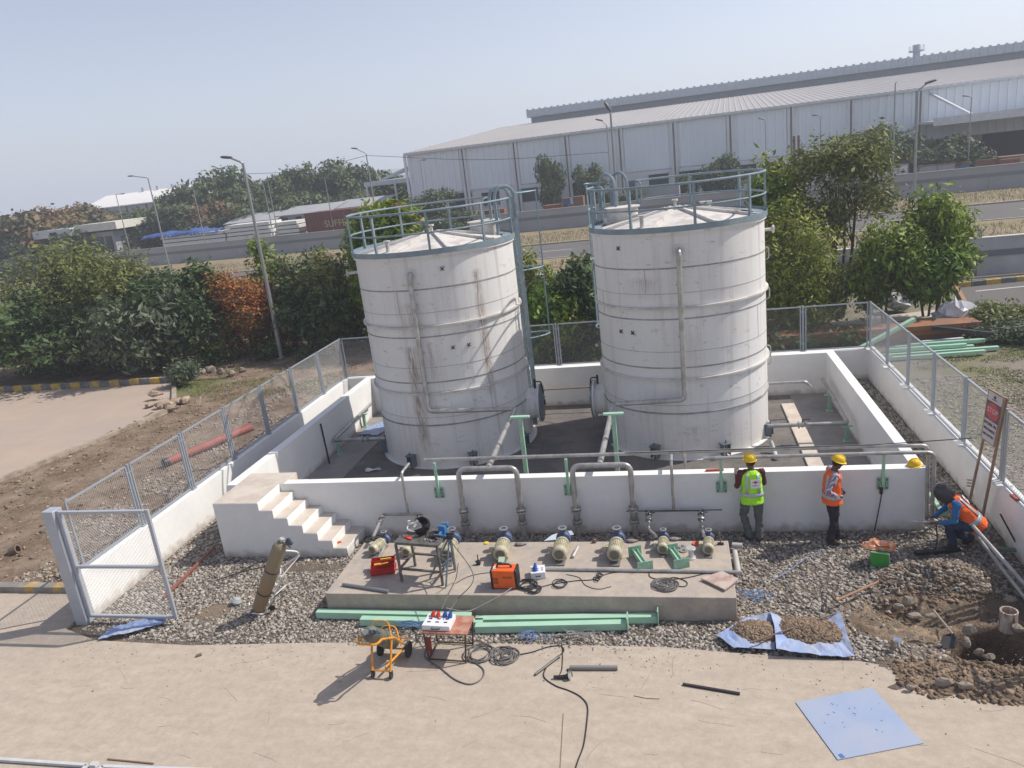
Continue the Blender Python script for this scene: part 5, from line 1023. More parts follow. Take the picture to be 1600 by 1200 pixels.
for i, (u, v, a, b, c_, lab) in enumerate(RK):
    if a: p = G(u, v, .04); rock(lab, (p.x, p.y, .05+c_*.5), (a, b, c_), i+3)
p = G(1575, 975, .0); t = thing('pit_pipe', 'short upright pale pipe standing at the edge of the pit', 'pipe', (p.x, p.y, -.1)); mb = MB(); mb.lathe([(.12, 0), (.12, .33), (.10, .33), (.10, 0)], n=24); part(mb, 'collar', M('muddy_pvc', (.50, .44, .37), .7, var=.2, sc=6, c2=(.25, .13, .1), c2amt=.4, c2sc=8, stretch=(3, 3, .5)), t)
# green box with orange sack
p = G(1373, 880, .02); t = thing('green_crate', 'bright green plastic box half covered by the orange sack', 'box', (p.x, p.y, .02), R(-8)); mb = MB(); mb.prism([(-.13, 0), (.10, 0), (.15, .07), (.14, .26), (-.14, .29)], -.14, .14, 'y'); part(mb, 'shell', M('vivid_green', (.05, .30, .05), .45, var=.08), t, .012)
mb = MB(); mb.tube([(-.145, -.142, .29), (.145, -.142, .26), (.155, -.142, .07), (.10, -.142, 0)], .01, 6); part(mb, 'pale_rim', M('grey_rim', (.45, .48, .45), .5), t)
g = np.random.default_rng(12); mb = MB(); mb.sph((0, 0, 0), 1, 18, 10); c = V(p.x+.02, p.y+.06, .33); mb.v = [tuple(V(a[0]*.27*(1+.12*g.normal()), a[1]*.13*(1+.2*g.normal()), a[2]*.10*(1+.3*g.normal()))+c) for a in mb.v]
solo(mb, 'sack', 'crumpled orange sack lying over the bright green box', 'sack', M('orange_sack', (.62, .20, .07), .7, var=.15, sc=9, c2=(.65, .47, .36), c2amt=.35, c2sc=10), smooth=0)
# long silver pipes at the right edge, loose bits
a = G(1520, 822, .55); b = G(1625, 940, .10); solo(MB().cyl(a, b, .035, n=12), 'pipe', 'long silver pipe sloping down behind the crouching welder, the upper of two', 'pipe', m_steel)
a = G(1528, 848, .3); a = G(1524, 831, .36); b = G(1610, 945, .08)
solo(MB().cyl(G(1522, 832, .34), G(1612, 948, .06), .032, n=12), 'pipe', 'long silver pipe sloping down behind the crouching welder, the lower of two', 'pipe', m_steel)
a = G(1430, 864, .03); b = G(1500, 858, .03); solo(MB().beam(a, b, .1, .05), 'steel_angle', 'dark steel angle on the gravel at the welder feet', 'bar', m_dark)
a = G(1535, 857, .1); b = G(1600, 860, .1); solo(MB().beam(a, b, .07, .05), 'steel_angle', 'grey green steel bar on the gravel right of the welder', 'bar', M('dull_green', (.14, .2, .16), .6))
a = G(1563, 803, .75); b = G(1592, 857, .1); solo(MB().cyl(a, b, .014, n=8), 'steel_rod', 'dark rod leaning on the right boundary wall', 'rod', m_dark)
p = Xp(1572, 772, 1.2); p = G(1572, 778, PW+.03); solo(MB().box((1.17, p.y, PW+.035), (.07, .2, .045), rz=.1), 'brick', 'red brick piece left on top of the right boundary wall', 'brick', M('red_brick', (.35, .1, .07), .85, var=.2, sc=9), bev=.005)
a = G(255, 934, .05); b = G(335, 855, .06); solo(MB().beam(a, b, .05, .04), 'steel_angle', 'long rusty red bar on the gravel behind the gate leaf', 'bar', M('red_oxide', (.25, .085, .065), .75, var=.2))
t = thing('steel_bracket', 'pale green bracket hanging in front of the welder mask', 'bracket', tuple(G(1465, 800, .45))); mb = MB(); mb.beam(G(1453, 770, .62), G(1472, 800, .45), .07, .03); part(mb, 'stem', m_greenp, t, .002, True); mb = MB(); mb.box(G(1475, 800, .36), (.14, .02, .16)); part(mb, 'end_plate', m_greenp, t, .002, True)
# corrugated red pipe
a = G(262, 722, .12); b = G(392, 668, .12); a.z = .13; b.z = .13; d = (b-a); L = d.length; t = thing('corrugated_pipe', 'long red corrugated pipe lying outside the left fence', 'pipe', tuple((a+b)/2)); 
n = int(L/.045); pts = [a.lerp(b, k/(2*n)) for k in range(2*n+1)]; rs = [.125 if k % 2 else .11 for k in range(2*n+1)]
mb = MB(); mb.tube(pts, rs, 18); part(mb, 'corrugation', M('red_pipe', (.42, .15, .12), .65, var=.15, sc=3), t, 0, True, smooth=10); mb = MB(); mb.cyl(a-d.normalized()*.12, a+d.normalized()*.02, .13, n=18); part(mb, 'end_cap', m_dark, t, 0, True)
solo(MB().lathe([(.08, 0), (.11, 0), (.115, .18), (.08, .18)], G(17, 862, .05)+V(0, 0, .0), 16, (1, .3, .25)), 'pipe_stub', 'dark brown pipe stub lying on the left verge', 'pipe', MATS['rusty_rod'])
g = random.Random(31)
LAB = ['flat pale slab on top of the rubble heap by the lane corner', 'broken slab leaning on the rubble heap by the lane corner', 'tan block in the rubble heap by the lane corner', 'grey block low in the rubble heap by the lane corner', 'rough lump at the right end of the rubble heap', 'small slab at the left end of the rubble heap', 'broken lump at the front of the rubble heap']
for i, (u, v, a, b, c_) in enumerate(((247, 622, .28, .2, .1), (262, 634, .3, .2, .12), (275, 630, .25, .2, .12), (250, 636, .22, .2, .12), (290, 628, .2, .18, .12), (236, 634, .22, .16, .08), (268, 640, .2, .16, .1))): p = G(u, v, .05); rock(LAB[i], (p.x, p.y, .06+c_*.6+(i == 0)*.12), (a, b, c_), 60+i, M('tan_rubble', (.36, .27, .2), .9, var=.2, sc=5))
for i, (u, v, s) in enumerate(((312, 583, .28), (327, 580, .26), (345, 583, .2), (362, 585, .18), (303, 590, .16), (380, 580, .16))): p = G(u, v, .05); rock(['big grey boulder behind the small round bush', 'second grey boulder right of the small round bush', 'brown stone in the row of boulders before the orange bush', 'small stone in the row before the orange bush', 'small stone at the foot of the round bush', 'last small stone of the row before the orange bush'][i], (p.x, p.y, .1), (s, s*.7, s*.75), 80+i)
# frame lying at the bottom edge of the picture
a = G(-40, 1184, .03); b = G(136, 1196, .03); c = G(160, 1198, .03); d = G(330, 1204, .03)
t = thing('fence_panel', 'loose grey framed mesh panel lying on the road', 'fence panel', tuple(b)); mb = MB(); n_ = V(0, -.9, 0)
mb.beam(a, b, .05, .04); mb.beam(c, d, .05, .04); mb.beam(b, b+n_, .05, .04); mb.beam(c, c+n_, .05, .04); mb.box((b+c)/2+V(0, 0, .02), (.1, .08, .06)); part(mb, 'panel_frame', M('pale_frame', (.5, .51, .52), .5), t, 0, True)
a = G(168, 1186, .01); b = G(240, 1193, .01); solo(MB().beam(a, b, .02, .012), 'wood_strip', 'thin brown strip on the road beside the loose panel', 'strip', MATS['rusty_rod'])
p = G(311, 1025, .0); solo(MB().box((p.x, p.y, .018), (.09, .05, .036), rz=.6), 'brick_chip', 'small dark chip of brick lying on the road', 'brick', MATS['rusty_rod'], bev=.006)
# warning sign on two poles
t = thing('warning_sign', 'wooden pole sign with a red disc leaning at the right fence', 'sign', tuple(G(1540, 815, 0)))
pA = [Xp(1583, 622, .95), G(1533, 812, .0)]; pB = [Xp(1551, 612, .78), G(1514, 792, .0)]
# board corners in the photograph: on a vertical plane just inside the fence
def SP(u, v): 
    x0 = .80+(u-1535)/50*.18; return Xp(u, v, x0)
tl, tr_, br, bl = SP(1546, 609), SP(1572, 622), SP(1552, 697), SP(1534, 683)
tr_ = SP(1568, 622)
ux = (tr_-tl); uy = (bl-tl); nrm = ux.cross(uy).normalized()
if nrm.dot(V(*CAM)-tl) < 0: nrm = -nrm
def bd(s, q, o=0): return tl.lerp(tr_, s).lerp(bl.lerp(br, s), q)+nrm*o
def patch(s0, s1, q0, q1, o, th, name, mat, par): 
    mb = MB(); P4 = [bd(s0, q0, o), bd(s1, q0, o), bd(s1, q1, o), bd(s0, q1, o)]; mb.add([tuple(p) for p in P4]+[tuple(p-nrm*th) for p in P4], [(0, 1, 2, 3), (7, 6, 5, 4), (0, 4, 5, 1), (1, 5, 6, 2), (2, 6, 7, 3), (3, 7, 4, 0)]); return part(mb, name, mat, par, 0, True)
m_wood = M('weathered_wood', (.30, .21, .155), .85, var=.25, sc=5, stretch=(1, 1, .2))
bo = patch(-.08, 1.06, -.02, 1.02, 0, .03, 'board', m_wood, t)
def setloc(o): return o
for a_ in ((0, 1, 0, .19, 'sign_face', M('sign_white', (.62, .55, .54), .6)), (0, 1, .19, .56, 'sign_face', M('sign_brown', (.17, .12, .12), .7)), (0, 1, .56, 1, 'sign_face', MATS['sign_white'])):
    o = patch(a_[0]+.0, a_[1], a_[2]+.004, a_[3]-.004, .006, .004, a_[4], a_[5], t)
ct = bd(.5, .375, .009); ex = ux.normalized(); ey = -(uy-ex*uy.dot(ex)).normalized()
wx, wy = ux.length, uy.length
mb = MB(); n = 28; ring_ = [tuple(ct+ex*wx*.44*math.cos(2*PI*k/n)+ey*wy*.17*math.sin(2*PI*k/n)) for k in range(n)]; mb.add(ring_+[tuple(V(*p)-nrm*.003) for p in ring_], [tuple(range(n)), tuple(range(2*n-1, n-1, -1))]+[(k, n+k, n+(k+1) % n, (k+1) % n) for k in range(n)]); part(mb, 'red_disc', M('sign_red', (.55, .10, .11), .6), t, 0, True)
def face_m(s, q, o=.0105): 
    m = Matrix((ex, ey, ex.cross(ey))).transposed().to_4x4(); m.translation = bd(s, q, o)-V(*t.location); return m
m_black = MATS['black_print']
lettering('STOP', wx*.32, MATS['sign_white'], t, face_m(.5, .36, .011)); lettering('WORK IN', wx*.2, m_black, t, face_m(.5, .64)); lettering('PROGRESS', wx*.17, m_black, t, face_m(.5, .755)); lettering('NO ENTRY', wx*.16, m_black, t, face_m(.5, .87))
mb = MB(); q = bd(.5, .08, .010); mb.cyl(q, q+nrm*.002, wx*.07, n=12); mb.beam(q-ex*wx*.16-ey*wx*.12, q+ex*wx*.16-ey*wx*.12, .012, .002, nrm); part(mb, 'emblem', m_black, t, 0, True)
mb = MB(); mb.tube([bd(.97, .0, -.06), G(1533, 818, .0)], .028, 8); part(mb, 'pole', m_wood, t, 0, True)
mb = MB(); mb.tube([bd(.12, .1, -.05), G(1512, 796, .0)], .026, 8); part(mb, 'pole', m_wood, t, 0, True)
p = G(1514, 778, .2); solo(MB().tube([V(p.x+.05*math.cos(a), p.y+.05*math.sin(a), .42+.01*a) for a in np.linspace(0, 18, 60)], .008, 5).tube([V(p.x+.04, p.y, .45), V(p.x+.07, p.y-.02, .2)], .008, 5), 'rope', 'pale rope knotted round the left pole of the sign', 'rope', MATS['pale_wood'])
# ================================================================== PEOPLE
def fused(mb, name, mat, parent, vox=.009, smooth_it=3, wr=0.0):
    me = mb.mesh(name, None, 0); o = bpy.data.objects.new('tmp', me); COL.objects.link(o)
    m = o.modifiers.new('r', 'REMESH'); m.mode = 'VOXEL'; m.voxel_size = vox; m.use_smooth_shade = True
    s = o.modifiers.new('s', 'SMOOTH'); s.factor = .5; s.iterations = smooth_it
    dg = bpy.context.evaluated_depsgraph_get(); me2 = bpy.data.meshes.new_from_object(o.evaluated_get(dg)); bpy.data.objects.remove(o)
    if wr:
        nv = [v.normal.copy() for v in me2.vertices]
        for v, nn in zip(me2.vertices, nv): v.co += nn*wr*(noise.noise(v.co*13+Vector((3, 1, 7)))+.6*noise.noise(Vector((v.co.x*30, v.co.y*30, v.co.z*14))))
    me2.name = name; me2.materials.clear(); me2.materials.append(mat); me2.shade_smooth()
    r = bpy.data.objects.new(name, me2); COL.objects.link(r); r.parent = parent; return r
def limb(mb, pts, rs, n=14):
    mb.tube(pts, rs, n)
    for p, r in zip(pts, rs): 
        rr = r if not isinstance(r, tuple) else min(r); mb.sph(tuple(p), rr, 12, 8)
def hand(mb, wrist, d, nrm, curl=.5, s=1.0, glove=1.0):
    """palm from the wrist along d, palm facing nrm, five fingers"""
    d = V(*d).normalized(); nrm = V(*nrm); nrm = (nrm-d*nrm.dot(d)).normalized(); sd_ = d.cross(nrm); w = V(*wrist)
    for k in (-1, 0, 1): mb.tube([w+sd_*k*.012, w+d*.085*s+sd_*k*.024], [.017*glove, .016*glove], 8)
    for k, (o, L) in enumerate(((-.033, .066), (-.011, .078), (.011, .074), (.033, .058))):
        p = w+d*.085*s+sd_*o; q = p; a = 0; pts = [p]
        for j in range(3): a += curl*(.55+.1*j); q = q+(d*math.cos(a)+nrm*math.sin(a))*L*s*(.45, .32, .25)[j]; pts.append(q)
        mb.tube(pts, [.0095*glove, .009*glove, .0085*glove, .0075*glove], 8)
    p = w+d*.03*s-sd_*.025; q = p+(d*.6-sd_*.8+nrm*.3).normalized()*.04*s; mb.tube([p, q, q+(d*.9+nrm*.4).normalized()*.03*s], [.013*glove, .0105*glove, .0085*glove], 8)
def head(mb, c, fwd, up=(0, 0, 1), s=1.0):
    f = V(*fwd).normalized(); u = V(*up); u = (u-f*u.dot(f)).normalized(); r = f.cross(u); c = V(*c)
    m = Matrix((r, f, u)).transposed()
    def add(o, rad, n=14): 
        k = MB(); k.sph((0, 0, 0), rad, n, 10); mb.add([c+m @ (V(*p)*s+V(*o)*s) for p in k.v], k.f)
    add((0, 0, .02), (.074, .092, .098)); add((0, .028, -.045), (.056, .062, .062)); add((0, .062, -.085), (.024, .024, .02)); add((0, .094, -.012), (.011, .02, .018)); add((0, .078, .03), (.05, .018, .01)); add((0, .086, -.048), (.02, .008, .007))
    for k in (-1, 1): add((k*.076, .0, -.008), (.009, .018, .028))
    return m, c
def eyes_hair(t, m, c, s=1.0):
    for k in (-1, 1): mb = MB(); q = c+m @ V(k*.031*s, .083*s, .012*s); mb.sph(tuple(q), .0095, 8, 6); part(mb, 'eye', M('eye_dark', (.02, .015, .012), .2), t)
    mb = MB(); k = MB(); k.sph((0, 0, 0), (.08, .088, .09), 16, 10); mb.add([c+m @ (V(*p)+V(0, -.014, .03)) for p in k.v], k.f); part(mb, 'hair', M('black_hair', (.012, .011, .01), .7), t)
def helmet(mb, m, c, z=.045, s=1.0):
    prof = [(.125, 0), (.127, .012), (.124, .05), (.108, .095), (.075, .128), (.03, .142), (0, .144)]
    k = MB(); k.lathe(prof, n=32); k.lathe([(.12, .0), (.12, .05), (.10, .09), (.07, .12), (0, .136)], n=32)
    k.v = [(p[0]*.92, p[1]*1.06, p[2]) for p in k.v]; k.lathe([(.112, .0), (.145, -.004), (.145, .004), (.112, .012)], n=32)
    pts = [(0, .135*math.cos(a)*1.0, .015+.136*math.sin(a)) for a in np.linspace(.1, PI-.1, 15)]; k.tube(pts, [(.02, .008)]*15, 8)
    for q in (-.045, .045): k.tube([(q, .12*math.cos(a), .02+.122*math.sin(a)) for a in np.linspace(.3, PI-.3, 13)], .006, 6)
    br = [(-.1, .09), (-.075, .155), (0, .185), (.075, .155), (.1, .09)]; k.prism(br, -.006, .004)
    mb.add([c+m @ (V(*p)*s+V(0, -.005, z)) for p in k.v], k.f)
m_skin = M('brown_skin', (.115, .06, .038), .55, var=.06, sc=20)
m_yel = M('helmet_yellow', (.78, .52, .02), .5, var=.05, sc=8)
m_orv = M('vest_orange', (.88, .14, .03), .75, var=.1, sc=9, bump=.5, bsc=25)
m_grv = M('vest_lime', (.36, .78, .03), .75, var=.1, sc=9, bump=.5, bsc=25)
m_refl = M('reflective_tape', (.42, .46, .48), .35, .1, var=.12, sc=14)
m_navy = M('dark_trousers', (.022, .022, .03), .85, var=.2, sc=9, bump=.6, bsc=20)
m_gry = M('grey_trousers', (.10, .11, .105), .85, var=.2, sc=9, bump=.8, bsc=20)
m_shoe = M('dark_shoes', (.04, .035, .03), .6)
def torso_rings(mb, sects, n=20):
    """sections: (centre, half width, half depth, right dir)"""
    vs = []; fs = []
    for (c, a, b, r) in sects:
        c = V(*c); r = V(*r).normalized(); nx = sects[min(sects.index((c, a, b, r)) if False else 0, 0)]
        vs.append((c, a, b, r))
    out = []
    for i, (c, a, b, r) in enumerate(vs):
        ax_ = (vs[min(i+1, len(vs)-1)][0]-vs[max(i-1, 0)][0]).normalized(); f = ax_.cross(r).normalized(); r2 = f.cross(ax_).normalized()
        out.append([c+r2*math.copysign(abs(math.cos(2*PI*k/n))**.85, math.cos(2*PI*k/n))*a+f*math.copysign(abs(math.sin(2*PI*k/n))**.85, math.sin(2*PI*k/n))*b for k in range(n)])
    P = [q for g in out for q in g]
    for i in range(len(out)-1):
        for k in range(n): fs.append((i*n+k, i*n+(k+1) % n, (i+1)*n+(k+1) % n, (i+1)*n+k))
    fs += [tuple(range(n-1, -1, -1)), tuple(range((len(out)-1)*n, len(out)*n))]
    mb.add(P, fs); return out
def person(label, loc, rz, J, mats, hs=1.0, hat='helmet', gloves=None):
    """J: joints in local space (x right, y forward, z up)"""
    t = thing('person', label, 'person', loc, rz, 'workers on the site')
    g = lambda k: V(*J[k])
    X = V(*J.get('right', (1, 0, 0)))
    body = MB(); hd = MB()
    sec = [(g('pelvis')-(g('chest')-g('pelvis'))*.22, .13, .10, X), (g('pelvis'), .155, .115, X), (g('pelvis').lerp(g('chest'), .45), .135, .10, X), (g('chest'), .165, .115, X), (g('neck')-(g('neck')-g('chest'))*.3, .15, .095, X), (g('neck'), .06, .06, X)]
    torso_rings(body, sec); limb(body, [g('neck')-(g('head')-g('neck'))*.2, g('neck').lerp(g('head'), .75)], [.062, .055])
    m, c = head(body, g('head'), J['look'], J.get('headup', (0, 0, 1)), .92)
    for s in 'lr':
        limb(body, [g('sh'+s), g('el'+s), g('wr'+s)], [.05, .038, .026]); limb(body, [g('hip'+s), g('kn'+s), g('an'+s)], [.075, .052, .036])
        d = (g('wr'+s)-g('el'+s)).normalized(); hand(body, g('wr'+s), J.get('hd'+s, tuple(d)), J.get('hn'+s, (0, 0, -1)), J.get('curl', .55), glove=1.15 if gloves and s in gloves else 1.0)
        f = V(*J.get('ft'+s, (0, 1, 0))); body.tube([g('an'+s), g('an'+s)+f*.1-V(0, 0, .03)], .03, 10)
    fused(body, 'body', m_skin, t, .0085)
    eyes_hair(t, m, c)
    # shirt with sleeves
    k = MB(); torso_rings(k, [(a, w+.012, d_+.012, r) for a, w, d_, r in sec[:-1]]+[(g('neck')-V(0, 0, .0), .075, .07, X)])
    for s in 'lr':
        sl = J.get('sleeve', 1.0); e = g('el'+s); w_ = g('wr'+s)
        pts = [g('neck').lerp(g('sh'+s), .5)-V(0, 0, .02), g('sh'+s), e]+([e.lerp(w_, sl)] if sl > 0 else []); limb(k, pts, [.06, .068, .052]+([.04] if sl > 0 else []))
    fused(k, 'shirt', mats['shirt'], t, .010, 3, .012)
    # trousers
    k = MB(); torso_rings(k, [(sec[0][0]-(g('chest')-g('pelvis'))*.05, .15, .12, X), (g('pelvis'), .17, .13, X), (g('pelvis').lerp(g('chest'), .3), .15, .115, X)])
    for s in 'lr': limb(k, [g('hip'+s), g('hip'+s).lerp(g('kn'+s), .5)+V(0, .0, 0), g('kn'+s), g('kn'+s).lerp(g('an'+s), .5), g('an'+s)+V(0, 0, .02)], [.105, .094, .078, .072, .072])
    fused(k, 'trousers', mats['trousers'], t, .010, 3, .016)
    for s in 'lr':
        f = V(*J.get('ft'+s, (0, 1, 0))); a = g('an'+s); k = MB(); k.sph(tuple(a+f*.06-V(0, 0, .045)), .048, 12, 8); k.tube([a-f*.05-V(0, 0, .045), a+f*.06-V(0, 0, .045), a+f*.16-V(0, 0, .055)], [(.04, .042), (.046, .04), (.04, .028)], 12); k.tube([a-V(0, 0, .05), a+V(0, 0, .03)], [.046, .044], 12); fused(k, 'shoe', m_shoe, t, .009, 2)
    # vest: sleeveless shell, open over the arms
    k = MB(); P_, C_, N_ = g('pelvis'), g('chest'), g('neck'); lo = P_-(C_-P_)*J.get('vlen', .30)
    vs_ = [(lo, .215, .17, X), (P_, .205, .16, X), (P_.lerp(C_, .5), .188, .145, X), (C_, .192, .14, X), (N_-(N_-C_)*.35, .185, .125, X), (N_-(N_-C_)*.12, .125, .095, X), (N_, .082, .076, X)]
    torso_rings(k, vs_)
    v = fused(k, 'safety_vest', mats['vest'], t, .011, 2, .009)
    # reflective bands hug the vest
    def band(t0, t1, a0=0, a1=1, off=.011):
        kk = MB(); 
        def at(tt):
            i = min(int(tt), len(vs_)-2); f = tt-i; A_, B_ = vs_[i], vs_[i+1]; return (V(*A_[0]).lerp(V(*B_[0]), f), A_[1]*(1-f)+B_[1]*f+off, A_[2]*(1-f)+B_[2]*f+off, X)
        s2 = [at(t0+(t1-t0)*q/3) for q in range(4)]; n = 40; out = []
        ax_ = (s2[-1][0]-s2[0][0]).normalized(); f_ = ax_.cross(X).normalized(); r2 = f_.cross(ax_).normalized()
        for (c_, a, b, r) in s2:
            for dd in (0, .005): out.append([c_+r2*math.copysign(abs(math.cos(q))**.85, math.cos(q))*(a-dd)+f_*math.copysign(abs(math.sin(q))**.85, math.sin(q))*(b-dd) for q in np.linspace(a0*2*PI, a1*2*PI, n+1)])
        outer = out[0::2]; P2 = [q for gg in outer for q in gg]; fs = [(i*(n+1)+j, i*(n+1)+j+1, (i+1)*(n+1)+j+1, (i+1)*(n+1)+j) for i in range(3) for j in range(n)]
        kk.add(P2, fs); return kk
    kk = band(1.15, 1.55); o = part(kk, 'waist_band', m_refl, v); sm = o.modifiers.new('s', 'SOLIDIFY'); sm.thickness = .004
    for (a0, a1) in ((.145, .195), (.305, .355), (.645, .695), (.805, .855)):
        kk = band(1.55, 4.6, a0, a1, .013); o = part(kk, 'shoulder_band', m_refl, v); sm = o.modifiers.new('s', 'SOLIDIFY'); sm.thickness = .004
    if hat == 'helmet': k = MB(); helmet(k, m, c, .05, .84); part(k, 'helmet', m_yel, t)
    return t, m, c, v, vs_
# worker in lime vest, seen from behind, head turned left, one gloved hand raised
f1 = G(1177, 842, 0.01)
J1 = dict(pelvis=(0, 0, .93), chest=(.0, .02, 1.25), neck=(.0, .03, 1.44), head=(-.01, .05, 1.57), look=(-.75, .65, -.08), shl=(-.19, .02, 1.39), shr=(.19, .02, 1.39), ell=(-.26, .05, 1.12), wrl=(-.24, .22, 1.27), elr=(.24, .08, 1.13), wrr=(.08, .26, 1.16),
  hipl=(-.10, 0, .88), hipr=(.09, 0, .88), knl=(-.15, .10, .50), anl=(-.07, -.02, .09), knr=(.12, .02, .49), anr=(.10, -.08, .09), hdl=(.15, .3, 1), hnl=(.4, .9, 0), hdr=(-1, .2, .1), hnr=(0, 0, -1), ftl=(-.3, .95, 0), ftr=(.25, .97, 0), sleeve=0, vlen=.42)
t1, m1, c1, v1, vs1 = person('man in a lime green vest and yellow helmet standing with his back to the view', (f1.x, f1.y+.02, -.02), R(6), J1, dict(shirt=M('maroon_shirt', (.10, .025, .03), .85, var=.1), trousers=m_gry, vest=m_grv), gloves='l')
mb = MB(); mb.box((.035, -.158+.0, 1.23), (.17, .006, .17), mat=Matrix.Rotation(R(-3), 3, 'X')); o = part(mb, 'back_patch', M('patch_white', (.72, .70, .70), .7), v1)
mb = MB(); mb.box((.035, -.1625, 1.262), (.045, .002, .045), mat=Matrix.Rotation(PI/4, 3, 'Y')); mb.box((.035, -.1625, 1.262), (.11, .002, .012)); part(mb, 'emblem', M('emblem_red', (.5, .05, .09), .6), v1)
lettering('SAFETY', .032, M('patch_blue', (.06, .06, .3), .6), v1, Matrix.Translation((.035, -.1635, 1.195)) @ Matrix.Rotation(PI/2, 4, 'X'))
mb = MB(); hand(mb, (-.24, .22, 1.27), (.15, .3, 1), (.4, .9, 0), .6, 1.02, 1.35); fused(mb, 'work_glove', M('cream_glove', (.55, .48, .38), .85), t1, .008, 2)
# worker in orange vest, side on, hand on hip
f2 = G(1300, 846, 0.01)
J2 = dict(pelvis=(0, 0, .93), chest=(0, .0, 1.26), neck=(0, .035, 1.45), head=(0, .09, 1.575), look=(.1, 1, -.38), shl=(-.19, .02, 1.40), shr=(.19, .0, 1.40), ell=(-.22, -.02, 1.12), wrl=(-.15, .15, 1.0), elr=(.27, -.17, 1.17), wrr=(.19, .02, 1.02),
  hipl=(-.09, 0, .88), hipr=(.09, 0, .88), knl=(-.10, .06, .49), anl=(-.09, .10, .09), knr=(.09, .01, .49), anr=(.10, -.06, .09), hnl=(1, 0, 0), hdr=(-.2, .9, -.5), hnr=(-1, 0, 0), ftl=(-.1, 1, 0), ftr=(.25, .95, 0), sleeve=.95, vlen=.30)
m_chk = bpy.data.materials.new('checked_shirt'); m_chk.use_nodes = True; n_ = m_chk.node_tree.nodes; l_ = m_chk.node_tree.links
tc_ = n_.new('ShaderNodeTexCoord'); w1 = n_.new('ShaderNodeTexWave'); w1.inputs['Scale'].default_value = 9; w1.inputs['Distortion'].default_value = 3; w2 = n_.new('ShaderNodeTexNoise'); w2.inputs['Scale'].default_value = 22
l_.new(tc_.outputs['Object'], w1.inputs[0]); l_.new(tc_.outputs['Object'], w2.inputs[0]); mx_ = n_.new('ShaderNodeMath'); mx_.operation = 'MULTIPLY'; l_.new(w1.outputs[1], mx_.inputs[0]); l_.new(w2.outputs[0], mx_.inputs[1])
rp = n_.new('ShaderNodeValToRGB'); rp.color_ramp.elements[0].color = (.16, .12, .2, 1); rp.color_ramp.elements[1].color = (.52, .48, .52, 1); rp.color_ramp.elements[0].position = .12; rp.color_ramp.elements[1].position = .4; l_.new(mx_.outputs[0], rp.inputs[0]); l_.new(rp.outputs[0], n_['Principled BSDF'].inputs['Base Color']); n_['Principled BSDF'].inputs['Roughness'].default_value = .85
person('man in an orange vest and yellow helmet standing with a hand on his hip', (f2.x, f2.y+.02, -.02), R(-100)+R(18), J2, dict(shirt=m_chk, trousers=m_navy, vest=m_orv))
# crouching welder, facing left
f3 = G(1492, 858, .02)
J3 = dict(right=(1, 0, 0), pelvis=(0, -.22, .50), chest=(0, .07, .82), neck=(0, .17, .96), head=(0, .27, 1.05), look=(0, .75, -.7), headup=(0, .65, .75), shl=(-.18, .11, .90), shr=(.18, .11, .90), ell=(-.25, .14, .62), wrl=(-.12, .36, .50), elr=(.25, .18, .63), wrr=(.12, .38, .52),
  hipl=(-.10, -.22, .47), hipr=(.10, -.22, .47), knl=(-.16, .20, .48), anl=(-.13, .12, .09), knr=(.17, .12, .22), anr=(.12, -.20, .10), hdl=(.2, 1, 0), hnl=(0, 0, -1), hdr=(-.2, 1, 0), hnr=(0, 0, -1), ftr=(0, .8, -.1), sleeve=.9, vlen=.25)
t3, m3, c3, v3, vs3 = person('crouching man in an orange vest and blue sleeves bent forward under a welding mask', (f3.x+.10, f3.y+.12, .0), PI/2-R(6), J3, dict(shirt=M('blue_shirt', (.025, .15, .36), .8, var=.12), trousers=M('dark_jeans', (.028, .045, .085), .85, var=.2), vest=m_orv), hat='mask')
k = MB(); q = MB(); q.lathe([(.128, -.16), (.14, -.08), (.142, .0), (.125, .08), (.08, .125), (0, .14)], n=24, a0=-.5, a1=PI+.5); q.lathe([(.12, -.1), (.115, .07), (.07, .115), (0, .13)], n=24, a0=PI-.2, a1=2*PI+.2)
k.add([c3+m3 @ V(p[0]*.95, p[1]*1.1+.01, p[2]*1.15) for p in q.v], q.f); o = part(k, 'welding_mask', M('mask_grey', (.045, .045, .05), .3, var=.1), t3); sm = o.modifiers.new('s', 'SOLIDIFY'); sm.thickness = .004
k = MB(); k.add([c3+m3 @ V(*p) for p in MB().box((0, .158, .0), (.11, .012, .08)).v], MB().box((0, 0, 0), (1, 1, 1)).f); part(k, 'mask_window', MATS['black_plastic'], o)
mb = MB(); mb.box((0, 0, 0), (.15, .004, .15)); 
dd = (V(*J3['chest'])-V(*J3['pelvis'])).normalized(); nb = V(1, 0, 0).cross(dd).normalized(); nb = nb if nb.z > 0 else -nb
cc_ = V(*J3['chest'])+nb*.155+V(0, -.02, 0); m4 = Matrix((V(1, 0, 0), nb, V(1, 0, 0).cross(nb))).transposed(); mb.v = [tuple(m4 @ V(*p)+cc_) for p in mb.v]; part(mb, 'back_patch', MATS['patch_white'], v3)
mb = MB(); mb.box((0, 0, 0), (.08, .003, .02)); mb.box((0, 0, 0), (.02, .003, .06)); mb.v = [tuple(m4 @ V(*p)+cc_+nb*.003) for p in mb.v]; part(mb, 'emblem', MATS['emblem_red'], v3)
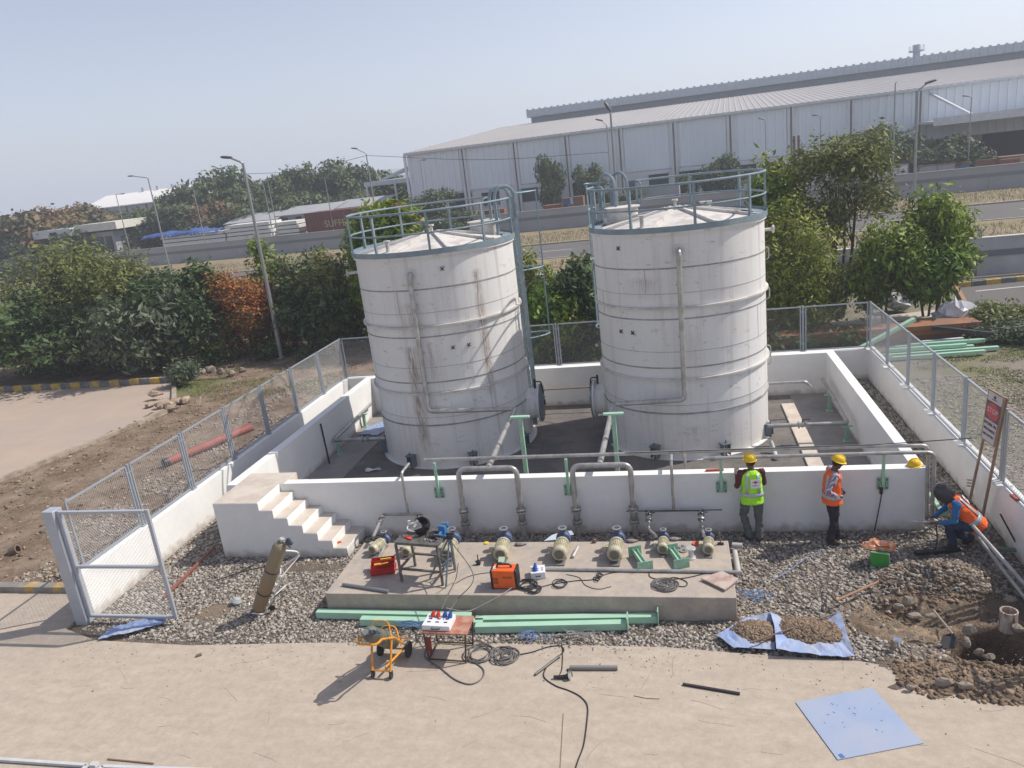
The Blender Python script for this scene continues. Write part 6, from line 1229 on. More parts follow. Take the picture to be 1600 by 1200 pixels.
# short pipe and holder the welder works on
hp = t3.matrix_basis @ V(0, .62, .5) if False else V(*t3.location)
solo(MB().cyl((hp.x-.74, hp.y+.03, .48), (hp.x-.32, hp.y+.0, .49), .022, n=10), 'pipe', 'short pale pipe held in front of the crouching welder', 'pipe', m_steel)
solo(MB().tube(spline([V(hp.x-.4, hp.y-.05, .5), V(hp.x-.42, hp.y-.2, .2), V(hp.x-.55, hp.y-.35, .06), V(hp.x-.8, hp.y-.5, .05), V(hp.x-.95, hp.y-.85, .06)], 6), .012, 6), 'cable', 'black welding lead trailing from the crouching welder', 'cable', MATS['black_rubber'])
# helmet left on the wall corner
p = G(1432, 722, BH); mb = MB(); helmet(mb, Matrix.Rotation(R(-70), 3, 'Z'), V(0, 0, -.035), s=.86); o = solo(mb, 'hard_hat', 'yellow hard hat left on the right corner of the bund wall', 'helmet', m_yel); o.location = (-.16, .12, BH+.002)
solo(MB().box((-.04, .1, BH+.006), (.08, .1, .008), rz=.4), 'cloth', 'small blue cloth beside the hard hat on the wall', 'cloth', MATS['blue_laminate'])
# lead hanging from the right wall support
xs_ = Yp(1379, 755, -.02).x
solo(MB().tube(spline([V(xs_-.02, -.05, 1.0), V(xs_-.03, -.06, .7), V(xs_-.08, -.07, .35), V(xs_-.14, -.1, .02)], 6), .011, 6).box((xs_-.03, -.06, .83), (.05, .04, .14)), 'cable', 'black lead hanging from the right wall support to the gravel', 'cable', MATS['black_rubber'])
# ================================================================== TREES
def leaf_mat(name, c, isl=.5, c2=None, amt=.4, rough=.55, sc=.8): return M(name, c, rough, var=.3, sc=sc, island=isl, c2=c2, c2amt=amt, c2sc=.55, trans=.22, sharp=.12, spec=.3)
m_lf = dict(
 olive=leaf_mat('olive_leaves', (0.145, 0.175, 0.050), c2=(0.186, 0.194, 0.054)),
 dark=leaf_mat('dark_leaves', (0.054, 0.101, 0.034), c2=(0.093, 0.132, 0.046)),
 mango=leaf_mat('mango_leaves', (0.12, 0.205, 0.022), c2=(0.25, 0.29, 0.03), amt=.35),
 grey=leaf_mat('grey_green_leaves', (0.132, 0.163, 0.101), c2=(0.093, 0.132, 0.062)),
 orange=leaf_mat('orange_leaves', (0.43, 0.165, 0.05), c2=(0.155, 0.139, 0.046), amt=.38),
 lime=leaf_mat('lime_leaves', (0.19, 0.245, 0.035), c2=(0.264, 0.264, 0.046), amt=.35),
 far=leaf_mat('far_leaves', (0.078, 0.121, 0.054), c2=(0.132, 0.155, 0.054), amt=.4, sc=.3), far2=leaf_mat('far_flame_leaves', (0.109, 0.116, 0.054), c2=(0.403, 0.139, 0.062), amt=.25, sc=.3), dry=leaf_mat('bleached_leaves', (0.202, 0.202, 0.085), c2=(0.264, 0.217, 0.078)))
m_bark = M('bark', (.10, .08, .06), .95, var=.3, sc=6, bump=1, bsc=20)
def leaves(blobs, n, size, seed, elong=2.4, spray=7, spread=.16, droop=.3):
    g = np.random.default_rng(seed); C = np.array([b[0] for b in blobs]); Rr = np.array([b[1] for b in blobs]); w = (Rr[:, 0]*Rr[:, 2]); w = w/w.sum()
    ns = n//spray; k = g.choice(len(blobs), ns, p=w); d = g.normal(size=(ns, 3)); d /= np.linalg.norm(d, axis=1)[:, None]; rad = g.random(ns)**.38
    cen = C[k]+d*rad[:, None]*Rr[k]; cen = np.repeat(cen, spray, 0); dn = np.repeat(d, spray, 0); N = len(cen)
    cen = cen+g.normal(size=(N, 3))*spread*np.array([1, 1, .7]); cen[:, 2] = np.maximum(cen[:, 2], .05)
    nr = dn*.7+g.normal(size=(N, 3))*.55+np.array([0, 0, .45]); nr /= np.linalg.norm(nr, axis=1)[:, None]
    a = g.normal(size=(N, 3)); a[:, 2] -= droop*2; a -= (a*nr).sum(1)[:, None]*nr; a /= np.linalg.norm(a, axis=1)[:, None]; b = np.cross(nr, a)
    s = size*np.clip(np.exp(g.normal(0, .38, N)), .4, 2.0)[:, None]; L = a*s; W = b*s/elong
    Q = np.stack([cen-L*.5, cen+W*.5-nr*s*.06, cen+L*.5, cen-W*.5-nr*s*.06], 1).reshape(-1, 3)
    return Q, np.arange(N*4).reshape(N, 4)
def crown_blobs(h, w, d, base, seed, n=14, lob=.34):
    g = np.random.default_rng(seed); out = []; H = h-base; c = np.array([0, 0, base+H*.5])
    for i in range(n):
        v = g.normal(size=3); v /= np.linalg.norm(v); q = c+v*np.array([w*.5, d*.5, H*.5])*g.uniform(.35, .78); r = lob*g.uniform(.6, 1.15)
        out.append((q, np.array([w*.5*r*1.3, d*.5*r*1.3, H*.5*r*1.15])))
    return out
def tree_meshes(h, w, d, base, seed, n, size, mat, nb=14, lob=.34, trunk_r=.09, stems=1, **k):
    bl = crown_blobs(h, w, d, base, seed, nb, lob); Q, F = leaves(bl, n, size, seed, **k)
    zb, zt = np.percentile(Q[:, 2], .5), np.percentile(Q[:, 2], 99.3); z1 = max(base, .02); Q[:, 2] = z1+(Q[:, 2]-zb)*(h-z1)/(zt-zb)
    for ax_, ww in ((0, w), (1, d)): lo_, hi_ = np.percentile(Q[:, ax_], 1.5), np.percentile(Q[:, ax_], 98.5); Q[:, ax_] = (Q[:, ax_]-(lo_+hi_)/2)*ww/(hi_-lo_)
    cm = npmesh('crown', Q, F, mat)
    g = random.Random(seed); mb = MB()
    for s in range(stems):
        a = g.uniform(0, 6.28); o = V(math.cos(a), math.sin(a), 0)*.12*s; top = V(o.x*4+g.uniform(-.2, .2), o.y*4+g.uniform(-.2, .2), base+(h-base)*.55)
        mid = o.lerp(top, .5)+V(g.uniform(-.1, .1), g.uniform(-.1, .1), 0); mb.tube([o, mid, top], [trunk_r, trunk_r*.75, trunk_r*.4], 8)
        for b in bl[s::stems][:9]: st = mid.lerp(top, g.uniform(-.2, .7)); q = V(*b[0]); mb.tube([st, st.lerp(q, .5)+V(0, 0, .1*h*.2), q], [trunk_r*.4, trunk_r*.25, trunk_r*.1], 6)
    if h > 1.5:                                                         # bare twigs poking out of the crown
        for b in bl[:10]:
            q = V(*b[0]); o = V(q.x*.5, q.y*.5, (base+h)*.45); d_ = (q-V(0, 0, (base+h)*.35)); mb.tube([o, q, q+d_*.42+V(0, 0, .15)], [trunk_r*.22, trunk_r*.14, .006], 5)
    return cm, mb.mesh('trunk', m_bark)
def plant(name, label, cat, loc, meshes, sc=(1, 1, 1), rz=0, group=None):
    t = thing(name, label, cat, loc, rz, group); t.scale = sc
    for nm, me in (('crown', meshes[0]), ('trunk', meshes[1])): o = bpy.data.objects.new(nm, me); COL.objects.link(o); o.parent = t
    return t
def near(name, label, cat, u, v, y, wpx, base, n, size, mat, seed, group=None, depth=.9, **k):
    """crown top at pixel (u, v) at distance row y, width in photo pixels"""
    top = Yp(u, v, y); dist = (Vector(CAM)-top).length; w = wpx*dist/FPX; h = top.z
    return plant(name, label, cat, (top.x, y, -.03), tree_meshes(h, w, w*depth, base*h, seed, n, size, m_lf[mat], **k), group=group)
GL = 'bushes beyond the left fence'; GR = 'trees right of the tanks'
near('bush', 'olive green bush at the far left behind the striped kerb', 'bush', 25, 392, 17, 170, .10, 11000, .17, 'olive', 101, GL, nb=18, stems=3)
near('bush', 'olive bush with lacy foliage, second from the left edge', 'bush', 105, 388, 18.5, 110, .10, 11000, .15, 'olive', 102, GL, nb=18, stems=3)
near('bush', 'tall lacy olive bush in front of the second lamp', 'bush', 158, 394, 17.4, 125, .12, 9500, .15, 'olive', 103, GL, nb=16, stems=3)
near('bush', 'broad dark bush between the olive bushes and the orange one', 'bush', 262, 428, 16.4, 105, .12, 9000, .2, 'dark', 104, GL, nb=16, stems=3)
near('bush', 'grey leaved bush overhanging the striped kerb', 'bush', 212, 440, 15.8, 150, .16, 8000, .22, 'grey', 105, GL, nb=14, elong=3.2, stems=2)
near('bush', 'dark shrub low behind the striped kerb at the far left', 'bush', 60, 455, 16.0, 200, .14, 9000, .18, 'dark', 106, GL, nb=16, stems=3)
near('bush', 'dark upright bush just left of the orange bush', 'bush', 296, 417, 17.2, 78, .08, 7000, .2, 'dark', 107, GL, nb=14, stems=2)
near('orange_bush', 'rust orange bush left of the near lamp post', 'bush', 368, 424, 18.2, 118, .10, 16000, .095, 'orange', 108, GL, nb=14, spray=9, stems=3)
near('bush', 'green bush rising behind the orange one and the near lamp', 'bush', 405, 379, 19.5, 68, .02, 8500, .18, 'mango', 109, GL, nb=14, stems=2)
near('mango_tree', 'bright leafed mango tree just left of the rust stained tank', 'tree', 585, 328, 18.4, 95, .05, 20000, .2, 'mango', 110, GL, nb=18, elong=3, stems=2, depth=1.0)
near('bush', 'dark bush with brown patches right of the near lamp', 'bush', 466, 398, 18.8, 88, .08, 8000, .15, 'dark', 111, GL, nb=14, stems=2)
near('bush', 'small orange tinged bush against the near lamp post', 'bush', 436, 418, 19.0, 58, .05, 4500, .10, 'orange', 112, GL, nb=9, stems=2)
near('mango_tree', 'mango tree hidden behind the rust stained tank', 'tree', 625, 322, 18, 130, .05, 9000, .26, 'mango', 113, GL, nb=14, elong=3)
near('bush', 'leafy green bush between the two tanks, left part', 'bush', 855, 448, 13.5, 90, .02, 8000, .17, 'mango', 114, 'bushes seen between the tanks', nb=12)
near('bush', 'darker green bush between the two tanks, right part', 'bush', 905, 405, 14, 95, .02, 9000, .2, 'dark', 115, 'bushes seen between the tanks', nb=13, elong=3)
near('bush', 'yellow green bush rising beside the caged ladder', 'bush', 838, 395, 16, 60, .02, 6000, .15, 'lime', 116, 'bushes seen between the tanks', nb=11)
near('bush', 'green bush hidden behind the cleaner tank', 'bush', 1010, 430, 14, 120, .02, 5000, .2, 'dark', 117, 'bushes seen between the tanks', nb=11)
near('bush', 'small olive bush filling the gap between orange bush and mango tree', 'bush', 500, 392, 18.0, 75, .02, 8000, .15, 'olive', 131, GL, nb=12)
near('bush', 'olive bush between the lime green tree and the airy one', 'bush', 1268, 420, 16, 80, .05, 6000, .13, 'olive', 132, GR, nb=12)
near('bush', 'feathery olive bush behind the overhanging grey leaved one', 'bush', 208, 393, 18.2, 100, .08, 8000, .13, 'olive', 133, GL, nb=12)
near('bush', 'low green bush at the foot of the orange bush', 'bush', 322, 485, 17.3, 66, .06, 5000, .15, 'mango', 134, GL, nb=10)
near('bush', 'dark leafy bush below the mango tree by the fence', 'bush', 500, 440, 18.2, 110, .05, 8000, .2, 'dark', 135, GL, nb=12)
p = G(283, 605, 0); plant('round_bush', 'small round grey green bush at the lane corner', 'bush', (p.x, p.y+.3, 0), tree_meshes(1.05, 1.25, 1.1, .02, 118, 4500, .10, m_lf['grey'], nb=9, lob=.5, trunk_r=.03))
GR = 'trees right of the tanks'
near('tree', 'feathery lime green tree just right of the cleaner tank', 'tree', 1242, 312, 15, 108, .05, 13000, .13, 'lime', 121, GR, nb=20, spray=9, elong=3.4, depth=1.0, droop=.9, stems=2)
near('tree', 'upright leafy tree behind the lime green one', 'tree', 1216, 252, 18, 75, .1, 9000, .18, 'mango', 122, GR, nb=12)
near('tree', 'tall airy olive tree with bare branches showing', 'tree', 1314, 208, 17.5, 128, .40, 8500, .12, 'olive', 123, GR, nb=22, lob=.22, spray=8, trunk_r=.08, stems=4, depth=.9)
near('tree', 'dense mango tree with yellow tips standing behind the fence corner', 'tree', 1458, 300, 16, 96, .28, 8500, .18, 'mango', 124, GR, nb=11, lob=.42, elong=3, stems=2, trunk_r=.05)
near('mango_tree', 'dark lower mango tree right beside the dense one', 'tree', 1384, 350, 15.2, 86, .2, 7500, .19, 'mango', 125, GR, nb=10, lob=.42, elong=3, stems=2, trunk_r=.05)
near('mango_tree', 'small mango tree with a thin leaning trunk by the plastic heap', 'tree', 1468, 385, 15.5, 75, .33, 5500, .24, 'mango', 126, GR, nb=10, elong=3)
near('shrub', 'low grey green shrub at the right edge by the asphalt', 'bush', 1570, 470, 14.5, 90, .02, 4500, .12, 'olive', 127, None, nb=10, lob=.4)
near('shrub', 'low dense shrub on the grass at the right edge', 'bush', 1590, 500, 12.8, 90, .02, 4500, .12, 'grey', 128, None, nb=10, lob=.4)
# tree line in the distance: five crown shapes, copied
protos = [tree_meshes(1, 1.1, 1.0, .06, 200+i, 8500, .05, m_lf['far2' if i == 4 else 'far'], nb=13, lob=.36, spread=.03, trunk_r=.02, spray=6, elong=1.8) for i in range(5)]
FT = [ # u, vtop, y, width px, kind, words
 (55, 330, 84, 120, 4, 'flame flowered tree behind the white flat roofed gatehouse'), (105, 326, 88, 90, 4, 'wide flame tinted tree above the gatehouse roof'), (20, 358, 80, 70, 0, 'dark tree at the left picture edge beside the gatehouse'), (160, 338, 92, 60, 1, 'dark tree before the distant white shed'),
 (205, 330, 95, 60, 2, 'green tree hiding the foot of the distant white shed'), (266, 303, 90, 65, 3, 'tree at the right corner of the distant white shed'), (320, 268, 92, 95, 0, 'tallest tree of the distant row left of the near lamp'), (372, 292, 90, 75, 1, 'yellowish tree beside the near lamp head'), (415, 282, 92, 70, 2, 'dark pointed tree right of the near lamp pole'),
 (452, 263, 95, 70, 3, 'high tree with a ragged crown in the distant row'), (502, 256, 97, 70, 0, 'tall fine tree with a spiky top in the distant row'), (545, 264, 99, 70, 1, 'green tree above the red container'), (590, 272, 104, 60, 2, 'tree seen under the canopy roof'), (622, 285, 106, 60, 3, 'tree behind the canopy posts'),
 (130, 352, 82, 80, 1, 'tree behind the gatehouse columns'), (190, 345, 84, 90, 2, 'broad tree right of the gatehouse'), (285, 318, 84, 90, 3, 'low broad tree above the blue tarpaulin'), (345, 315, 85, 80, 4, 'yellow leaved tree above the white panel stacks'), (395, 318, 86, 80, 0, 'dark tree above the second white panel stack'), (440, 310, 88, 80, 1, 'dark tree behind the truck trailer'), (490, 300, 90, 80, 2, 'tree over the middle of the red container'), (235, 330, 86, 80, 0, 'green tree between the shed and the tarpaulin'),
 (550, 300, 94, 70, 3, 'tree over the right end of the red container'), (10, 405, 66, 60, 2, 'bush showing above the far wall at the left edge'), (70, 385, 72, 60, 1, 'green bush before the gatehouse'),
 (855, 246, 75.6, 42, 3, 'slim pointed tree against the factory wall'), (920, 258, 75.2, 45, 0, 'grey green tree beside the tall lamp at the factory wall'), (1125, 245, 73.8, 50, 2, 'loose tree before the factory windows behind the cleaner tank'), (1072, 272, 73.2, 30, 1, 'small yellowish tree before the factory wall'), (670, 298, 73.5, 60, 0, 'round green tree before the dark loading door'), (700, 332, 67, 65, 1, 'bright green bush on the verge behind the rust stained tank'), (1395, 198, 71.5, 68, 1, 'umbrella shaped dark tree against the factory wall'), (1480, 216, 70, 75, 2, 'pale green tree before the loading bay'), (945, 300, 68.5, 22, 3, 'tiny green bush at the foot of the factory wall'), (985, 295, 69, 30, 0, 'small green bush beside the white truck')]
for i, (u, v, y, wpx, k, lab) in enumerate(FT):
    top = Yp(u, v, y); w = wpx*(Vector(CAM)-top).length/FPX; plant('tree', lab, 'tree', (top.x, y, -.05), protos[k], (w, w, max(1.2, top.z)), i*1.3, 'distant trees')
g = random.Random(77)
LE = ['behind the distant shed', 'beyond the factory yard']
for i in range(16):
    y = g.uniform(115, 150); u = 20+i*40; v = 322-u*.10+g.uniform(-5, 5)+(22 if u < 300 else 10); top = Yp(u, v, y); w = g.uniform(70, 110)*(Vector(CAM)-top).length/FPX
    t = plant('tree', 'hazy tree in the farthest row, '+['first from the left edge', 'second from the left edge', 'third from the left edge', 'fourth from the left edge', 'left of the distant white shed', 'behind the gatehouse roof', 'under the distant white shed roof', 'right of the distant white shed', 'above the blue tarpaulin', 'left of the near lamp head', 'just right of the near lamp pole', 'between the paired poles', 'over the red container text', 'over the middle of the red container', 'left of the open shed', 'behind the open shed roof'][i], 'tree', (top.x, y, -.05), protos[i % 4], (w, w, max(3, top.z)), i*.9, 'farthest row of trees')
# scrub below the trees by the back fence
Q, F = leaves([(np.array([x, 16.6+.6*math.sin(x), .35]), np.array([.9, .7, .45])) for x in np.arange(-46, -14.5, 2.6)], 11000, .12, 301); stuff_mesh('undergrowth', Q, F, m_lf['dark'], 'dark undergrowth below the bushes beyond the left fence', 'undergrowth')
Q, F = leaves([(np.array([x, 13.2+.5*math.sin(x*2), .3]), np.array([.8, .6, .4])) for x in np.arange(-14, 1.5, 1.4)], 12000, .13, 302); stuff_mesh('undergrowth', Q, F, m_lf['dark'], 'dark undergrowth between the back fence and the bushes', 'undergrowth')
Q, F = leaves([(np.array([x, 20.5+.6*math.sin(x), .6]), np.array([1.3, 1.2, .9])) for x in np.arange(-40, 4, 2.2)], 16000, .2, 303); stuff_mesh('undergrowth', Q, F, m_lf['olive'], 'thick undergrowth filling the ground behind the bushes', 'undergrowth')
# ================================================================== FAR BUILDINGS, WALLS, LAMPS, YARD
m_fwall = M('far_wall_grey', (.36, .37, .38), .9, var=.12, sc=.35, c2=(.27, .28, .3), c2amt=.4, c2sc=.15, sharp=.2)
m_band = M('far_wall_band', (.19, .20, .215), .9, var=.1, sc=.4)
def fthing(name, label, cat, s, d, z=0, group=None):
    p = WP0+WE*s+WN*d; return thing(name, label, cat, (p[0], p[1], z), WANG, group)
# far boundary wall: local x along, y depth
t = fthing('compound_wall', 'long grey compound wall with a darker band, across the public road', 'wall', 0, 0)
mb = MB(); mb.bx(-120, 160, 0, .25, -.1, 2.1); part(mb, 'masonry', m_fwall, t)
mb = MB(); mb.bx(-120, 160, -.04, 0, 1.18, 1.5); part(mb, 'plinth_band', m_band, t)
mb = MB(); mb.bx(-120, 160, -.05, .3, 2.1, 2.16); part(mb, 'coping', m_fwall, t)
mb = MB(); 
for i in range(70): mb.bx(-120+i*4, -119.75+i*4, -.06, -.003, -.1, 1.17)
part(mb, 'pier', m_fwall, t)
# near compound wall beyond the trees
t = thing('compound_wall', 'grey plastered compound wall with Y shaped wire posts, behind the right trees', 'wall', (0, 23.5, 0))
mb = MB(); mb.bx(-48, 26, 23.6, 23.8, -.1, 1.75); part(mb, 'masonry', M('near_wall_white', (.50, .50, .50), .9, var=.08, sc=.8, c2=(.36, .37, .38), c2amt=.35, c2sc=.6, sharp=.2), t, 0, True)
mb = MB(); mb.bx(-48, 26, 23.54, 23.6, .95, 1.2); part(mb, 'plinth_band', m_band, t, 0, True); mb = MB(); mb.bx(-48, 26, 23.56, 23.84, 1.75, 1.8); part(mb, 'coping', M('pale_coping', (.58, .57, .56), .85), t, 0, True)
mb = MB(); 
for i in range(12): x = 9.05-i*5.0; mb.bx(x-.75, x-.15, 23.42, 23.6, -.1, 1.2)
part(mb, 'pier', m_band, t, 0, True)
for i in range(12):
    x = 9.05-i*5.0; mb = MB(); mb.beam((x, 23.7, 1.1), (x, 23.7, 2.0), .1, .1); mb.beam((x, 23.7, 1.95), (x-.2, 23.7, 2.4), .07, .07); mb.beam((x, 23.7, 1.95), (x+.22, 23.7, 2.25), .07, .07); part(mb, 'wire_post', m_fwall, t, 0, True)
for y, z, r, lab, mt in ((22.75, .12, .1, 'long rusty pipe lying along the near compound wall', MATS['rusty_rod']), (22.45, .1, .07, 'long green pipe lying in front of the rusty pipe', MATS['dull_green'])): solo(MB().cyl((6.5, y, z), (24, y+.6, z), r, n=10), 'pipe', lab, 'pipe', mt)
# factory
m_sheet = bpy.data.materials.new('corrugated_cladding'); m_sheet.use_nodes = True
m_clad = M('cladding_blue_white', (.74, .78, .82), .55, .1, var=.03, sc=.2)
m_cladg = M('cladding_grey', (.36, .40, .45), .6, .1, var=.04, sc=.2)
m_fac = M('factory_masonry', (.66, .66, .65), .85, var=.08, sc=.4)
m_rsheet = M('factory_roof_sheet', (.37, .355, .345), .6, .2, var=.08, sc=.1, stretch=(1, .1, 1))
m_dk = M('dark_opening', (.02, .022, .028), .7)
m_glass = M('window_glass', (.05, .065, .08), .15, var=.3, sc=.5)
OFF = 14.0; s0, _ = Wp(634, 238, OFF); EZ = 9.75; s1 = s0+125
t = fthing('factory_building', 'long white corrugated factory with a raised roof ridge', 'factory', s0, OFF)
LN = s1-s0
def corr(mb, x0, x1, y, z0, z1, pitch=.8, dp=.11):
    n = int((x1-x0)/pitch)
    for i in range(n): x = x0+(x1-x0)*i/n; mb.bx(x, x+pitch*.35, y-dp, y, z0, z1)
sb = [Wp(u, 200, OFF)[0]-s0 for u in (718, 800, 882, 967, 1052, 1141, 1236, 1329)]+[Wp(1436, 200, OFF)[0]-s0]
SC_ = sb[-1]                                                         # canopy bay starts here
mb = MB(); mb.bx(0, LN, 0, 60, 4.55, EZ); mb.bx(0, SC_, .25, 60, 0, 4.55); part(mb, 'core', m_clad, t)
mb = MB(); corr(mb, .3, LN, 0, 4.6, EZ-.15); part(mb, 'cladding', m_clad, t, smooth=0)
mb = MB(); mb.bx(8.2, 11.9-1.0, .15, .26, 0, 4.4); mb.bx(11.2, SC_, .0, .25, 0, 4.5); mb.bx(0, 4.0, 0, .25, 0, 4.5) ; part(mb, 'lower_wall', m_fac, t)
mb = MB(); mb.bx(4.2, 8.0, .1, .3, 0, 4.3); part(mb, 'loading_door', m_dk, t)
for x in [.0]+sb: mb = MB(); mb.bx(x-.38, x-.1, -.28, .0, 0, EZ-.1); mb.bx(x+.1, x+.38, -.28, .0, 0, EZ-.1); part(mb, 'downpipe_pilaster', m_fac if x else m_clad, t)
for x in sb: part(MB().cyl((x, -.2, 0), (x, -.2, EZ-.3), .09, n=8), 'downpipe', M('factory_pipe', (.2, .21, .22), .6), t)
mb = MB(); mb.bx(-.2, LN, -.45, .1, EZ-.12, EZ+.16); part(mb, 'gutter', M('gutter_white', (.58, .6, .62), .6), t, label=None)
# windows in the lower wall
wpx = [(815, 258), (838, 297), (905, 283), (1030, 268), (1077, 264), (1165, 256), (1200, 250), (1365, 236)]
wx_ = [10.2, 14.0, 19.0, 24.3, 33.0, 36.2, 41.8, 44.6, 48.2, 55.0, 58.5]
for u, v in ((766, 300), (826, 291), (905, 281), (1029, 272), (1077, 266), (1165, 255), (1207, 251), (1258, 247), (1362, 232), (1377, 232)):
    s, z = Wp(u, v, OFF); mb = MB(); mb.bx(s-s0-1.25, s-s0+1.25, -.03, .05, 2.3, 4.15); o = part(mb, 'window', m_fac, t)
    mb = MB(); mb.bx(s-s0-1.15, s-s0+1.15, -.05, -.03, 2.4, 4.05); part(mb, 'pane', m_glass, o)
    mb = MB(); mb.bx(s-s0-1.1, s-s0+1.1, -.6, 0, 4.05, 4.15); part(mb, 'sun_shade', MATS['gutter_white'], o)
s, z = Wp(985, 283, OFF); mb = MB(); mb.bx(s-s0-.8, s-s0+.8, -.05, .05, 0, 3.6); part(mb, 'door', M('factory_door_blue', (.12, .15, .2), .6), t)
mb = MB(); mb.add([(-.2, -.3, EZ+.17), (LN, -.3, EZ+.17), (LN, 46, EZ+.17+46*.079), (-.2, 46, EZ+.17+46*.079)], [(0, 1, 2, 3)])
n = 180
for i in range(n):
    x = i*LN/n; mb.add([(x, -.3, EZ+.18), (x+.22, -.3, EZ+.18), (x+.22, 46, EZ+.18+46*.079), (x, 46, EZ+.18+46*.079), (x+.11, -.3, EZ+.225), (x+.11, 46, EZ+.225+46*.079)], [(0, 4, 5, 3), (4, 1, 2, 5), (0, 1, 4)])
part(mb, 'roof', m_rsheet, t, smooth=0)
sm, _ = Wp(829, 180, 60); xm = sm-s0; zt_, zb_ = 15.75, 13.4
mb = MB(); mb.bx(xm, LN, 46.2, 60, 12.5, zt_-.05); part(mb, 'ridge_wall', m_cladg, t)
mb = MB(); mb.bx(xm-.4, LN, 44.8, 46.2, zt_-1.25, zt_); corr(mb, xm-.4, LN, 44.8, zt_-1.25, zt_+.18, 1.1, .1); part(mb, 'ridge_fascia', M('fascia_grey', (.44, .48, .52), .6, .1), t, smooth=0)
mb = MB(); mb.cyl((72.5, 58, 15), (72.5, 58, 18.4), .55, n=14); mb.cyl((72.5, 58, 17.3), (72.5, 58, 17.5), 1.2, n=14)
for i in range(8): a = i*PI/4; mb.cyl((72.5+1.15*math.cos(a), 58+1.15*math.sin(a), 17.5), (72.5+1.15*math.cos(a), 58+1.15*math.sin(a), 18.3), .04, n=5)
s, z = Wp(1432, 85, OFF+58); dx = (s-s0)-72.5; mb.v = [(a+dx, b, c) for a, b, c in mb.v]; part(mb, 'chimney', m_cladg, t)
# loading canopy at the right
mb = MB(); mb.bx(SC_-.2, LN, -7.0, 0, 6.2, 6.45); mb.bx(SC_-.2, LN, -7.15, -6.95, 6.0, 6.75); part(mb, 'canopy', MATS['gutter_white'], t)
mb = MB(); mb.bx(SC_, LN, .3, .5, 0, 6.2); part(mb, 'bay_wall', M('bay_brown', (.27, .255, .24), .8, var=.1, sc=.4), t)
bp = lambda u: Wp(u, 220, OFF)[0]-s0-SC_
for (xa_, xb_, za_, zb2) in ((bp(1441), bp(1457), 0, 4.0), (bp(1536), LN-SC_-1, 0, 5.7), (bp(1488), bp(1515), 2.4, 4.0)): part(MB().bx(SC_+xa_, SC_+xb_, .1, .3, za_, zb2), 'bay_opening', m_dk, t)
for x in (SC_+.9, SC_+15.6, SC_+30):
    mb = MB(); mb.beam((x, 0, EZ-.5), (x+2.3, -6.5, 6.7), .22, .22); part(mb, 'canopy_brace', MATS['gutter_white'], t)
for x in (SC_+13.2, SC_+13.9): mb = MB(); mb.bx(x, x+.3, -.2, .3, 0, 6.1); part(mb, 'bay_column', m_fac, t)
# open side canopy with conveyors at the left end of the factory
t = fthing('open_shed', 'open sided shed with sloping pipe racks at the left end of the factory', 'shed', s0-9.5, OFF+6)
mb = MB(); mb.bx(0, 9.3, 0, 14, 6.3, 6.9); part(mb, 'roof', MATS['gutter_white'], t)
for x in (.2, 4.5, 8.8): mb = MB(); mb.bx(x, x+.25, 0, .25, 0, 6.3); part(mb, 'post', m_fac, t)
for k in range(3): mb = MB(); mb.beam((1.5+k*1.4, 3, 7.0+k*.3), (9.2, 3+k, 9.3-k*.2), .35, .3); part(mb, 'pipe_rack', m_cladg, t)
# distant white shed
pz = Yp(130, 335, 135.2); t = thing('distant_shed', 'distant pale industrial shed with a white ridged roof', 'shed', (-131, 135.5, 0), WANG)
mb = MB(); mb.bx(0, 28, 0, 16, 0, 7.9); part(mb, 'wall', M('shed_grey', (.34, .34, .36), .8, var=.06, sc=.2), t)
mb = MB(); mb.add([(-.5, -.5, 7.9), (28.5, -.5, 7.9), (28.5, 8, 10.4), (-.5, 8, 10.4), (28.5, 16.5, 7.9), (-.5, 16.5, 7.9), (-.5, -.5, 7.7), (28.5, -.5, 7.7)], [(0, 1, 2, 3), (3, 2, 4, 5), (6, 7, 1, 0), (1, 4, 2), (0, 3, 5)]); part(mb, 'roof', M('shed_white_roof', (.7, .69, .66), .6), t)
mb = MB()
for k in range(5): mb.bx(1+k*5.2, 1.3+k*5.2, -.1, .02, 0, 7.6)
part(mb, 'frame_post', m_dk, t)
for k in range(4): mb = MB(); mb.cyl((10+k*4, 8, 10.3), (10+k*4, 8, 11.2), .35, n=10); part(mb, 'roof_vent', m_cladg, t)
# flat roofed gatehouse
t = thing('gatehouse', 'low gatehouse with an oversailing white flat roof, behind the far wall', 'building', (-91, 77.6, 0), WANG)
mb = MB(); mb.bx(0, 6.6, 0, 6, 4.5, 5.55); part(mb, 'roof', MATS['gutter_white'], t); mb = MB(); mb.bx(6.6, 13.6, .8, 7, 4.75, 5.75); part(mb, 'long_roof', M('cream_roof', (.62, .6, .53), .7), t)
mb = MB(); mb.bx(1.2, 12.2, 1.5, 6, 0, 4.5); part(mb, 'wall', M('gatehouse_wall', (.3, .31, .34), .7, var=.15, sc=.6), t)
for k in range(7): mb = MB(); mb.bx(2.0+k*1.45, 3.1+k*1.45, 1.44, 1.5, .7, 3.9); part(mb, 'window', m_glass, t)
mb = MB(); mb.bx(3.0, 4.2, -.05, 0, 4.8, 5.2); part(mb, 'roof_grille', m_dk, t)
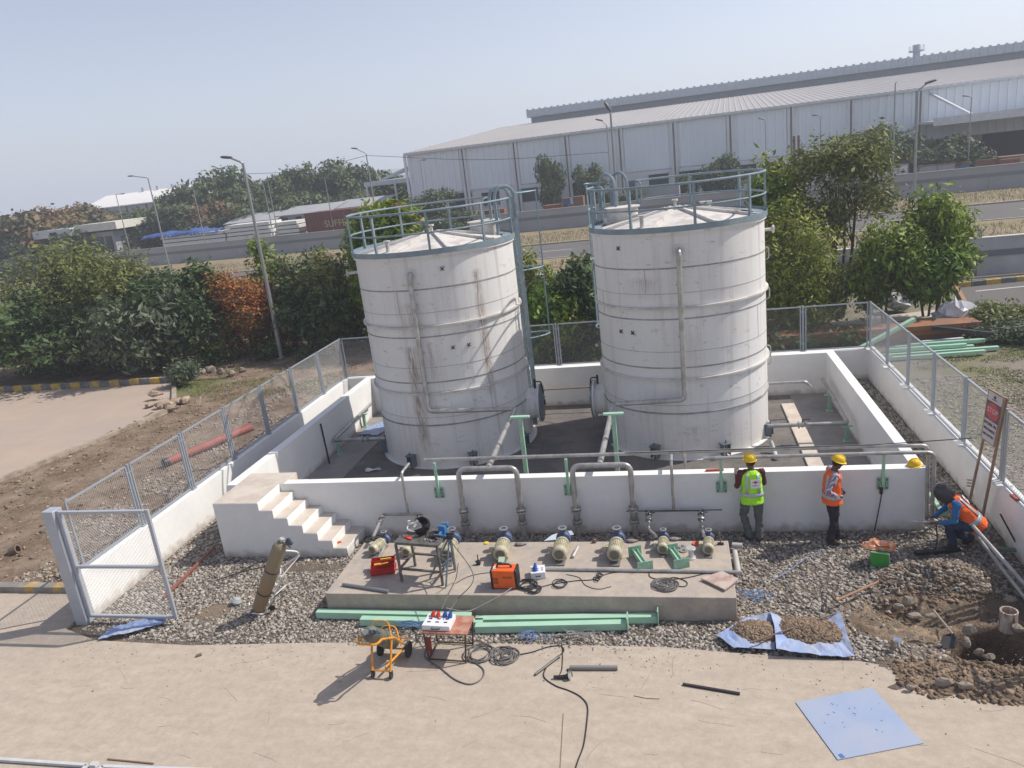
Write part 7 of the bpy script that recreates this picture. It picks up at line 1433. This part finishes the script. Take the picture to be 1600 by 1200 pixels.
# white panel stacks behind the wall, blue tarpaulin, containers
m_dim_grey = M('store_grey', (.3, .3, .31), .8, var=.1, sc=.5)
m_pan = M('white_panels', (.62, .62, .59), .6, var=.05, sc=.5)
def stack(label, u0, u1, off, zt, n, dep=3.0):
    a, _ = Wp(u0, 370, off); b, _ = Wp(u1, 370, off); t = fthing('panel_stack', label, 'stack', a, off, 0, 'white panel stacks in the yard')
    h = zt/n
    for k in range(n): 
        j = .12*((k*7) % 3-1); mb = MB(); mb.bx(.1+j, (b-a)-.1+j, 0, dep, k*h, (k+1)*h-.1); part(mb, 'panel', m_pan, t, .02)
    mb = MB()
    for x in np.arange(.8, b-a-.5, 2.2): mb.bx(x, x+.15, .05, dep, 0.02, zt-.12)
    part(mb, 'batten', m_dk, t)
stack('longest stack of white panels beneath the blue tarpaulin', 250, 352, 4.5, 3.3, 7)
stack('stack of white panels right of the tarpaulin, crossed by the near lamp', 353, 425, 4.5, 3.8, 8)
stack('stack of white panels next to the red container', 428, 470, 6, 3.5, 7)
a, _ = Wp(228, 370, 5); b, _ = Wp(352, 370, 5); g = np.random.default_rng(5)
xs = np.linspace(-.4, b-a-.5, 40); ys = np.linspace(-.3, 3.6, 8); 
Q = []; 
for j, y in enumerate(ys):
    for i, x in enumerate(xs): Q.append((x, y+4.6+(.25 if 0 < j < 7 else 0), (3.42+.12*math.sin(x*1.1)+g.normal()*.09+.15*math.exp(-((x-4)/3)**2)) if 0 < j < 7 else 3.15+g.normal()*.1))
F = [(j*40+i, j*40+i+1, (j+1)*40+i+1, (j+1)*40+i) for j in range(7) for i in range(39)]
o = bpy.data.objects.new('tarpaulin', npmesh('tarpaulin', np.array(Q), np.array(F), M('tarp_blue', (.05, .10, .30), .5, var=.15, sc=2), True)); COL.objects.link(o); p = WP0+WE*a; o.location = (p[0], p[1], 0); o.rotation_euler = (0, 0, WANG); tagit(o, 'bright blue tarpaulin thrown over the white panel stack', 'tarpaulin'); sm = o.modifiers.new('s', 'SOLIDIFY'); sm.thickness = .03
a, _ = Wp(478, 350, 5.5); b, _ = Wp(620, 330, 5.5)
t = fthing('container_trailer', 'rust red freight container on a trailer behind the far wall', 'container', a, 5.5); LC = b-a
m_cont = M('container_red', (.17, .045, .035), .65, var=.12, sc=1, c2=(.12, .05, .04), c2amt=.3, c2sc=.6)
mb = MB(); mb.bx(0, LC, 0, 3.2, 1.1, 4.15); part(mb, 'container', m_cont, t); mb = MB(); corr(mb, .1, LC-.1, 0, 1.9, 4.05, .45, .07); part(mb, 'corrugation', m_cont, t, smooth=0)
mb = MB(); mb.bx(-.15, -.01, .2, 3.0, 1.2, 3.9); part(mb, 'end_door', M('faded_red', (.3, .12, .1), .7), t); mb = MB(); mb.bx(.2, LC-.2, .3, 2.9, .8, 1.09); part(mb, 'chassis', m_dk, t)
for x in (1.2, 2.6, 4.0, LC-3, LC-1.5): mb = MB(); mb.cyl((x, .1, .5), (x, .45, .5), .5, n=16); part(mb, 'wheel', m_rub, t)
lettering('SUFFE-ROAD', 1.15, M('lettering_cream', (.42, .36, .2), .7), t, Matrix.Translation((5.9, -.08, 2.62)) @ Matrix.Rotation(PI/2, 4, 'X'), .01)
for k, (u0, u1, off, zz, lab) in enumerate(((352, 432, 9, 4.6, 'low grey roofed store behind the white panels'), (436, 520, 10, 4.9, 'long grey roofed store behind the red container'), (525, 600, 11, 5.0, 'grey roofed store beside the open shed'))):
    a_, _ = Wp(u0, 340, off); b_, _ = Wp(u1, 340, off); q = fthing('yard_store', lab, 'store', a_, off); w_ = b_-a_
    mb = MB(); mb.bx(0, w_, 0, 4, 0, zz-.8); part(mb, 'wall', m_dim_grey, q); mb = MB(); mb.add([(-.3, -.4, zz-.85), (w_+.3, -.4, zz-.85), (w_+.3, 4.3, zz), (-.3, 4.3, zz), (-.3, -.4, zz-.95), (w_+.3, -.4, zz-.95)], [(0, 1, 2, 3), (4, 5, 1, 0)]); part(mb, 'roof', m_fwall, q)
    mb = MB()
    for j in range(int(w_/2)): mb.bx(.4+j*2, 1.3+j*2, -.02, 0, 1.5, zz-1.2)
    part(mb, 'opening', m_dk, q)
a, _ = Wp(606, 330, 6); b, _ = Wp(620, 330, 6); t = fthing('orange_truck', 'orange lorry cab parked at the end of the red container', 'truck', b, 5.5)
m_ocab = M('cab_orange', (.72, .13, .03), .45); mb = MB(); mb.prism([(0, .6), (2.2, .6), (2.2, 1.9), (1.7, 3.3), (0, 3.4)], 0, 2.4, 'y'); part(mb, 'cab', m_ocab, t, .06); mb = MB(); mb.bx(.4, 1.5, -.02, .02, 2.0, 2.9); part(mb, 'window', m_glass, t); mb = MB(); mb.bx(.1, 2.0, -.03, 0, 1.2, 1.4); part(mb, 'stripe', MATS['gutter_white'], t)
for y in (.1, 2.1): mb = MB(); mb.cyl((1.1, y, .5), (1.1, y+.3, .5), .5, n=16); part(mb, 'wheel', m_rub, t)
def boxlike(name, label, cat, u, v, off, w, d, h, mat, z0=0.0, kind=None):
    s, z = Wp(u, v, off); t = fthing(name, label, cat, s-w/2, off); return t
m_dim = {k: M('yard_'+k, c, .7, var=.12, sc=1) for k, c in dict(grey=(.3, .31, .33), blue=(.06, .16, .3), brown=(.22, .12, .08), red=(.25, .07, .05), white=(.6, .6, .6), tan=(.35, .3, .24)).items()}
YARD = [(690, 'grey', 3.0, 1.9, 1.6, 'grey machinery crate beside the loading door'), (727, 'brown', 1.6, 1.2, 2.2, 'brown crate right of the loading door'), (745, 'red', 2.0, 1.2, 2.4, 'red crate row start before the factory'), (772, 'brown', 1.8, 1.2, 2.5, 'brown crate before the factory left windows'), (860, 'red', 2.2, 1.2, 2.35, 'red crate below the slim tree'), (880, 'blue', 1.0, 1.0, 2.9, 'blue drum rack beside the second downpipe'), (902, 'brown', 1.1, 1.1, 3.0, 'brown cabinet under the factory window'), (893, 'grey', 1.4, 1, 2.2, 'small grey crate at the wall by the blue rack'),
 (1215, 'white', 2.2, 1.6, 2.6, 'white covered crate at the end of the parking row'), (1380, 'white', 2.5, 1.6, 2.5, 'white wrapped bundle below the umbrella tree'), (1404, 'white', 1.8, 1.4, 2.9, 'taller white wrapped bundle below the umbrella tree'), (1412, 'grey', 1.4, 1.2, 2.3, 'grey crate beside the white bundles'), (1462, 'grey', 3.2, 1.6, 2.6, 'grey bin before the loading bay'), (1500, 'blue', 1.6, 1.2, 2.5, 'blue drum before the loading bay'), (1545, 'brown', 2.0, 1.6, 2.5, 'brown scrap pile crate at the loading bay'), (1575, 'red', 1.6, 1.5, 2.4, 'rust red crate at the loading bay edge'), (1590, 'tan', 3.0, 2, 2.6, 'tan crate at the right end of the bay')]
for i, (u, c, w, d, h, lab) in enumerate(YARD):
    s, _ = Wp(u, 290, 3.2); t = fthing('yard_crate', lab, 'crate', s, 3.0+(i % 3)*.5, 0, 'crates in the factory yard'); mb = MB(); mb.bx(-w/2, w/2, 0, d, .12, h-.12); part(mb, 'load', m_dim[c], t, .05)
    mb = MB(); 
    for x in (-w/2, 0, w/2-.1): mb.bx(x, x+.1, -.02, d, 0, .12); mb.bx(x, x+.08, -.03, -.003, .12, h-.1)
    mb.bx(-w/2, w/2, -.03, d, h-.115, h); part(mb, 'frame', m_dim['grey' if c == 'white' else 'brown'], t)
def car(label, u, off, body, L=4.2, truck=False, flip=1):
    s, _ = Wp(u, 290, off); t = fthing('parked_truck' if truck else 'parked_car', label, 'truck' if truck else 'car', s, off, 0, None if truck else 'cars parked behind the far wall')
    H = 2.9 if truck else 1.45; mb = MB()
    if truck: mb.prism([(-L/2, .5), (-L/2+1.7, .5), (-L/2+1.7, 2.6), (-L/2+.25, 2.6), (-L/2, 1.7)], 0, 2.1, 'y'); 
    else: mb.prism([(-L/2, .3), (L/2, .3), (L/2, .85), (L/2-.9, .95), (L/2-1.5, 1.42), (-L/2+.7, 1.45), (-L/2+.1, .95)], 0, 1.7, 'y')
    part(mb, 'body', body, t, .08)
    if truck: mb = MB(); mb.bx(-L/2+1.8, L/2, -.05, 2.15, .8, 3.1); part(mb, 'cargo_box', MATS['yard_grey'], t, .03)
    mb = MB(); mb.bx(-L/2+(.5 if truck else .75), -L/2+1.5 if truck else L/2-1.45, -.015, 0, 1.6 if truck else .95, 2.4 if truck else 1.35); part(mb, 'window', m_glass, t)
    for x in (-L/2+.8, L/2-.8): mb = MB(); mb.cyl((x, -.02, .33), (x, .2, .33), .36 if truck else .31, n=14); part(mb, 'wheel', m_rub, t)
car('dark cab lorry with a grey box seen over the cleaner tank railing', 1012, 4.0, MATS['yard_grey'], 6.5, True)
for i, (u, off, c) in enumerate(((1075, 5, 'white'), (1100, 3.4, 'grey'), (1120, 6, 'white'), (1150, 4.2, 'white'), (1178, 6, 'grey'), (1195, 4.2, 'white'))):
    car(['white car first from the lorry behind the cleaner tank', 'grey car second from the lorry behind the cleaner tank', 'white car under the loose tree', 'white car right of the loose tree', 'grey car near the end of the parked row', 'last white car of the parked row by the green tree'][i], u, off+1, MATS['yard_'+c])
for i in range(9):
    u = 1065+i*15; s, _ = Wp(u, 290, 2.2); t = fthing('motor_scooter', 'motor scooter parked behind the far wall, number %s from the lorry' % ['one', 'two', 'three', 'four', 'five', 'six', 'seven', 'eight', 'nine'][i], 'scooter', s, 2.2, 0, 'scooters parked along the far wall'); mb = MB(); mb.box((0, 0, 1.5), (.3, .7, .5)); mb.box((0, -.3, 1.9), (.5, .12, .1)); mb.box((0, .2, .9), (.3, 1.1, .6)); part(mb, 'body', MATS['yard_white' if i % 2 else 'yard_grey'], t, .05)
    for y in (-.55, .55): mb = MB(); mb.cyl((-.06, y, .3), (.06, y, .3), .3, n=12); part(mb, 'wheel', m_rub, t)
for k, (u0, u1, off) in enumerate(((540, 620, 12), (642, 700, 16))):
    for j in range(4):
        s, _ = Wp(u0+(u1-u0)*j/4, 300, off); t = fthing('shipping_crate', ['long grey crate under the open shed, first from the left', 'blue crate under the open shed', 'grey crate under the open shed beside the blue one', 'dark crate by the shed post', 'grey crate before the loading door', 'brown crate deep in the loading door', 'grey crate at the right of the loading door', 'tan crate at the right of the loading door'][k*4+j], 'crate', s, off, 0, 'crates under the open shed'); mb = MB(); mb.bx(0, 3.2, 0, 2.2, .1, 2.8+.5*((j*3+k) % 3)); part(mb, 'load', MATS['yard_'+('grey', 'blue', 'grey', 'brown', 'grey', 'brown', 'grey', 'tan')[k*4+j]], t, .05)
        mb = MB(); mb.bx(.1, .3, -.02, 2.2, 0, .1); mb.bx(2.9, 3.1, -.02, 2.2, 0, .1); part(mb, 'skid', m_dk, t)
# lamps and poles
m_pole = M('lamp_pole', (.30, .31, .32), .5, .5, var=.06)
m_lampd = M('lamp_head_grey', (.12, .125, .13), .5, .3)
def lamp(label, base, top, tip, r=.09, head=(.6, .28), group='street lamps'):
    t = thing('street_lamp', label, 'street lamp', tuple(base), 0, group); b = V(*base); tp = V(*top); ti = V(*tip)
    mb = MB(); mb.tube([b, b.lerp(tp, .5), tp], [r, r*.8, r*.55], 10); part(mb, 'pole', m_pole, t, 0, True)
    mb = MB(); mb.tube([tp-V(0, 0, .3), tp, ti], r*.42, 8, bend=.3); part(mb, 'arm', m_pole, t, 0, True)
    d = (ti-tp); d.z *= .3; d = d.normalized(); mb = MB(); mb.tube([ti-d*head[0]*.25, ti+d*head[0]*.15, ti+d*head[0]*.6, ti+d*head[0]*.8], [(head[1]*.25, head[1]*.18), (head[1]*.5, head[1]*.25), (head[1]*.5, head[1]*.22), (head[1]*.15, head[1]*.1)], 12); part(mb, 'lamp_head', m_lampd, t, 0, True)
    mb = MB(); mb.cyl(tuple(b), tuple(b+V(0, 0, .06)), r*2, n=10); part(mb, 'base_plate', m_pole, t, 0, True)
def lampy(label, y, ub, vb, ut, vt, uh, vh, r=.09, head=(.6, .28), group='street lamps'):
    b = G(ub, vb, 0) if vb else None
    if b is None or y: 
        q = Yp(ub, 400, y); b = V(q.x, y, 0)
    y = b.y; lamp(label, b, (b.x+.0, y, Yp(ut, vt, y).z), tuple(Yp(uh, vh, y)), r, head, group)
def lampfix(label, y, ut, vt, uh, vh, r=.09, head=(.6, .28)):
    tp = Yp(ut, vt, y); ti = Yp(uh, vh, y); lamp(label, (tp.x, y, 0), tuple(tp), tuple(ti), r, head)
b = G(440, 560, 0); lamp('tall lamp with drooping head among the left bushes, nearest the tanks', b, tuple(Yp(376, 255, b.y)+V(.1, 0, 0)), tuple(Yp(358, 246, b.y)), .1, (.5, .26))
lampfix('tall street lamp on the far verge left of the near lamp', 56.1, 231, 278, 206, 275, .1)
lampfix('small lamp pole before the white distant shed', 74, 181, 304, 190, 303, .08)
lampfix('slim pole above the white panels, left of the near lamp', 74, 302, 296, 296, 297, .08)
lampfix('slim pole left of a pair right of the near lamp', 74.5, 410, 281, 405, 282, .07); lampfix('slim pole right of a pair right of the near lamp', 74.5, 418, 282, 414, 283, .07); lampfix('slim pole over the red container', 74.5, 507, 277, 503, 278, .07)
lampfix('street lamp before the open shed with its arm to the left', 56, 572, 240, 556, 232, .09)
lampfix('small lamp on the factory wall corner', 77, 656, 250, 661, 250, .06)
lampfix('tall mast with a round head behind the cleaner tank', 40, 954, 178, 952, 170, .12, (.7, .5))
lampfix('thin lamp beside the tall mast behind the cleaner tank', 52, 948, 196, 939, 188, .07)
lampfix('thin lamp over the trees right of the cleaner tank', 70, 1196, 190, 1192, 186, .07)
lampfix('thin lamp left of the umbrella shaped tree', 70, 1282, 182, 1276, 180, .07)
lampfix('plain mast without an arm left of the curved lamp', 51.7, 1399, 130, 1400, 129, .08, (.1, .1))
lampfix('curved street lamp with a big head above the factory roof line', 56.7, 1434, 142, 1450, 129, .13, (.9, .45))
lampfix('small lamp before the loading bay canopy', 68, 1518, 152, 1512, 150, .07)
s, _ = Wp(1243, 290, 8); 
for k, u in enumerate((1241, 1248)): s, _ = Wp(u, 240, 8); t = fthing('rusty_post', ['left dark steel post behind the tall olive tree', 'right dark steel post behind the tall olive tree'][k], 'post', s, 8); mb = MB(); mb.cyl((0, 0, 0), (0, 0, 6.6), .13, n=8); mb.box((0, 0, .05), (.5, .5, .1)); part(mb, 'shaft', MATS['rusty_rod'], t)
# overhead wires across the road
m_wr = M('wire_black', (.06, .06, .065), .6)
for k, (ua, va, ub, vb, y) in enumerate(((380, 272, 573, 243, 56), (573, 243, 950, 238, 56))):
    a = Yp(ua, va, y); b = Yp(ub, vb, y); m_ = a.lerp(b, .5)-V(0, 0, .5); solo(MB().tube(spline([a, m_, b], 8), .02, 4), 'overhead_wire', ['overhead wire from the near lamp towards the shed lamp', 'overhead wire from the shed lamp across the factory front'][k], 'wire', m_wr)
# timber, formwork, green sections and plastic behind the right fence corner
m_ply = M('plywood_brown', (.30, .14, .075), .8, var=.2, sc=3, c2=(.22, .13, .09), c2amt=.4, c2sc=1.5)
def slabpile(label, name, cat, p0, p1, w, h, n, mat, dz=.0, jit=.25, seed=1):
    g = random.Random(seed); t = thing(name, label, cat, (p0[0], p0[1], 0))
    for k in range(n): j = g.uniform(-jit, jit); a = V(p0[0]+j, p0[1]+g.uniform(-.15, .15), dz+h*(k+.5)/n); b = V(p1[0]+j, p1[1]+g.uniform(-.15, .15), dz+h*(k+.5)/n); mb = MB(); mb.beam(a, b, w, h/n*.88); part(mb, 'board', mat, t, .008, True)
    return t
a = G(1190, 540, 0); b = G(1510, 517, 0)
slabpile('long low stack of brown formwork boards behind the back fence', 'timber_stack', 'timber stack', (a.x, 13.35), (b.x, 13.9), .9, .55, 3, m_ply)
slabpile('pale weathered planks stretched out behind the brown formwork', 'plank_pile', 'planks', (-.6, 15.0), (5.6, 16.6), 1.0, .16, 3, M('pale_planks', (.45, .40, .34), .85, var=.2, sc=4, stretch=(.3, 3, 1)), .05, .5, 4)
slabpile('thin pale battens lying farther back under the trees', 'plank_pile', 'planks', (-2.2, 14.8), (3.2, 15.9), .5, .1, 2, MATS['pale_planks'], .04, .4, 6)
for i, (p0, p1, z, lab) in enumerate((((1200, 700), (0, 0), 0, ''),)): pass
GB = [((2.0, 11.1), (5.0, 11.35), .02, 'lowest mint green channel on the grass beyond the fence corner'), ((2.2, 11.45), (5.5, 11.7), .02, 'second mint green channel, longer than the lowest'), ((2.3, 11.8), (4.9, 12.0), .02, 'third mint green channel from the fence side of the pile'), ((2.4, 12.3), (5.2, 12.5), .03, 'bluish green channel at the back of the channel pile'), ((2.3, 11.62), (4.6, 11.75), .15, 'short mint green channel on top of the pile'), ((3.0, 12.1), (5.3, 12.25), .14, 'mint green channel leaning over the back of the pile'), ((3.6, 12.75), (4.9, 12.9), .04, 'blue tinted short channel behind the pile')]
for i, (p, q, z, lab) in enumerate(GB): solo(MB().beam((p[0], p[1], z+.06), (q[0], q[1], z+.06), .13, .11), 'steel_channel', lab, 'steel channel', m_greenp if i != 6 else MATS['pale_sheet'], 'mint green channels behind the fence', bev=.008)
a = G(1322, 548, .1); b = G(1443, 503, .9); solo(MB().beam((1.0, 11.6, .1), (3.3, 12.6, .95), .16, .12), 'steel_channel', 'mint green channel propped up at a slant on the pile', 'steel channel', m_greenp, 'mint green channels behind the fence', bev=.01)
solo(MB().beam((4.0, 13.1, .5), (5.6, 12.3, .35), .15, .13), 'steel_beam', 'black steel beam lying across the channel pile', 'steel beam', m_dark)
g = np.random.default_rng(9)
def wrap(label, c, s, seed, col=(.55, .56, .58)):
    mb = MB(); mb.sph((0, 0, 0), 1, 14, 9); g = np.random.default_rng(seed); mb.v = [(p[0]*s[0]*(1+.2*g.normal())+c[0], p[1]*s[1]*(1+.2*g.normal())+c[1], max(.01, p[2]*s[2]*(1+.2*g.normal())+c[2])) for p in mb.v]; return solo(mb, 'plastic_wrap', label, 'plastic sheet', M('milky_plastic', (.55, .56, .58), .3), smooth=0)
wrap('heap of crumpled clear plastic at the end of the formwork', (5.15, 14.6, .5), (.62, .4, .5), 3); wrap('white plastic bundle on the planks under the small mango tree', (4.2, 18.0, .45), (.55, .4, .35), 4); wrap('small scrap of clear plastic on the grass by the black beam', (6.1, 12.9, .15), (.3, .25, .15), 6)
solo(MB().box((5.9, 14.0, .1), (1.4, .5, .04), rz=-.6).box((6.1, 13.6, .06), (1.0, .3, .04), rz=.5), 'plywood_scrap', 'brown plywood scraps lying beside the clear plastic heap', 'plywood', m_ply)
g = random.Random(3)
for i in range(5): p = (2.0-i*1.1, 11.3+g.uniform(-.3, .3)); solo(MB().sph((p[0], p[1], .12), (.25+g.uniform(0, .15), .12, .12), 9, 5), 'netting_heap', ['green netting heap just outside the fence corner', 'green netting heap second from the fence corner', 'green netting heap in the middle of the back fence run', 'green netting heap fourth from the fence corner', 'green netting heap nearest the cleaner tank'][i], 'netting', M('green_net', (.10, .26, .16), .9, bump=1, bsc=20))
solo(MB().cyl((-8.2, 19.5, 2.0), (-6.4, 19.8, 2.15), .12, n=8).cyl((-6.7, 19.7, 0), (-6.7, 19.7, 2.4), .05, n=8), 'wooden_prop', 'pale log lashed to a post behind the cleaner tank edge', 'log', MATS['pale_wood'])
# ================================================================== HAZE
hz = MB(); hz.bx(-5200, 3800, -120, 5600, -2.0, 82); 
o = solo(hz, 'haze', None, None, None, kind='stuff', smooth=0, rebase=False)
hm = bpy.data.materials.new('haze'); hm.use_nodes = True; n = hm.node_tree.nodes; l = hm.node_tree.links; n.remove(n['Principled BSDF'])
pv = n.new('ShaderNodeVolumePrincipled'); pv.inputs['Color'].default_value = (.82, .88, 1.0, 1); pv.inputs['Density'].default_value = 0.0011; pv.inputs['Anisotropy'].default_value = .2
l.new(pv.outputs[0], n['Material Output'].inputs['Volume']); o.data.materials.append(hm)
o['label'] = 'thin pale haze over the whole plain'; o['category'] = 'haze'
